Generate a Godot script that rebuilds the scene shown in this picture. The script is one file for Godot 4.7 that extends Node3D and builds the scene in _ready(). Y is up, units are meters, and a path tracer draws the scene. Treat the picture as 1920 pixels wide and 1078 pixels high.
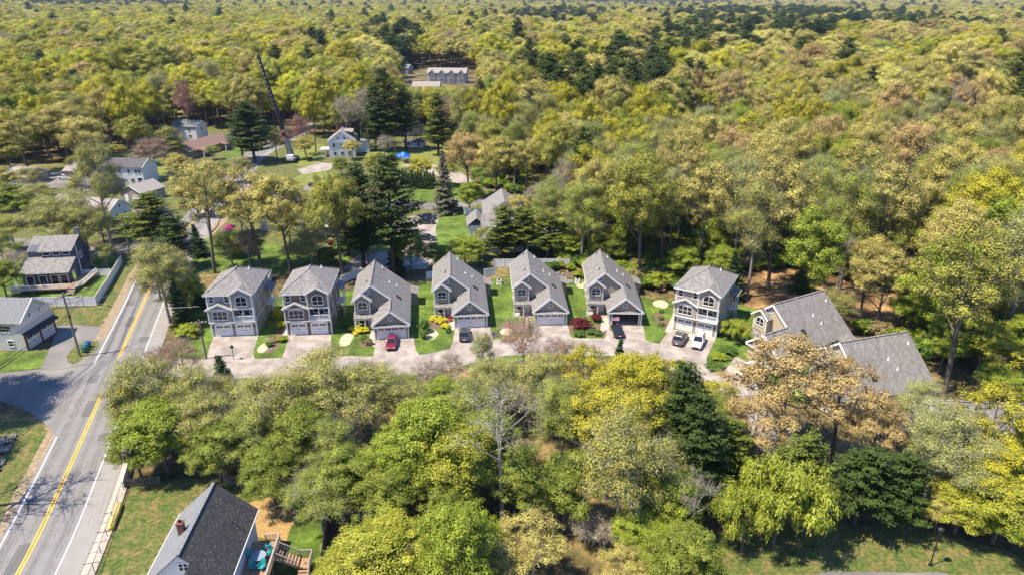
extends Node3D
# A court of grey-roofed houses among spring woods, seen from a drone. y is up, metres; the camera hangs 54 m up at the origin looking along -z.

func _ready() -> void:
	# camera, sky, sun, exposure
	var cam := Camera3D.new()
	cam.name = "camera"
	cam.fov = rad_to_deg(2.0 * atan(539.0 / 1280.0))
	cam.near = 1.0
	cam.far = 30000.0
	cam.position = Vector3(0, 54, 0)
	cam.rotation_degrees = Vector3(-22.85, 0, 0)
	add_child(cam)
	cam.current = true
	var env := Environment.new()
	env.background_mode = Environment.BG_SKY
	var sky := Sky.new()
	var sm := ProceduralSkyMaterial.new()
	sm.sky_top_color = Color(0.33, 0.5, 0.78)
	sm.sky_horizon_color = Color(0.76, 0.82, 0.90)
	sm.sky_curve = 0.13
	sm.ground_bottom_color = Color(0.3, 0.3, 0.2)
	sm.ground_horizon_color = Color(0.6, 0.66, 0.7)
	sky.sky_material = sm
	env.sky = sky
	env.background_energy_multiplier = 0.95
	env.tonemap_mode = Environment.TONE_MAPPER_LINEAR
	env.tonemap_exposure = 1.82
	env.fog_enabled = true
	env.fog_density = 0.00005
	env.fog_light_color = Color(0.72, 0.8, 0.92)
	env.sdfgi_enabled = true
	env.ssao_enabled = true
	env.ssil_enabled = true
	var we := WorldEnvironment.new()
	we.name = "world_environment"
	we.environment = env
	add_child(we)
	var sun := DirectionalLight3D.new()
	sun.name = "sun"
	sun.light_energy = 1.55
	sun.light_color = Color(1.0, 0.945, 0.85)
	sun.light_angular_distance = 0.5
	sun.shadow_enabled = true
	add_child(sun)
	sun.look_at_from_position(Vector3(-0.438, 0.887, 0.145) * 100.0, Vector3.ZERO)
	make_materials()
	plain("flag_red", lin(0.5, 0.03, 0.04), 0.8)
	plain("flag_blue", lin(0.05, 0.07, 0.3), 0.8)
	plain("line_white", lin(0.68, 0.67, 0.65), 0.7)
	plain("line_yellow", lin(0.72, 0.42, 0.02), 0.7)
	ground()
	court_houses()
	left_side()
	near_house()
	neighbourhood()
	court_things()
	make_sorts()
	set_trees()
	woods()

# ------------------------------------------------------------------ ground, roads, lawns
func ground() -> void:
	var radii := [0.0, 40.0, 120.0, 300.0, 600.0, 900.0, 1200.0, 1500.0, 1900.0, 2300.0, 2800.0, 3400.0, 4100.0, 5000.0, 6200.0, 8000.0, 11000.0, 16000.0]
	var s := Shape.new()
	var seg := 72
	for i in radii.size() - 1:
		for k in seg:
			var a := TAU * k / seg
			var b := TAU * (k + 1) / seg
			var p := []
			for q in [[radii[i], a], [radii[i + 1], a], [radii[i + 1], b], [radii[i], b]]:
				var x: float = cos(q[1]) * q[0]
				var z: float = sin(q[1]) * q[0]
				p.append(Vector3(x, land(x, z), z))
			s.quad(p[0], p[1], p[2], p[3])
	structure("ground", s, M.forest_floor)
	# the numbered layers lie a few millimetres apart
	sheet("yard_ground", "rough_lawn", PackedVector2Array([Vector2(-84.06, -145.98), Vector2(-95.14, -162.07), Vector2(-119.45, -139.91), Vector2(-183.7, -227.4), Vector2(-148.26, -248.22), Vector2(-153.58, -315.85), Vector2(-127.4, -338.39), Vector2(-88.94, -302.33), Vector2(-60.85, -302.33), Vector2(-32.51, -299.75), Vector2(-19.51, -248.22), Vector2(-10.03, -209.55), Vector2(6.29, -195.82), Vector2(8.72, -150.28), Vector2(-7.03, -139.91), Vector2(-22.96, -136.72), Vector2(-36.38, -135.17), Vector2(-54.58, -135.17), Vector2(-65.95, -135.17)]), 0.012)
	sheet("court_lawn", "lawn", PackedVector2Array([Vector2(-58, -99), Vector2(-56, -108), Vector2(-58, -121), Vector2(-30, -127), Vector2(-12, -133), Vector2(14, -133), Vector2(28, -122), Vector2(43, -120), Vector2(54, -112), Vector2(63, -98), Vector2(60, -84), Vector2(48, -84), Vector2(36, -86), Vector2(30, -97), Vector2(10, -99), Vector2(-40, -91)]), 0.02)
	sheet("leaf_litter_ground", "leaf_litter", soft(PackedVector2Array([Vector2(42.91, -117.49), Vector2(42.94, -132.17), Vector2(38.26, -138.3), Vector2(48.07, -148.46), Vector2(63.24, -139.91), Vector2(77.7, -133.66), Vector2(79.47, -122.49), Vector2(68.79, -106.36), Vector2(62.22, -104.35), Vector2(61.49, -112.82), Vector2(55.97, -121.21)])), 0.016)
	sheet("leaf_litter_ground", "leaf_litter", soft(PackedVector2Array([Vector2(12.75, -138.3), Vector2(25.51, -138.3), Vector2(23.64, -126.49), Vector2(15.77, -133.66), Vector2(12.39, -133.66)])), 0.028)
	# main road
	var line := [Vector2(-45.5, -30), Vector2(-50.51, -52.93), Vector2(-54.29, -66.07), Vector2(-60.85, -86.74), Vector2(-64.93, -99.94), Vector2(-71.77, -121.72), Vector2(-77, -138), Vector2(-82, -160), Vector2(-87, -190), Vector2(-93, -225), Vector2(-98.21, -255.63), Vector2(-96.36, -299.75), Vector2(-93, -340)]
	var asphalt := road_material()
	ribbon("road", asphalt, line, -3.75, 6.15, 0.03)
	var all := smooth_line(line, 1.0)
	var cut := func(from_z: float, to_z: float) -> Array: return all.filter(func(p): return p.y <= from_z and p.y >= to_z)
	for part in [[-30.0, -87.5], [-98.5, -150.0], [-160.0, -240.0]]:
		var seg_line: Array = cut.call(part[0], part[1])
		ribbon("yellow_line", M.line_yellow, seg_line, -0.24, -0.08, 0.038)
		ribbon("yellow_line", M.line_yellow, seg_line, 0.08, 0.24, 0.038)
	ribbon("white_line", M.line_white, cut.call(-30.0, -77.5), -3.42, -3.26, 0.038)
	ribbon("white_line", M.line_white, cut.call(-97.0, -150.0), -3.42, -3.26, 0.038)
	ribbon("white_line", M.line_white, cut.call(-30.0, -160.0), 3.66, 3.82, 0.038)
	ribbon("verge", M.dirt, cut.call(-30.0, -80.0), -4.9, -3.7, 0.024)
	ribbon("verge", M.dirt, cut.call(-106.0, -150.0), -5.3, -3.7, 0.026)
	# pavement of separate slabs with a kerb
	var walk := Node3D.new()
	walk.name = "sidewalk"
	walk.set_meta("kind", "structure")
	add_child(walk)
	var path: Array = smooth_line(cut.call(-34.0, -96.0), 1.5)
	for i in path.size() - 1:
		var p: Vector2 = path[i]
		var q: Vector2 = path[i + 1]
		var d := (q - p).normalized()
		var r := Vector2(-d.y, d.x)
		p += d * 0.012
		q -= d * 0.012
		var s2 := Shape.new()
		var c := []
		for y in [0.0, 0.15]:
			for k in [p + r * 6.32, p + r * 7.7, q + r * 7.7, q + r * 6.32]:
				c.append(Vector3(k.x, y, k.y))
		s2.solid(c)
		put("slab", s2, M.concrete, walk)
		s2 = Shape.new()
		c = []
		for y in [0.0, 0.16]:
			for k in [p + r * 6.12, p + r * 6.3, q + r * 6.3, q + r * 6.12]:
				c.append(Vector3(k.x, y, k.y))
		s2.solid(c)
		put("kerb", s2, M.stone, walk)
	# side street, its apron and the drive to the white garage house
	sheet("side_street", "old_asphalt", PackedVector2Array([Vector2(-90.36, -93.46), Vector2(-80.44, -93.63), Vector2(-74.9, -94.8), Vector2(-71.26, -94.8), Vector2(-69.25, -96), Vector2(-67.67, -96.52), Vector2(-67.91, -99.76), Vector2(-60.57, -76.22), Vector2(-68.02, -82.22), Vector2(-74.77, -85.43), Vector2(-84.12, -85.43)]), 0.025)
	sheet("driveway", "old_asphalt", PackedVector2Array([Vector2(-75.01, -94.97), Vector2(-80.54, -108.23), Vector2(-82.28, -110.59), Vector2(-78.98, -111.03), Vector2(-74.04, -109.94), Vector2(-71.59, -111.25), Vector2(-67.68, -99.02), Vector2(-67.77, -96.7), Vector2(-69.35, -96.18), Vector2(-71.36, -94.97)]), 0.021)
	sheet("grass_island", "rough_lawn", soft(PackedVector2Array([Vector2(-72.04, -97.23), Vector2(-73.51, -99.39), Vector2(-73.77, -102.2), Vector2(-72.93, -104.35), Vector2(-70.9, -104.15), Vector2(-69.81, -101.25), Vector2(-70.21, -98.84), Vector2(-70.49, -96.35)]), 3, 0.1), 0.034)
	sheet("verge", "rough_lawn", PackedVector2Array([Vector2(-82.33, -110.38), Vector2(-86.83, -117.49), Vector2(-79.58, -118.95), Vector2(-86.88, -142.55), Vector2(-84.77, -147.39), Vector2(-81.29, -140.89), Vector2(-76.38, -124.6), Vector2(-72.91, -112.82), Vector2(-75.01, -110.81), Vector2(-79.95, -111.03)]), 0.018)
	sheet("dirt_shoulder", "dirt", soft(PackedVector2Array([Vector2(-72.09, -111.47), Vector2(-74.46, -111.92), Vector2(-76.54, -119.95), Vector2(-79.55, -130.71), Vector2(-81.63, -138.3), Vector2(-80.81, -139.91), Vector2(-77.89, -130.71), Vector2(-74.91, -120.95)]), 5, 0.25), 0.022)
	sheet("lawn", "lawn", PackedVector2Array([Vector2(-95.54, -100.13), Vector2(-85.19, -100.5), Vector2(-77.49, -101.25), Vector2(-75.03, -95.14), Vector2(-80.55, -93.79), Vector2(-90.49, -93.63)]), 0.017)
	sheet("lawn", "lawn", PackedVector2Array([Vector2(-102.99, -117.49), Vector2(-79.72, -119.2), Vector2(-86.76, -141.88), Vector2(-85.28, -145.98), Vector2(-93.1, -147.39), Vector2(-100.03, -146.68), Vector2(-119.45, -139.91)]), 0.0165)
	sheet("verge", "rough_lawn", PackedVector2Array([Vector2(-54.19, -45.05), Vector2(-53.25, -51.21), Vector2(-55.02, -56.86), Vector2(-61.15, -76.7), Vector2(-66.73, -80.23), Vector2(-82.3, -80.23)]), 0.0175)
	ribbon("back_street", M.old_asphalt, [Vector2(-87.3, -158.77), Vector2(-90.85, -152.52), Vector2(-95.32, -149.19), Vector2(-100.91, -150.28), Vector2(-108.52, -152.52), Vector2(-118.39, -155.98), Vector2(-134.72, -157.17)], -2.6, 2.6, 0.026)
	# the court and its drives
	ribbon("court_road", M.drive, [Vector2(-56.02, -95.14), Vector2(-49.09, -94.8), Vector2(-40.74, -95.14), Vector2(-29.11, -96.18), Vector2(-20.46, -95.66), Vector2(-14.58, -96.35), Vector2(-8.77, -99.02), Vector2(-2.69, -102.01), Vector2(3.62, -102.78), Vector2(12.61, -102.39), Vector2(21.56, -102.01), Vector2(26.15, -98.3), Vector2(29.78, -92.15), Vector2(32.41, -85.72), Vector2(34.41, -78.94), Vector2(36.1, -71.85)], -3.1, 3.1, 0.03)
	var drives := [[Vector2(-52.06, -106.36), Vector2(-44.39, -106.77), Vector2(-42.99, -100.13), Vector2(-40.34, -94.46), Vector2(-48.67, -93.79), Vector2(-51.18, -102.39)], [Vector2(-39.23, -106.98), Vector2(-31.71, -107.19), Vector2(-30.26, -100.5), Vector2(-27.16, -95.14), Vector2(-37.24, -94.8), Vector2(-38.09, -101.44)], [Vector2(-23.44, -104.95), Vector2(-17.2, -106.36), Vector2(-16.18, -101.44), Vector2(-13.66, -95.83), Vector2(-22.79, -94.46), Vector2(-22.9, -99.57)], [Vector2(-10.21, -109.73), Vector2(-4.03, -110.38), Vector2(-3.32, -105.35), Vector2(-1.79, -101.44), Vector2(-10.85, -97.76), Vector2(-10.16, -104.35)], [Vector2(3.85, -110.81), Vector2(10.05, -111.47), Vector2(10.23, -106.36), Vector2(11.71, -102.39), Vector2(1.35, -102.01), Vector2(3.53, -106.36)], [Vector2(17.31, -110.81), Vector2(23.69, -111.03), Vector2(22.97, -104.35), Vector2(23.69, -101.44), Vector2(14.37, -102.01), Vector2(16.36, -106.36)], [Vector2(28.33, -109.3), Vector2(35.43, -105.75), Vector2(31.81, -98.3), Vector2(30.31, -91.02), Vector2(23.51, -100.5)], [Vector2(36.82, -99.02), Vector2(40.44, -93.79), Vector2(34.99, -82.9), Vector2(30.83, -89.92)]]
	for k in drives.size():
		sheet("driveway", "drive", PackedVector2Array(drives[k]), 0.034 + 0.004 * (k % 2))
	for w in [[Vector2(-24.4, -102.78), Vector2(-24.9, -106.77), Vector2(-25.17, -110.16), Vector2(-24.59, -110.16), Vector2(-23.59, -104.75), Vector2(-23.07, -102.39)], [Vector2(-10.96, -107.4), Vector2(-11.71, -112.82), Vector2(-11.32, -115.11), Vector2(-10.62, -115.11), Vector2(-10.25, -109.08)], [Vector2(15.46, -107.4), Vector2(16.45, -113.27), Vector2(17.27, -115.11), Vector2(18, -114.65), Vector2(17.3, -109.3)], [Vector2(27.02, -108.02), Vector2(29.98, -115.11), Vector2(30.83, -116.29), Vector2(28.76, -109.51), Vector2(27.92, -107.4)], [Vector2(2.48, -109.51), Vector2(2.38, -115.11), Vector2(3.2, -116.29), Vector2(3.84, -110.59)], [Vector2(-40.16, -106.36), Vector2(-40.86, -110.16), Vector2(-40.59, -111.47), Vector2(-39.07, -106.77)]]:
		sheet("garden_path", "concrete", PackedVector2Array(w), 0.042)
	sheet("sand_bed", "sand", soft(PackedVector2Array([Vector2(-41.13, -102.01), Vector2(-41.2, -100.83), Vector2(-41.78, -100.23), Vector2(-42.37, -100.62), Vector2(-42.79, -101.43), Vector2(-42.78, -102.58), Vector2(-42.41, -103.54), Vector2(-41.78, -103.8), Vector2(-41.33, -103)]), 0, 0.05), 0.03)
	sheet("sand_bed", "sand", soft(PackedVector2Array([Vector2(-27.66, -104.95), Vector2(-27.73, -103.28), Vector2(-28.49, -102.62), Vector2(-29.3, -102.74), Vector2(-29.64, -104.22), Vector2(-29.75, -105.76), Vector2(-29.29, -107.13), Vector2(-28.5, -107.16), Vector2(-27.71, -106.65)]), 1, 0.05), 0.0304)
	sheet("sand_bed", "sand", soft(PackedVector2Array([Vector2(-12.9, -106.98), Vector2(-13.36, -105.73), Vector2(-13.93, -105.06), Vector2(-14.66, -105.06), Vector2(-15.25, -106.15), Vector2(-15.11, -107.71), Vector2(-14.62, -108.76), Vector2(-13.92, -109.11), Vector2(-13.36, -108.24)]), 2, 0.05), 0.030799999999999998)
	sheet("sand_bed", "sand", soft(PackedVector2Array([Vector2(0.27, -108.02), Vector2(0.04, -107.07), Vector2(-0.72, -106.55), Vector2(-1.55, -106.81), Vector2(-2.08, -107.54), Vector2(-2.08, -108.5), Vector2(-1.59, -109.31), Vector2(-0.73, -109.43), Vector2(-0.06, -108.88)]), 3, 0.05), 0.0312)
	sheet("sand_bed", "sand", soft(PackedVector2Array([Vector2(30.12, -119.95), Vector2(29.71, -118.64), Vector2(28.91, -117.91), Vector2(28.04, -118.34), Vector2(27.24, -119.18), Vector2(27.29, -120.69), Vector2(28.05, -121.52), Vector2(28.89, -121.84), Vector2(29.75, -121.3)]), 4, 0.05), 0.031599999999999996)
	sheet("sand_bed", "sand", soft(PackedVector2Array([Vector2(15.28, -129.28), Vector2(15.08, -128.14), Vector2(14.4, -127.73), Vector2(13.69, -127.78), Vector2(13.25, -128.71), Vector2(13.33, -129.8), Vector2(13.72, -130.69), Vector2(14.42, -131), Vector2(15.06, -130.39)]), 5, 0.05), 0.032)
	sheet("planting_bed", "mulch", soft(PackedVector2Array([Vector2(-24.14, -108.02), Vector2(-24.71, -107.24), Vector2(-26.34, -106.97), Vector2(-27.96, -107.05), Vector2(-29.36, -107.58), Vector2(-29.13, -108.43), Vector2(-27.94, -108.98), Vector2(-26.28, -109.22), Vector2(-24.65, -108.83)]), 40, 0.05), 0.026)
	sheet("planting_bed", "mulch", soft(PackedVector2Array([Vector2(-11.04, -111.47), Vector2(-11.7, -110.1), Vector2(-12.96, -109.34), Vector2(-14.44, -109.57), Vector2(-15.54, -110.67), Vector2(-15.41, -112.23), Vector2(-14.41, -113.33), Vector2(-12.95, -113.64), Vector2(-11.84, -112.73)]), 41, 0.05), 0.0263)
	sheet("planting_bed", "mulch", soft(PackedVector2Array([Vector2(-39.58, -102.97), Vector2(-39.71, -101.22), Vector2(-40.62, -100.12), Vector2(-41.68, -100.67), Vector2(-42.29, -102.11), Vector2(-42.21, -103.79), Vector2(-41.66, -105.23), Vector2(-40.62, -105.83), Vector2(-39.69, -104.75)]), 42, 0.05), 0.0266)
	sheet("planting_bed", "mulch", soft(PackedVector2Array([Vector2(16.9, -108.87), Vector2(16.26, -107.05), Vector2(13.85, -106.47), Vector2(11.46, -106.61), Vector2(9.52, -107.88), Vector2(9.82, -109.78), Vector2(11.48, -111.1), Vector2(13.86, -111.29), Vector2(16.06, -110.56)]), 43, 0.05), 0.0269)
	sheet("planting_bed", "mulch", soft(PackedVector2Array([Vector2(28.44, -112.82), Vector2(28, -110.89), Vector2(27.51, -109.24), Vector2(26.79, -109.64), Vector2(26.3, -111.54), Vector2(26.33, -114.05), Vector2(26.79, -115.98), Vector2(27.5, -116.18), Vector2(28.11, -115.03)]), 44, 0.05), 0.0272)
	sheet("planting_bed", "mulch", soft(PackedVector2Array([Vector2(-23.72, -103.95), Vector2(-24.1, -103.03), Vector2(-24.75, -102.24), Vector2(-25.66, -102.54), Vector2(-26.13, -103.44), Vector2(-26.22, -104.5), Vector2(-25.64, -105.33), Vector2(-24.78, -105.47), Vector2(-24.04, -104.94)]), 45, 0.05), 0.0275)
	sheet("planting_bed", "mulch", soft(PackedVector2Array([Vector2(-39.96, -108.02), Vector2(-40.14, -106.04), Vector2(-40.63, -104.99), Vector2(-41.16, -105.45), Vector2(-41.43, -107.11), Vector2(-41.47, -108.98), Vector2(-41.14, -110.42), Vector2(-40.63, -111.04), Vector2(-40.1, -110.12)]), 46, 0.05), 0.0278)
	sheet("planting_bed", "mulch", soft(PackedVector2Array([Vector2(3.05, -110.16), Vector2(2.45, -108.64), Vector2(0.93, -107.83), Vector2(-0.65, -108.37), Vector2(-1.96, -109.34), Vector2(-1.87, -110.94), Vector2(-0.6, -111.87), Vector2(0.85, -112.07), Vector2(2.1, -111.41)]), 47, 0.05), 0.0281)
	sheet("planting_bed", "mulch", soft(PackedVector2Array([Vector2(34.38, -95.14), Vector2(33.83, -94.42), Vector2(32.93, -94.07), Vector2(31.85, -94.07), Vector2(31.23, -94.75), Vector2(31.33, -95.51), Vector2(31.94, -96.1), Vector2(32.96, -96.33), Vector2(33.81, -95.85)]), 48, 0.05), 0.028399999999999998)
	sheet("planting_bed", "mulch", soft(PackedVector2Array([Vector2(15.53, -135.17), Vector2(15.17, -133.82), Vector2(13.52, -133.23), Vector2(11.83, -133.52), Vector2(10.65, -134.5), Vector2(10.91, -135.78), Vector2(11.81, -136.86), Vector2(13.52, -137.11), Vector2(14.92, -136.36)]), 49, 0.05), 0.0287)
	sheet("planting_bed", "mulch", soft(PackedVector2Array([Vector2(-41.68, -150.28), Vector2(-41.91, -148.52), Vector2(-44.24, -147.82), Vector2(-46.48, -148.27), Vector2(-48.22, -149.41), Vector2(-48.39, -151.2), Vector2(-46.4, -152.2), Vector2(-44.31, -152.46), Vector2(-42.39, -151.75)]), 50, 0.05), 0.028999999999999998)
	# the near yard, dry grass, turf and dug bed
	sheet("yard_ground", "rough_lawn", PackedVector2Array([Vector2(-41.5, -44), Vector2(-43.45, -56.24), Vector2(-46.06, -66.85), Vector2(-41.09, -67.85), Vector2(-36.53, -67.85), Vector2(-26.36, -65.49), Vector2(-19.53, -62), Vector2(-17.39, -52.72), Vector2(-16, -40), Vector2(-40, -40)]), 0.015)
	sheet("dry_grass", "dry_grass", soft(PackedVector2Array([Vector2(-30.47, -63.62), Vector2(-27.54, -64.17), Vector2(-25.4, -62.89), Vector2(-23.66, -58.61), Vector2(-24.53, -57.41), Vector2(-28.7, -58.61)]), 7, 0.25), 0.02)
	sheet("turf", "lawn", soft(PackedVector2Array([Vector2(-24.5, -59.85), Vector2(-21.63, -60.69), Vector2(-19.99, -57.01), Vector2(-19.56, -52.72), Vector2(-21.3, -51.21), Vector2(-23.66, -55.48)]), 8, 0.2), 0.022)
	sheet("dug_bed", "mulch", soft(PackedVector2Array([Vector2(-20.31, -60.69), Vector2(-16.34, -61.3), Vector2(-14.2, -59.43), Vector2(-14.79, -56.24), Vector2(-18.59, -55.48), Vector2(-20.18, -57.8)]), 9, 0.3), 0.024)
	sheet("park_grass", "rough_lawn", PackedVector2Array([Vector2(20.3, -57.8), Vector2(27.36, -59.85), Vector2(35.68, -59.85), Vector2(44.01, -59.85), Vector2(48.72, -57.8), Vector2(57.47, -54), Vector2(62, -44), Vector2(16, -44)]), 0.014)
	sheet("park_path", "old_asphalt", soft(PackedVector2Array([Vector2(30.97, -52.72), Vector2(34.94, -53.07), Vector2(40.36, -53), Vector2(45.02, -52.58), Vector2(44, -48), Vector2(26, -48)])), 0.02)
	# lawns, drives and streets behind
	for w in [["drive", Vector2(-31.86, -176.55), Vector2(-20.1, -179.53), Vector2(-17.07, -150.28), Vector2(-18.55, -138.3), Vector2(-26.67, -138.3)], ["lawn", Vector2(-19.42, -178.53), Vector2(-8.05, -180.54), Vector2(-6.39, -162.07), Vector2(-8.57, -147.39), Vector2(-16.62, -149.55)], ["lawn", Vector2(-37, -210.88), Vector2(-18.66, -212.91), Vector2(-16.43, -194.66), Vector2(-34.25, -193.5)], ["meadow", Vector2(-52.67, -248.22), Vector2(-53.39, -262.46), Vector2(-27.17, -267.54), Vector2(-21.04, -242.91), Vector2(-37.04, -234.51)], ["meadow", Vector2(-81.93, -248.22), Vector2(-85.12, -272.82), Vector2(-76.16, -276.07), Vector2(-69.45, -248.22), Vector2(-73.16, -237.81)], ["drive", Vector2(-39.65, -239.49), Vector2(-30.8, -244.65), Vector2(-18.18, -229.72), Vector2(-10.18, -212.91), Vector2(-16.97, -212.91), Vector2(-31.29, -232.9)], ["drive", Vector2(-74.36, -232.9), Vector2(-69.08, -243.78), Vector2(-62.91, -242.05), Vector2(-62.95, -232.9), Vector2(-69.17, -223.61)], ["meadow", Vector2(-71.64, -219.94), Vector2(-65.44, -229.72), Vector2(-55.91, -219.94), Vector2(-55.29, -203.1), Vector2(-64.68, -201.85)], ["lawn", Vector2(-77.29, -139.91), Vector2(-71.85, -162.07), Vector2(-49.83, -150.28), Vector2(-39.86, -150.28), Vector2(-37.47, -139.91), Vector2(-55.11, -136.72)], ["drive", Vector2(-37.1, -138.3), Vector2(-35.62, -146.68), Vector2(-27.41, -150.28), Vector2(-25.76, -139.91), Vector2(-30.7, -135.17)], ["lawn", Vector2(-97.8, -162.07), Vector2(-101.28, -180.54), Vector2(-87.82, -170.87), Vector2(-85.49, -157.17), Vector2(-90.77, -154.81)], ["lawn", Vector2(-106.91, -248.22), Vector2(-108.83, -262.46), Vector2(-107.14, -276.07), Vector2(-102.41, -267.54), Vector2(-102.12, -250.03)], ["dirt", Vector2(-81.97, -157.97), Vector2(-85.22, -183.11), Vector2(-86.53, -212.91), Vector2(-80.28, -209.55), Vector2(-75.27, -170.87), Vector2(-75.46, -157.97)], ["meadow", Vector2(48.12, -250.03), Vector2(60.68, -278.28), Vector2(87.77, -302.33), Vector2(79.51, -271.75), Vector2(59.31, -251.87)], ["drive", Vector2(59.12, -255.63), Vector2(69.97, -271.75), Vector2(79.51, -271.75), Vector2(77.41, -239.49), Vector2(69.41, -237.81)], ["meadow", Vector2(-148.06, -216.37), Vector2(-148.26, -248.22), Vector2(-128.75, -248.22), Vector2(-113.62, -216.37), Vector2(-129.71, -208.23)], ["old_asphalt", Vector2(-177.37, -223.61), Vector2(-149.05, -229.72), Vector2(-128.78, -209.55), Vector2(-139.69, -208.23), Vector2(-166.29, -208.23)], ["drive", Vector2(-6.24, -194.08), Vector2(0, -227.4), Vector2(14.63, -231.3), Vector2(16.97, -212.91), Vector2(6.29, -195.82)], ["old_asphalt", Vector2(-108.19, -183.11), Vector2(-101.88, -188.45), Vector2(-92.67, -181.56), Vector2(-89.96, -175.58), Vector2(-103.31, -176.55)]]:
		var name_: String = {"drive": "driveway", "lawn": "lawn", "meadow": "meadow", "dirt": "bare_ground", "old_asphalt": "parking_ground"}[w[0]]
		layer += 0.0006
		var outline := PackedVector2Array(w.slice(1))
		sheet(name_, w[0], soft(outline, 3, 0.3) if w[0] in ["lawn", "meadow", "dirt"] else outline, layer)
	ribbon("cross_street", M.old_asphalt, [Vector2(-66.52, -208.23), Vector2(-48.78, -195.82), Vector2(-32.95, -190.11), Vector2(-18.86, -186.82), Vector2(-9.29, -192.36), Vector2(3.16, -197)], -2.8, 2.8, 0.033)

var layer := 0.016

func road_material() -> StandardMaterial3D:
	var im := Image.create(256, 1024, false, Image.FORMAT_RGB8)  # 9.9 m across, 30 m along
	var f := FastNoiseLite.new()
	f.seed = 5
	f.frequency = 0.03
	var g := FastNoiseLite.new()
	g.seed = 6
	g.frequency = 0.35
	var r := RandomNumberGenerator.new()
	r.seed = 77
	for y in 1024:
		var a := TAU * y / 1024.0
		for x in 256:
			var off := x / 256.0 * 9.9 - 3.75
			var k := 0.2 + 0.03 * f.get_noise_3d(x * 0.6, cos(a) * 90, sin(a) * 90) + 0.025 * g.get_noise_3d(x * 2.0, cos(a) * 300, sin(a) * 300)
			for t in [-2.4, -0.9, 1.1, 2.6]:
				k -= 0.04 * exp(-pow((off - t) / 0.33, 2))
			if off > 3.9:
				k += 0.05
			var warm := 0.012 if off < 3.9 else 0.03
			im.set_pixel(x, y, lin(k + warm * 0.6, k, k - warm * 0.5))
	for q in [[20, 120, 34, 90], [150, 560, 46, 60], [60, 800, 28, 150], [118, 300, 22, 40]]:  # patches
		for dy in q[3]:
			for dx in q[2]:
				var c0 := im.get_pixel(q[0] + dx, q[1] + dy)
				im.set_pixel(q[0] + dx, q[1] + dy, c0 * (0.6 if dx < 2 or dy < 2 or dx > q[2] - 3 or dy > q[3] - 3 else 0.86))
	for off in [22, 27, 97, 176]:  # sealed seams along the lanes
		var x := float(off)
		for y in 1024:
			x += r.randf_range(-0.35, 0.35) + (off - x) * 0.01
			if g.get_noise_2d(off * 40.0, y * 0.06) > -0.12:
				for w in 2:
					im.set_pixel(clampi(int(x) + w, 0, 255), y, im.get_pixel(clampi(int(x) + w, 0, 255), y) * 0.66)
	for i in 40:  # cracks and tar lines
		var x := r.randf_range(0, 256)
		var y := r.randf_range(0, 1024)
		var across := r.randf() < 0.45
		for j in r.randi_range(30, 190):
			if across:
				x += 1.0
				y += r.randf_range(-0.9, 0.9)
			else:
				y += 1.0
				x += r.randf_range(-0.6, 0.6)
			var c := im.get_pixel(posmod(int(x), 256), posmod(int(y), 1024))
			im.set_pixel(posmod(int(x), 256), posmod(int(y), 1024), c * 0.68)
	var m := plain("road", Color.WHITE, 0.88)
	m.albedo_texture = ImageTexture.create_from_image(im)
	return m

# ------------------------------------------------------------------ the court
func court_houses() -> void:
	tall_house("blue-grey three-storey house, leftmost of the court, nearest the main road", Vector3(-48.3, 0, -106.5), 5, "wall_blue_grey", false)
	tall_house("dark taupe three-storey house with white balcony, beside the blue-grey one", Vector3(-35.4, 0, -107.0), 5, "wall_taupe", false)
	tall_house("beige three-storey house with two parked cars in front of white garage doors", Vector3(32.05, 0, -107.65), -30, "wall_beige", false)
	gable_house("sage-grey gabled house with the red car in its drive", Vector3(-23.6, 0, -105.0), 7, "wall_sage")
	gable_house("sage-grey gabled house beside round yellow bushes and a dark grey car", Vector3(-10.2, 0, -109.5), 5, "wall_sage")
	gable_house("putty gabled house with closed garage, partly behind a twiggy tan tree", Vector3(4.1, 0, -110.6), 2, "wall_putty")
	gable_house("putty gabled house with its garage door open, maroon maples at its left", Vector3(17.5, 0, -110.8), -2, "wall_putty", true)
	gable_house("cream gabled house turned sideways with its wide roof to the view", Vector3(38.7, 0, -98.7), -61, "wall_cream")
	gable_house("gabled house half hidden by the orange-tan oak", Vector3(43.1, 0, -86.2), -73, "wall_cream")
	gable_house("gabled house whose roof shows behind pale green airy trees", Vector3(47.1, 0, -72.6), -95, "wall_cream")

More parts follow.
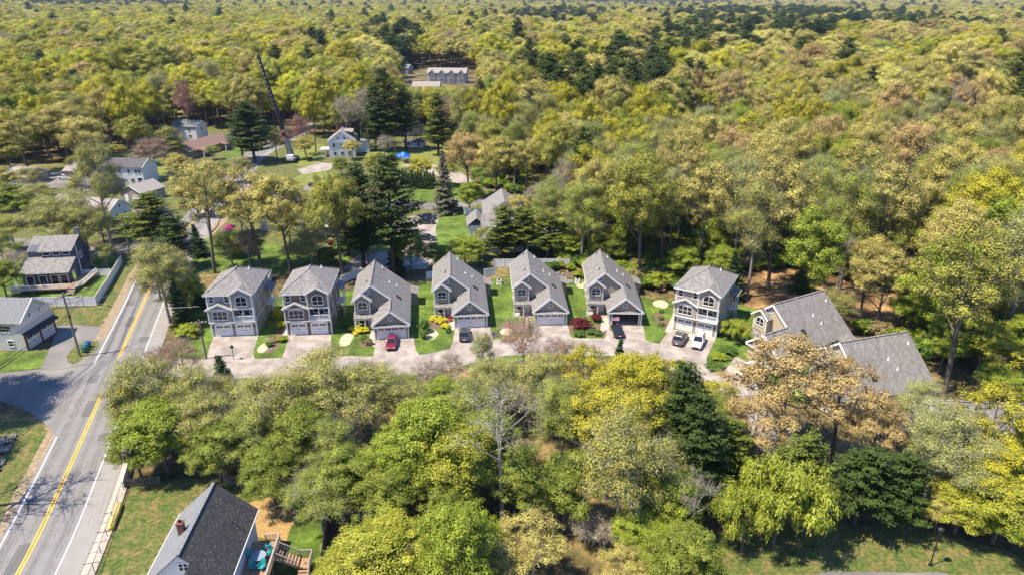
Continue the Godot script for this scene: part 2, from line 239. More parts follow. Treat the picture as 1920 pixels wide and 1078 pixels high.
func court_things() -> void:
	car("dark red saloon parked nose out before the sage garage", -20.4, -102.9, 4, paint(0.22, 0.012, 0.03))
	car("dark grey SUV backed out, tail to the court, beside the yellow bushes", -8.25, -105.96, 183, paint(0.06, 0.065, 0.075), true)
	car("black saloon in front of the open garage", 18.46, -107.4, 184, paint(0.012, 0.013, 0.015))
	car("grey SUV with its tail out, left of the white SUV", 28.82, -104.35, 152, paint(0.11, 0.105, 0.105), true)
	car("white SUV with roof rails parked nose out", 31.64, -103.17, -24, paint(0.75, 0.75, 0.76), true)
	car("white car under the orange-tan oak", 37.15, -93.46, -62, paint(0.8, 0.8, 0.8), true)
	car("black car further back on the drive behind the court, first of a pair", -22.42, -175.58, 85, paint(0.012, 0.014, 0.03))
	car("black car with red tint on the drive behind the court, nearer of the pair", -22.36, -171.33, 86, paint(0.02, 0.014, 0.016))
	car("dark saloon alone at the near end of the drive behind the court", -20.82, -157.97, 80, paint(0.014, 0.02, 0.035))
	car("black pickup on the grass before the white gabled house", -61.21, -209.55, 84, paint(0.01, 0.01, 0.011), false, true)
	car("white car parked under tan oaks left of the white two-storey house", -145.98, -219.22, 80, paint(0.7, 0.71, 0.72))
	car("black car beside the small grey garage", -110.14, -186.82, 86, paint(0.01, 0.01, 0.012), true)
	car("black car beside the long white house", -102.21, -172.26, 70, paint(0.01, 0.012, 0.014))
	car("silver car at the lawn clearing in the woods", 69.22, -268.58, 70, paint(0.5, 0.52, 0.55))
	car("white car just behind the silver one at the clearing", 73.68, -273.89, 75, paint(0.75, 0.75, 0.76))
	car("black car beside the blue tarp", -36.72, -242.91, 78, paint(0.01, 0.01, 0.012))
	ac_unit("white air conditioner behind the sage house, left of the putty house", -2.64, -129.85, 5)
	ac_unit("white air conditioner left of the putty house with the open garage", 13.56, -130.42, 0)
	flag("small flag at the edge of the drive left of the putty house", -3.43, -102.78, 20)
	flag("flag by the open garage", 17.78, -109.3, -10)
	fence("vinyl_fence", "white vinyl fence behind the putty house, long panels", [Vector2(-3.97, -139.58), Vector2(4.68, -139.91), Vector2(12.65, -139.91)], 1.8, "vinyl", 2.4)
	fence("vinyl_fence", "white vinyl fence stub right of the sage house roof", [Vector2(-5.86, -133.66), Vector2(-3.62, -134.56)], 1.8, "vinyl", 2.0)
	fence("vinyl_fence", "white vinyl fence stub left of the second sage house", [Vector2(-17.85, -132.17), Vector2(-15.7, -133.06)], 1.8, "vinyl", 2.0)
	fence("vinyl_fence", "white vinyl fence behind the gap left of the red car house", [Vector2(-35.16, -129.85), Vector2(-33.52, -132.46), Vector2(-31.98, -133.66)], 1.8, "vinyl", 2.4)
	fence("vinyl_fence", "white vinyl fence stub between the two tall houses", [Vector2(-48.98, -125.13), Vector2(-50.67, -133.66)], 1.8, "vinyl", 2.4)
	utility_pole("short grey pole in front of the blue-grey house", -50.02, -98.3, 7.0, 10)
	stone("boulder", "boulder behind the gap right of the putty house", 12.13, -130.42, 0.8, 20, "boulders in the gardens")
	stone("boulder", "boulder by the end of the white vinyl fence", 10.78, -134.87, 0.55, 21, "boulders in the gardens")
	stone("boulder", "boulder beside the sand oval near the beige house", 29.23, -125.94, 0.6, 22, "boulders in the gardens")
	stone("boulder", "small boulder near the end of the white vinyl fence", 10.04, -135.79, 0.45, 23, "boulders in the gardens")
	stone("boulder", "boulder at the wood's edge behind the open garage house", 27.03, -133.66, 0.6, 24, "boulders in the gardens")
	stone("boulder", "small stone in the bed left of the taupe drive", -42.36, -105.15, 0.35, 25, "boulders in the gardens")
	stone("boulder", "second small stone in the bed left of the taupe drive", -40.41, -101.44, 0.35, 26, "boulders in the gardens")
	stone("boulder", "boulder left of the blue-grey house, nearest the drive", -55.95, -106.77, 0.6, 27, "boulders in the gardens")
	stone("boulder", "boulder left of the blue-grey house, second from the drive", -55.54, -108.45, 0.55, 28, "boulders in the gardens")
	stone("boulder", "boulder left of the blue-grey house, farthest back", -56.24, -111.47, 0.6, 29, "boulders in the gardens")
	stone("boulder", "boulder left of the blue-grey house, third from the drive", -56.65, -109.73, 0.5, 30, "boulders in the gardens")
	stone("boulder", "small stone under the tan twiggy tree", 5.95, -104.35, 0.3, 31, "boulders in the gardens")
	stone("boulder", "small stone at the drive of the beige house", 32.88, -99.02, 0.3, 32, "boulders in the gardens")
	var post := thing("light_post", "black lamp post beside the path on the park grass", "lamp post", Vector3(43.38, 0, -54), 0)
	var s := Shape.new()
	s.tube([Vector3.ZERO, Vector3(0, 4.2, 0)], [0.07, 0.05], 8)
	put("pole", s, M.black, post)
	s = Shape.new()
	s.lathe([Vector2(0.1, 4.2), Vector2(0.28, 4.35), Vector2(0.22, 4.75), Vector2(0.34, 4.8), Vector2(0.0, 5.0)], 8)
	put("lamp_head", s, M.black, post)
	s = Shape.new()
	s.lathe([Vector2(0.2, 0.0), Vector2(0.16, 0.3), Vector2(0.07, 0.4)], 8)
	put("base", s, M.black, post)
	var lamp := thing("drive_lamp", "dark bell-headed lamp post at the edge of the court by the blue-grey house's drive", "lamp post", Vector3(-45.36, 0, -97.94), 0)
	s = Shape.new()
	s.tube([Vector3.ZERO, Vector3(0, 2.2, 0)], [0.06, 0.05], 8)
	put("pole", s, M.black, lamp)
	s = Shape.new()
	s.lathe([Vector2(0.08, 2.15), Vector2(0.3, 2.2), Vector2(0.22, 2.5), Vector2(0.0, 2.75)], 10)
	put("lamp_head", s, M.black, lamp)
	deck_chair("red porch chair at the entry of the house with golden ball bushes", -11.3, 0.05, -112.2, 10.0, paint(0.3, 0.02, 0.02))
	var shed := thing("garden_shed", "small shed with a pale reflecting roof under the bright green maple", "shed", Vector3(-4.9, 0, -55.6), -4)
	box_part("wall", shed, "wall_grey", -1.4, 0, -1.1, 1.4, 2.0, 1.1)
	gable(shed, "roof_slate", -1.6, 2.0, 0, 2.7, 1.6, 2.0, -1.3, 1.3, 0.1, false)
	box_part("door", shed, "fence_wood", -0.45, 0.05, 1.1, 0.45, 1.8, 1.13)

# ------------------------------------------------------------------ along the main road, left
func left_side() -> void:
	utility_pole("tall utility pole with a lamp arm beside the wheeled bins", -71.1, -99.02, 11.3, 60, true)
	utility_pole("brown utility pole at the corner of the back street", -85.85, -144.25, 10.0, 62)
	var a: Vector3 = Vector3(-71.1, 0, -99.02)
	var b: Vector3 = Vector3(-85.85, 0, -144.25)
	var c := Vector3(-56.5, 0, -40.0)
	for k in 3:
		var off := Vector3(0.55 * (k - 1), 0, 1.0 * (k - 1))
		wire(["upper power line nearest the houses between the two poles", "middle upper power line between the two poles", "upper power line nearest the road between the two poles"][k], a + off + Vector3(0, 11.0, 0), b + off + Vector3(0, 9.8, 0), 0.5, 0.035)
		wire(["upper power line running off left past the garage house", "middle upper power line running to the near left corner", "upper power line nearest the road to the near left corner"][k], a + off + Vector3(0, 11.0, 0), Vector3(-72, 10.8, -58) + off, 0.6, 0.05, true)
	for k in 2:
		wire(["thick lower cable to the near left corner", "lower cable beside the thick one to the near left corner"][k], a + Vector3(0, 7.6 - k * 0.5, 0), Vector3(-72, 7.4 - k * 0.4, -58), 0.5, 0.045)
		wire(["thick lower cable between the two poles", "second lower cable between the two poles"][k], a + Vector3(0, 7.6 - k * 0.5, 0), b + Vector3(0, 7.4 - k * 0.5, 0), 0.4, 0.04)
	wire("pale service line crossing the road to the court", a + Vector3(0, 10.4, 0), Vector3(-52.6, 6.6, -104.3), 0.8, 0.03, true)
	wire("pale service line crossing the road toward the woods", a + Vector3(0, 9.6, 0), Vector3(-56, 8.0, -118), 0.7, 0.03, true)
	bin("green bin nearest the pole", -71.06, -100.31, 70, 0.01, 0.13, 0.08)
	bin("teal green bin between the green and the blue", -71.33, -101.25, 65, 0.012, 0.17, 0.13)
	bin("blue bin furthest from the pole", -71.43, -102.2, 60, 0.02, 0.06, 0.24)
	var hy := thing("fire_hydrant", "pale fire hydrant on the verge beside the white fence", "hydrant", Vector3(-76.96, 0, -118.46), 0)
	var s := Shape.new()
	s.lathe([Vector2(0.2, 0.0), Vector2(0.2, 0.08), Vector2(0.14, 0.1), Vector2(0.14, 0.6), Vector2(0.18, 0.62), Vector2(0.15, 0.75), Vector2(0.0, 0.85)], 10)
	put("barrel", s, M.dry_grass, hy)
	s = Shape.new()
	s.tube([Vector3(-0.24, 0.5, 0), Vector3(0.24, 0.5, 0)], [0.08, 0.08], 8)
	put("nozzle", s, M.dry_grass, hy)
	fence("vinyl_fence", "tall white vinyl fence round the corner lot of the navy house", [Vector2(-101.32, -117.97), Vector2(-94.55, -118.46), Vector2(-87.33, -118.95), Vector2(-79.72, -119.2), Vector2(-82.64, -129.28), Vector2(-86.76, -141.88)], 1.9, "vinyl", 2.4)
	fence("vinyl_fence", "low white fence crossing the lawn beside the navy house", [Vector2(-91.79, -134.26), Vector2(-85.56, -134.87)], 1.4, "vinyl", 2.6)
	navy_house()
	# white house with the two-door garage end
	var o := plain_house("garage_house", "ivory house with a slate roof and two garage doors in its end wall", Vector3(-88.9, 0, -105.1), 87, 7.4, 16.2, 5.2, 2.7, "wall_ivory", "roof_slate", [["f", -1.3, 5.4, 0.5, 0.8], ["f", 1.1, 5.4, 0.5, 0.8], ["l", 5.2, 4.0, 2.2, 1.1], ["l", 0.0, 4.0, 1.2, 1.1], ["l", 5.6, 1.3, 0.9, 1.0], ["l", 1.0, 1.3, 0.9, 1.0], ["f", 0.2, 7.1, 0.3, 0.3]])
	for x in [-3.2, 0.35]:
		garage_door(o, x, 8.16, 2.9, 2.3, 2)
	for x in [-3.7, -0.28, 3.27]:
		box_part("brick_pier", o, "brick_red", x, 0, 8.1, x + 0.43, 2.6, 8.2)
	box_part("brick_pier", o, "brick_red", -3.7, 2.3, 8.1, 3.7, 2.6, 8.17)
	s = Shape.new()
	s.slab(Vector3(-3.9, 2.7, 9.0), Vector3(3.9, 2.7, 9.0), Vector3(3.9, 3.2, 8.1), Vector3(-3.9, 3.2, 8.1), 0.14)
	put("pent_roof", s, M.black, o)
	# stones at the roadside
	var heap := thing("stone_wall", "tumbled dry stone wall beside the road at the near left edge", "stone wall", Vector3.ZERO)
	for k in 60:
		var t := k / 60.0
		rng.seed = 900 + k
		stone("stone", "", lerpf(-67.5, -62.6, t) + rng.randf_range(-0.8, 0.8), lerpf(-76.5, -64.5, t) + rng.randf_range(-0.5, 0.5), rng.randf_range(0.25, 0.6), 50 + k, "", rng.randf_range(0.0, 0.45), heap)

func navy_house() -> void:
	var o := thing("navy_house", "navy house with split pale roofs and a white railed deck", "house", Vector3(-94.4, 0, -128.0), 8)
	var s := Shape.new()  # cut through the depth: x of the outline is depth, pushed along the width
	var cuts := [[-4.4, 4.4, [0.0, 0.0, 0.0, 3.3, -4.2, 5.0, -4.2, 0.0]], [-4.4, 3.9, [-4.2, 0.0, -4.2, 6.4, -8.4, 8.2, -11.5, 4.2, -11.5, 0.0]]]
	for c in cuts:
		var n: int = c[2].size() / 2
		for i in n:
			var p := Vector2(c[2][i * 2], c[2][i * 2 + 1])
			var q := Vector2(c[2][(i * 2 + 2) % (n * 2)], c[2][(i * 2 + 3) % (n * 2)])
			s.quad(Vector3(c[0], p.y, p.x), Vector3(c[1], p.y, p.x), Vector3(c[1], q.y, q.x), Vector3(c[0], q.y, q.x))
		for x in [c[0], c[1]]:
			for i in range(1, n - 1):
				s.tri(Vector3(x, c[2][1], c[2][0]), Vector3(x, c[2][i * 2 + 1], c[2][i * 2]), Vector3(x, c[2][i * 2 + 3], c[2][i * 2 + 2]))
	put("wall", s, M.wall_navy, o)
	s = Shape.new()
	s.slab(Vector3(-4.7, 3.25, 0.5), Vector3(4.7, 3.25, 0.5), Vector3(4.7, 5.22, -4.15), Vector3(-4.7, 5.22, -4.15), 0.16)
	put("roof", s, M.roof_grey, o)
	s = Shape.new()
	s.slab(Vector3(-2.4, 6.42, -3.7), Vector3(4.2, 6.42, -3.7), Vector3(4.2, 8.42, -8.4), Vector3(-2.4, 8.42, -8.4), 0.16)
	s.slab(Vector3(-4.7, 6.22, -4.2), Vector3(-2.4, 6.22, -4.2), Vector3(-2.4, 8.4, -8.4), Vector3(-4.7, 8.4, -8.4), 0.16)
	s.slab(Vector3(-4.7, 8.4, -8.42), Vector3(4.2, 8.4, -8.42), Vector3(4.2, 4.1, -11.8), Vector3(-4.7, 4.1, -11.8), 0.16)
	put("roof", s, M.roof_grey, o)
	for x in [-1.0, 0.9, 2.8]:
		window(o, x, 5.8, -4.2, 1.3, 0.55, 0, 1, 1)
	for x in [-3.0, -0.6, 1.6, 3.4]:
		window(o, x, 1.5, 0.0, 1.3, 2.2, 0, 1, 1)
	window(o, 4.4, 1.9, -2.0, 1.0, 1.6, 90)
	window(o, 3.9, 4.4, -7.6, 0.8, 1.2, 90)
	box_part("corner_trim", o, "white", 3.85, 0, -6.3, 4.0, 7.2, -6.1)
	box_part("corner_trim", o, "white", 3.85, 0, -11.55, 4.0, 4.2, -11.4)
	chimney(o, 3.4, 6.5, -9.6, 0.8, 3.0, "shade_grey")
	# the deck
	var d := thing("house_deck", "white railed wooden deck along the front of the navy house", "deck", Vector3(-93.9, 0, -127.0), 8)
	box_part("floor", d, "deck_wood", -5.4, 0.9, -0.2, 6.2, 1.05, 2.6)
	box_part("floor", d, "deck_wood", 4.6, 0.9, -6.0, 7.2, 1.06, -0.2)
	s = Shape.new()
	for r in [[Vector3(-5.4, 0, 2.55), Vector3(5.0, 0, 2.55)], [Vector3(-5.4, 0, 0), Vector3(-5.4, 0, 2.55)], [Vector3(7.15, 0, -6), Vector3(7.15, 0, 1.0)], [Vector3(6.2, 0, 2.55), Vector3(7.15, 0, 1.0)]]:
		for y in [1.25, 1.98]:
			s.bar(r[0] + Vector3(0, y, 0), r[1] + Vector3(0, y, 0), 0.09, 0.09)
		var n := int(r[0].distance_to(r[1]) / 0.22)
		for i in n + 1:
			var p: Vector3 = r[0].lerp(r[1], float(i) / n)
			var w := 0.06 if i % 8 == 0 else 0.022
			s.box(p.x - w, 0.9, p.z - w, p.x + w, 2.0, p.z + w)
	put("railing", s, M.white, d)
	for i in 4:
		box_part("step", d, "rail_wood", 5.0, 0.2 + i * 0.18, 3.5 - i * 0.26, 6.4, 0.28 + i * 0.18, 3.78 - i * 0.26)
	for x in [-5.3, -1.6, 2.0, 5.0]:
		box_part("post", d, "fence_wood", x - 0.07, 0, 2.3, x + 0.07, 0.9, 2.44)
	var u := thing("closed_parasol", "closed lime parasol leaning on the deck of the navy house", "parasol", Vector3(-88.9, 1.05, -128.6), 0)
	s = Shape.new()
	s.lathe([Vector2(0.05, 0.0), Vector2(0.05, 0.7), Vector2(0.28, 0.75), Vector2(0.22, 1.5), Vector2(0.06, 2.3), Vector2(0.0, 2.4)], 8)
	put("canopy", s, paint(0.45, 0.6, 0.03), u)
	s = Shape.new()
	s.tube([Vector3(0, 0, 0), Vector3(0, 2.5, 0)], [0.03, 0.03], 6)
	put("pole", s, M.white, u)
	for k in [[-95.6, "dark deck chair left of the deck steps"], [-93.4, "dark deck chair in the middle of the navy deck"]]:
		deck_chair(k[1], k[0], 1.05, -125.4, 10.0, paint(0.02, 0.02, 0.022))

func deck_chair(label: String, x: float, y: float, z: float, turn: float, m: Material, group := "") -> void:
	var o := thing("deck_chair", label, "chair", Vector3(x, y, z), turn, group)
	var s := Shape.new()
	s.slab(Vector3(-0.28, 0.42, 0.3), Vector3(0.28, 0.42, 0.3), Vector3(0.28, 0.36, -0.25), Vector3(-0.28, 0.36, -0.25), 0.04)
	put("seat", s, m, o)
	s = Shape.new()
	s.solid([Vector3(-0.28, 0.36, -0.22), Vector3(0.28, 0.36, -0.22), Vector3(0.28, 0.36, -0.27), Vector3(-0.28, 0.36, -0.27), Vector3(-0.25, 0.98, -0.45), Vector3(0.25, 0.98, -0.45), Vector3(0.25, 0.98, -0.5), Vector3(-0.25, 0.98, -0.5)])
	put("backrest", s, m, o)
	for a in [-0.25, 0.25]:
		for b in [-0.25, 0.26]:
			s = Shape.new()
			s.box(a - 0.025, 0, b - 0.025, a + 0.025, 0.4, b + 0.025)
			put("leg", s, m, o)
		s = Shape.new()
		s.box(a * 1.15 - 0.04, 0.58, -0.3, a * 1.15 + 0.04, 0.62, 0.28)
		put("armrest", s, m, o)

# ------------------------------------------------------------------ the house at the near edge
func near_house() -> void:
	var o := thing("near_house", "white house with a lichen-spotted black roof at the near edge", "house", Vector3(-29.97, 0, -50.9), 4.5)
	# ridge along z; z from -5.2 (far end) to 4.9 (gable) and an ell running on to the near side
	var e := 5.4
	var rise := 3.2
	var s := Shape.new()
	s.prism(PackedVector2Array([Vector2(-3.5, 0), Vector2(3.5, 0), Vector2(3.5, e), Vector2(0, e + rise), Vector2(-3.5, e)]), -5.0, 4.2)
	s.prism(PackedVector2Array([Vector2(0.9, 0), Vector2(3.5, 0), Vector2(3.5, e), Vector2(0.9, e + rise * 0.74)]), 4.2, 11.0)
	put("wall", s, M.wall_white, o)
	s = Shape.new()
	s.slab(Vector3(-3.95, e - 0.26, 4.55), Vector3(0, e + rise + 0.18, 4.55), Vector3(0, e + rise + 0.18, -5.35), Vector3(-3.95, e - 0.26, -5.35), 0.16)
	put("roof", s, M.roof_slate, o)
	s = Shape.new()
	s.slab(Vector3(0, e + rise + 0.18, 4.55), Vector3(3.95, e - 0.26, 4.55), Vector3(3.95, e - 0.26, -5.35), Vector3(0, e + rise + 0.18, -5.35), 0.16)
	s.slab(Vector3(0.9, e + rise * 0.743 + 0.16, 11.3), Vector3(3.95, e - 0.26, 11.3), Vector3(3.95, e - 0.26, 4.55), Vector3(0.9, e + rise * 0.743 + 0.16, 4.55), 0.16)
	var roof := put("roof", s, M.roof_black, o)
	s = Shape.new()
	s.bar(Vector3(0, e + rise + 0.2, 4.55), Vector3(0, e + rise + 0.2, -5.35), 0.3, 0.05)
	put("ridge_cap", s, M.roof_slate, roof)
	s = Shape.new()
	s.bar(Vector3(3.97, e - 0.36, -5.35), Vector3(3.97, e - 0.36, 11.3), 0.1, 0.14)
	s.bar(Vector3(-3.97, e - 0.36, -5.35), Vector3(-3.97, e - 0.36, 4.55), 0.1, 0.14)
	put("gutter", s, M.white, roof)
	window(o, 0.1, 7.1, 4.2, 0.75, 0.75, 0, 2, 2)
	window(o, 3.5, 4.0, -3.6, 0.5, 0.9, 90)
	window(o, 3.5, 3.6, 4.5, 1.3, 1.9, 90)
	chimney(o, -1.3, 6.4, 0.3, 0.55, 2.3)
	s = Shape.new()
	s.tube([Vector3(2.6, 6.3, -1.9), Vector3(2.55, 6.75, -1.9), Vector3(3.0, 6.7, -1.5)], [0.05, 0.05, 0.04], 6)
	put("roof_vent", s, M.black, roof)
	# deck with stairs on the right of it
	var d := thing("wooden_deck", "raised wooden deck with grey rails and stairs beside the black-roofed house", "deck", Vector3(-29.97, 0, -50.9), 4.5)
	for i in 26:
		var z0 := -3.4 + i * 0.36
		box_part("deck_board", d, "deck_wood", 3.56, 2.48, z0, 6.3, 2.55, z0 + 0.345)
	s = Shape.new()
	for r in [[Vector3(4.9, 0, -3.4), Vector3(6.3, 0, -3.4)], [Vector3(6.3, 0, -3.4), Vector3(6.3, 0, 6.0)]]:
		s.bar(r[0] + Vector3(0, 3.5, 0), r[1] + Vector3(0, 3.5, 0), 0.2, 0.06)
		s.bar(r[0] + Vector3(0, 2.68, 0), r[1] + Vector3(0, 2.68, 0), 0.06, 0.08)
		var n := int(r[0].distance_to(r[1]) / 0.16)
		for i in n + 1:
			var p: Vector3 = r[0].lerp(r[1], float(i) / n)
			var w := 0.05 if i % 10 == 0 else 0.02
			s.box(p.x - w, 2.5, p.z - w, p.x + w, 3.48, p.z + w)
	put("railing", s, M.rail_wood, d)
	for p in [[6.2, -3.3], [6.2, 0.0], [6.2, 3.2], [4.2, -3.3], [9.0, -1.6], [9.0, 0.2]]:
		box_part("post", d, "fence_wood", p[0] - 0.08, 0, p[1] - 0.08, p[0] + 0.08, 2.48 if p[0] < 8 else 1.2, p[1] + 0.08)
	for i in 7:
		box_part("stair_tread", d, "deck_wood", 6.35 + i * 0.3, 2.28 - i * 0.17, -2.3, 6.63 + i * 0.3, 2.34 - i * 0.17, -0.9)
	box_part("landing", d, "deck_wood", 8.45, 1.02, -2.3, 9.6, 1.1, -0.9)
	for i in 6:
		box_part("stair_tread", d, "deck_wood", 8.45, 0.86 - i * 0.16, -0.86 + i * 0.28, 9.6, 0.92 - i * 0.16, -0.6 + i * 0.28)
	s = Shape.new()
	for r in [[Vector3(6.35, 3.4, -2.36), Vector3(8.45, 2.1, -2.36)], [Vector3(8.45, 2.1, -2.36), Vector3(9.65, 2.1, -2.36)], [Vector3(9.65, 2.1, -2.36), Vector3(9.65, 2.1, -0.9)], [Vector3(9.65, 2.1, -0.9), Vector3(9.65, 1.0, 0.9)], [Vector3(6.35, 3.4, -0.84), Vector3(8.4, 2.1, -0.84)]]:
		s.bar(r[0], r[1], 0.12, 0.06)
		var n := int(r[0].distance_to(r[1]) / 0.17)
		for i in n + 1:
			var p: Vector3 = r[0].lerp(r[1], float(i) / n)
			s.box(p.x - 0.02, p.y - 0.95, p.z - 0.02, p.x + 0.02, p.y, p.z + 0.02)
	put("stair_rail", s, M.rail_wood, d)
	var to_world := func(x: float, z: float) -> Vector3: return d.transform * Vector3(x, 2.55, z)
	var t := thing("patio_table", "round grey patio table among the turquoise chairs", "table", to_world.call(4.9, -0.7), 0)
	s = Shape.new()
	s.lathe([Vector2(0.0, 0.7), Vector2(0.72, 0.7), Vector2(0.72, 0.74), Vector2(0.0, 0.74)], 20)
	put("table_top", s, M.pale_glass, t)
	for k in 3:
		var a := TAU * k / 3.0
		s = Shape.new()
		s.tube([Vector3(cos(a) * 0.5, 0, sin(a) * 0.5), Vector3(cos(a) * 0.2, 0.7, sin(a) * 0.2)], [0.03, 0.03], 6)
		put("leg", s, M.steel, t)
	var teal := paint(0.02, 0.3, 0.32)
	for k in [[-2.2, 5.5, -160, "turquoise patio chair on the far side of the round table"], [-1.4, 5.75, -110, "turquoise patio chair nearest the deck rail"], [0.4, 5.4, -20, "turquoise patio chair on the near side of the round table"], [0.3, 4.5, 20, "turquoise patio chair near the white wall"], [-1.3, 4.0, 80, "turquoise patio chair in the shade of the house"]]:
		var p: Vector3 = to_world.call(k[1], k[0])
		deck_chair(k[3], p.x, p.y, p.z, k[2], teal, "turquoise patio chairs")
	var g := thing("covered_grill", "grill under a black cover on the near part of the deck", "grill", to_world.call(5.5, 3.9), 80)
	s = Shape.new()
	s.lathe([Vector2(0.5, 0.0), Vector2(0.52, 0.6), Vector2(0.55, 0.95), Vector2(0.4, 1.15), Vector2(0.0, 1.22)], 12)
	var cover := put("cover", s, M.black, g)
	cover.scale = Vector3(1.25, 1, 0.75)
	box_part("lid_strap", g, "shade_grey", -0.62, 0.6, -0.03, 0.62, 0.63, 0.03)
	fence("picket_fence", "weathered wooden fence at the far side of the near yard", [Vector2(-46.4, -66.26), Vector2(-42.58, -66.85)], 1.2, "fence_wood", 2.4, "", true)
	fence("picket_fence", "weathered wooden fence behind the black-roofed house", [Vector2(-34.95, -67.15), Vector2(-31.27, -65.87), Vector2(-27.65, -64.54)], 1.5, "fence_wood", 2.4, "", true)
	fence("board_fence", "dark wooden fence dividing the turf from the dug bed", [Vector2(-20.98, -62.44), Vector2(-20.18, -57.8), Vector2(-19.67, -54)], 1.7, "fence_wood", 2.2)
	fence("rail_fence", "grey wooden fence at the near end of the dug bed", [Vector2(-19.9, -54.88), Vector2(-17.15, -55.33)], 1.1, "rail_wood", 2.0, "", true)
	fence("rail_fence", "weathered wooden fence behind the dug bed", [Vector2(-20.58, -61.82), Vector2(-15.62, -60.69)], 1.1, "rail_wood", 2.0, "", true)
	chain_fence("chain-link fence between the sidewalk and the near yard", [Vector2(-40.2, -42.0), Vector2(-42.67, -52.93), Vector2(-46.41, -65.68)], 1.2)
	fence("white_railing", "white railing beside the sidewalk under the green trees", [Vector2(-46.5, -65.97), Vector2(-48.56, -71.85), Vector2(-49.84, -75.03)], 1.1, "vinyl", 1.8)
	var w := thing("straw_wattle", "long yellow straw wattle lying beside the chain-link fence", "straw wattle", Vector3(-44.9, 0.35, -60.9), 0)
	s = Shape.new()
	s.tube([Vector3(-0.5, 0, -2.1), Vector3(-0.42, 0.03, -1.8), Vector3(-0.05, 0.0, -0.6), Vector3(0.3, 0.02, 0.9), Vector3(0.62, 0, 1.9), Vector3(0.7, 0.0, 2.1)], [0.2, 0.36, 0.37, 0.36, 0.36, 0.2], 12)
	put("roll", s, M.straw, w)
	s = Shape.new()
	for k in 7:
		var zz := -1.6 + k * 0.55
		s.tube([Vector3(lerpf(-0.4, 0.6, k / 6.0), 0, zz), Vector3(lerpf(-0.4, 0.6, k / 6.0) + 0.01, 0, zz + 0.05)], [0.385, 0.385], 12)
	put("netting", s, M.dry_grass, w)

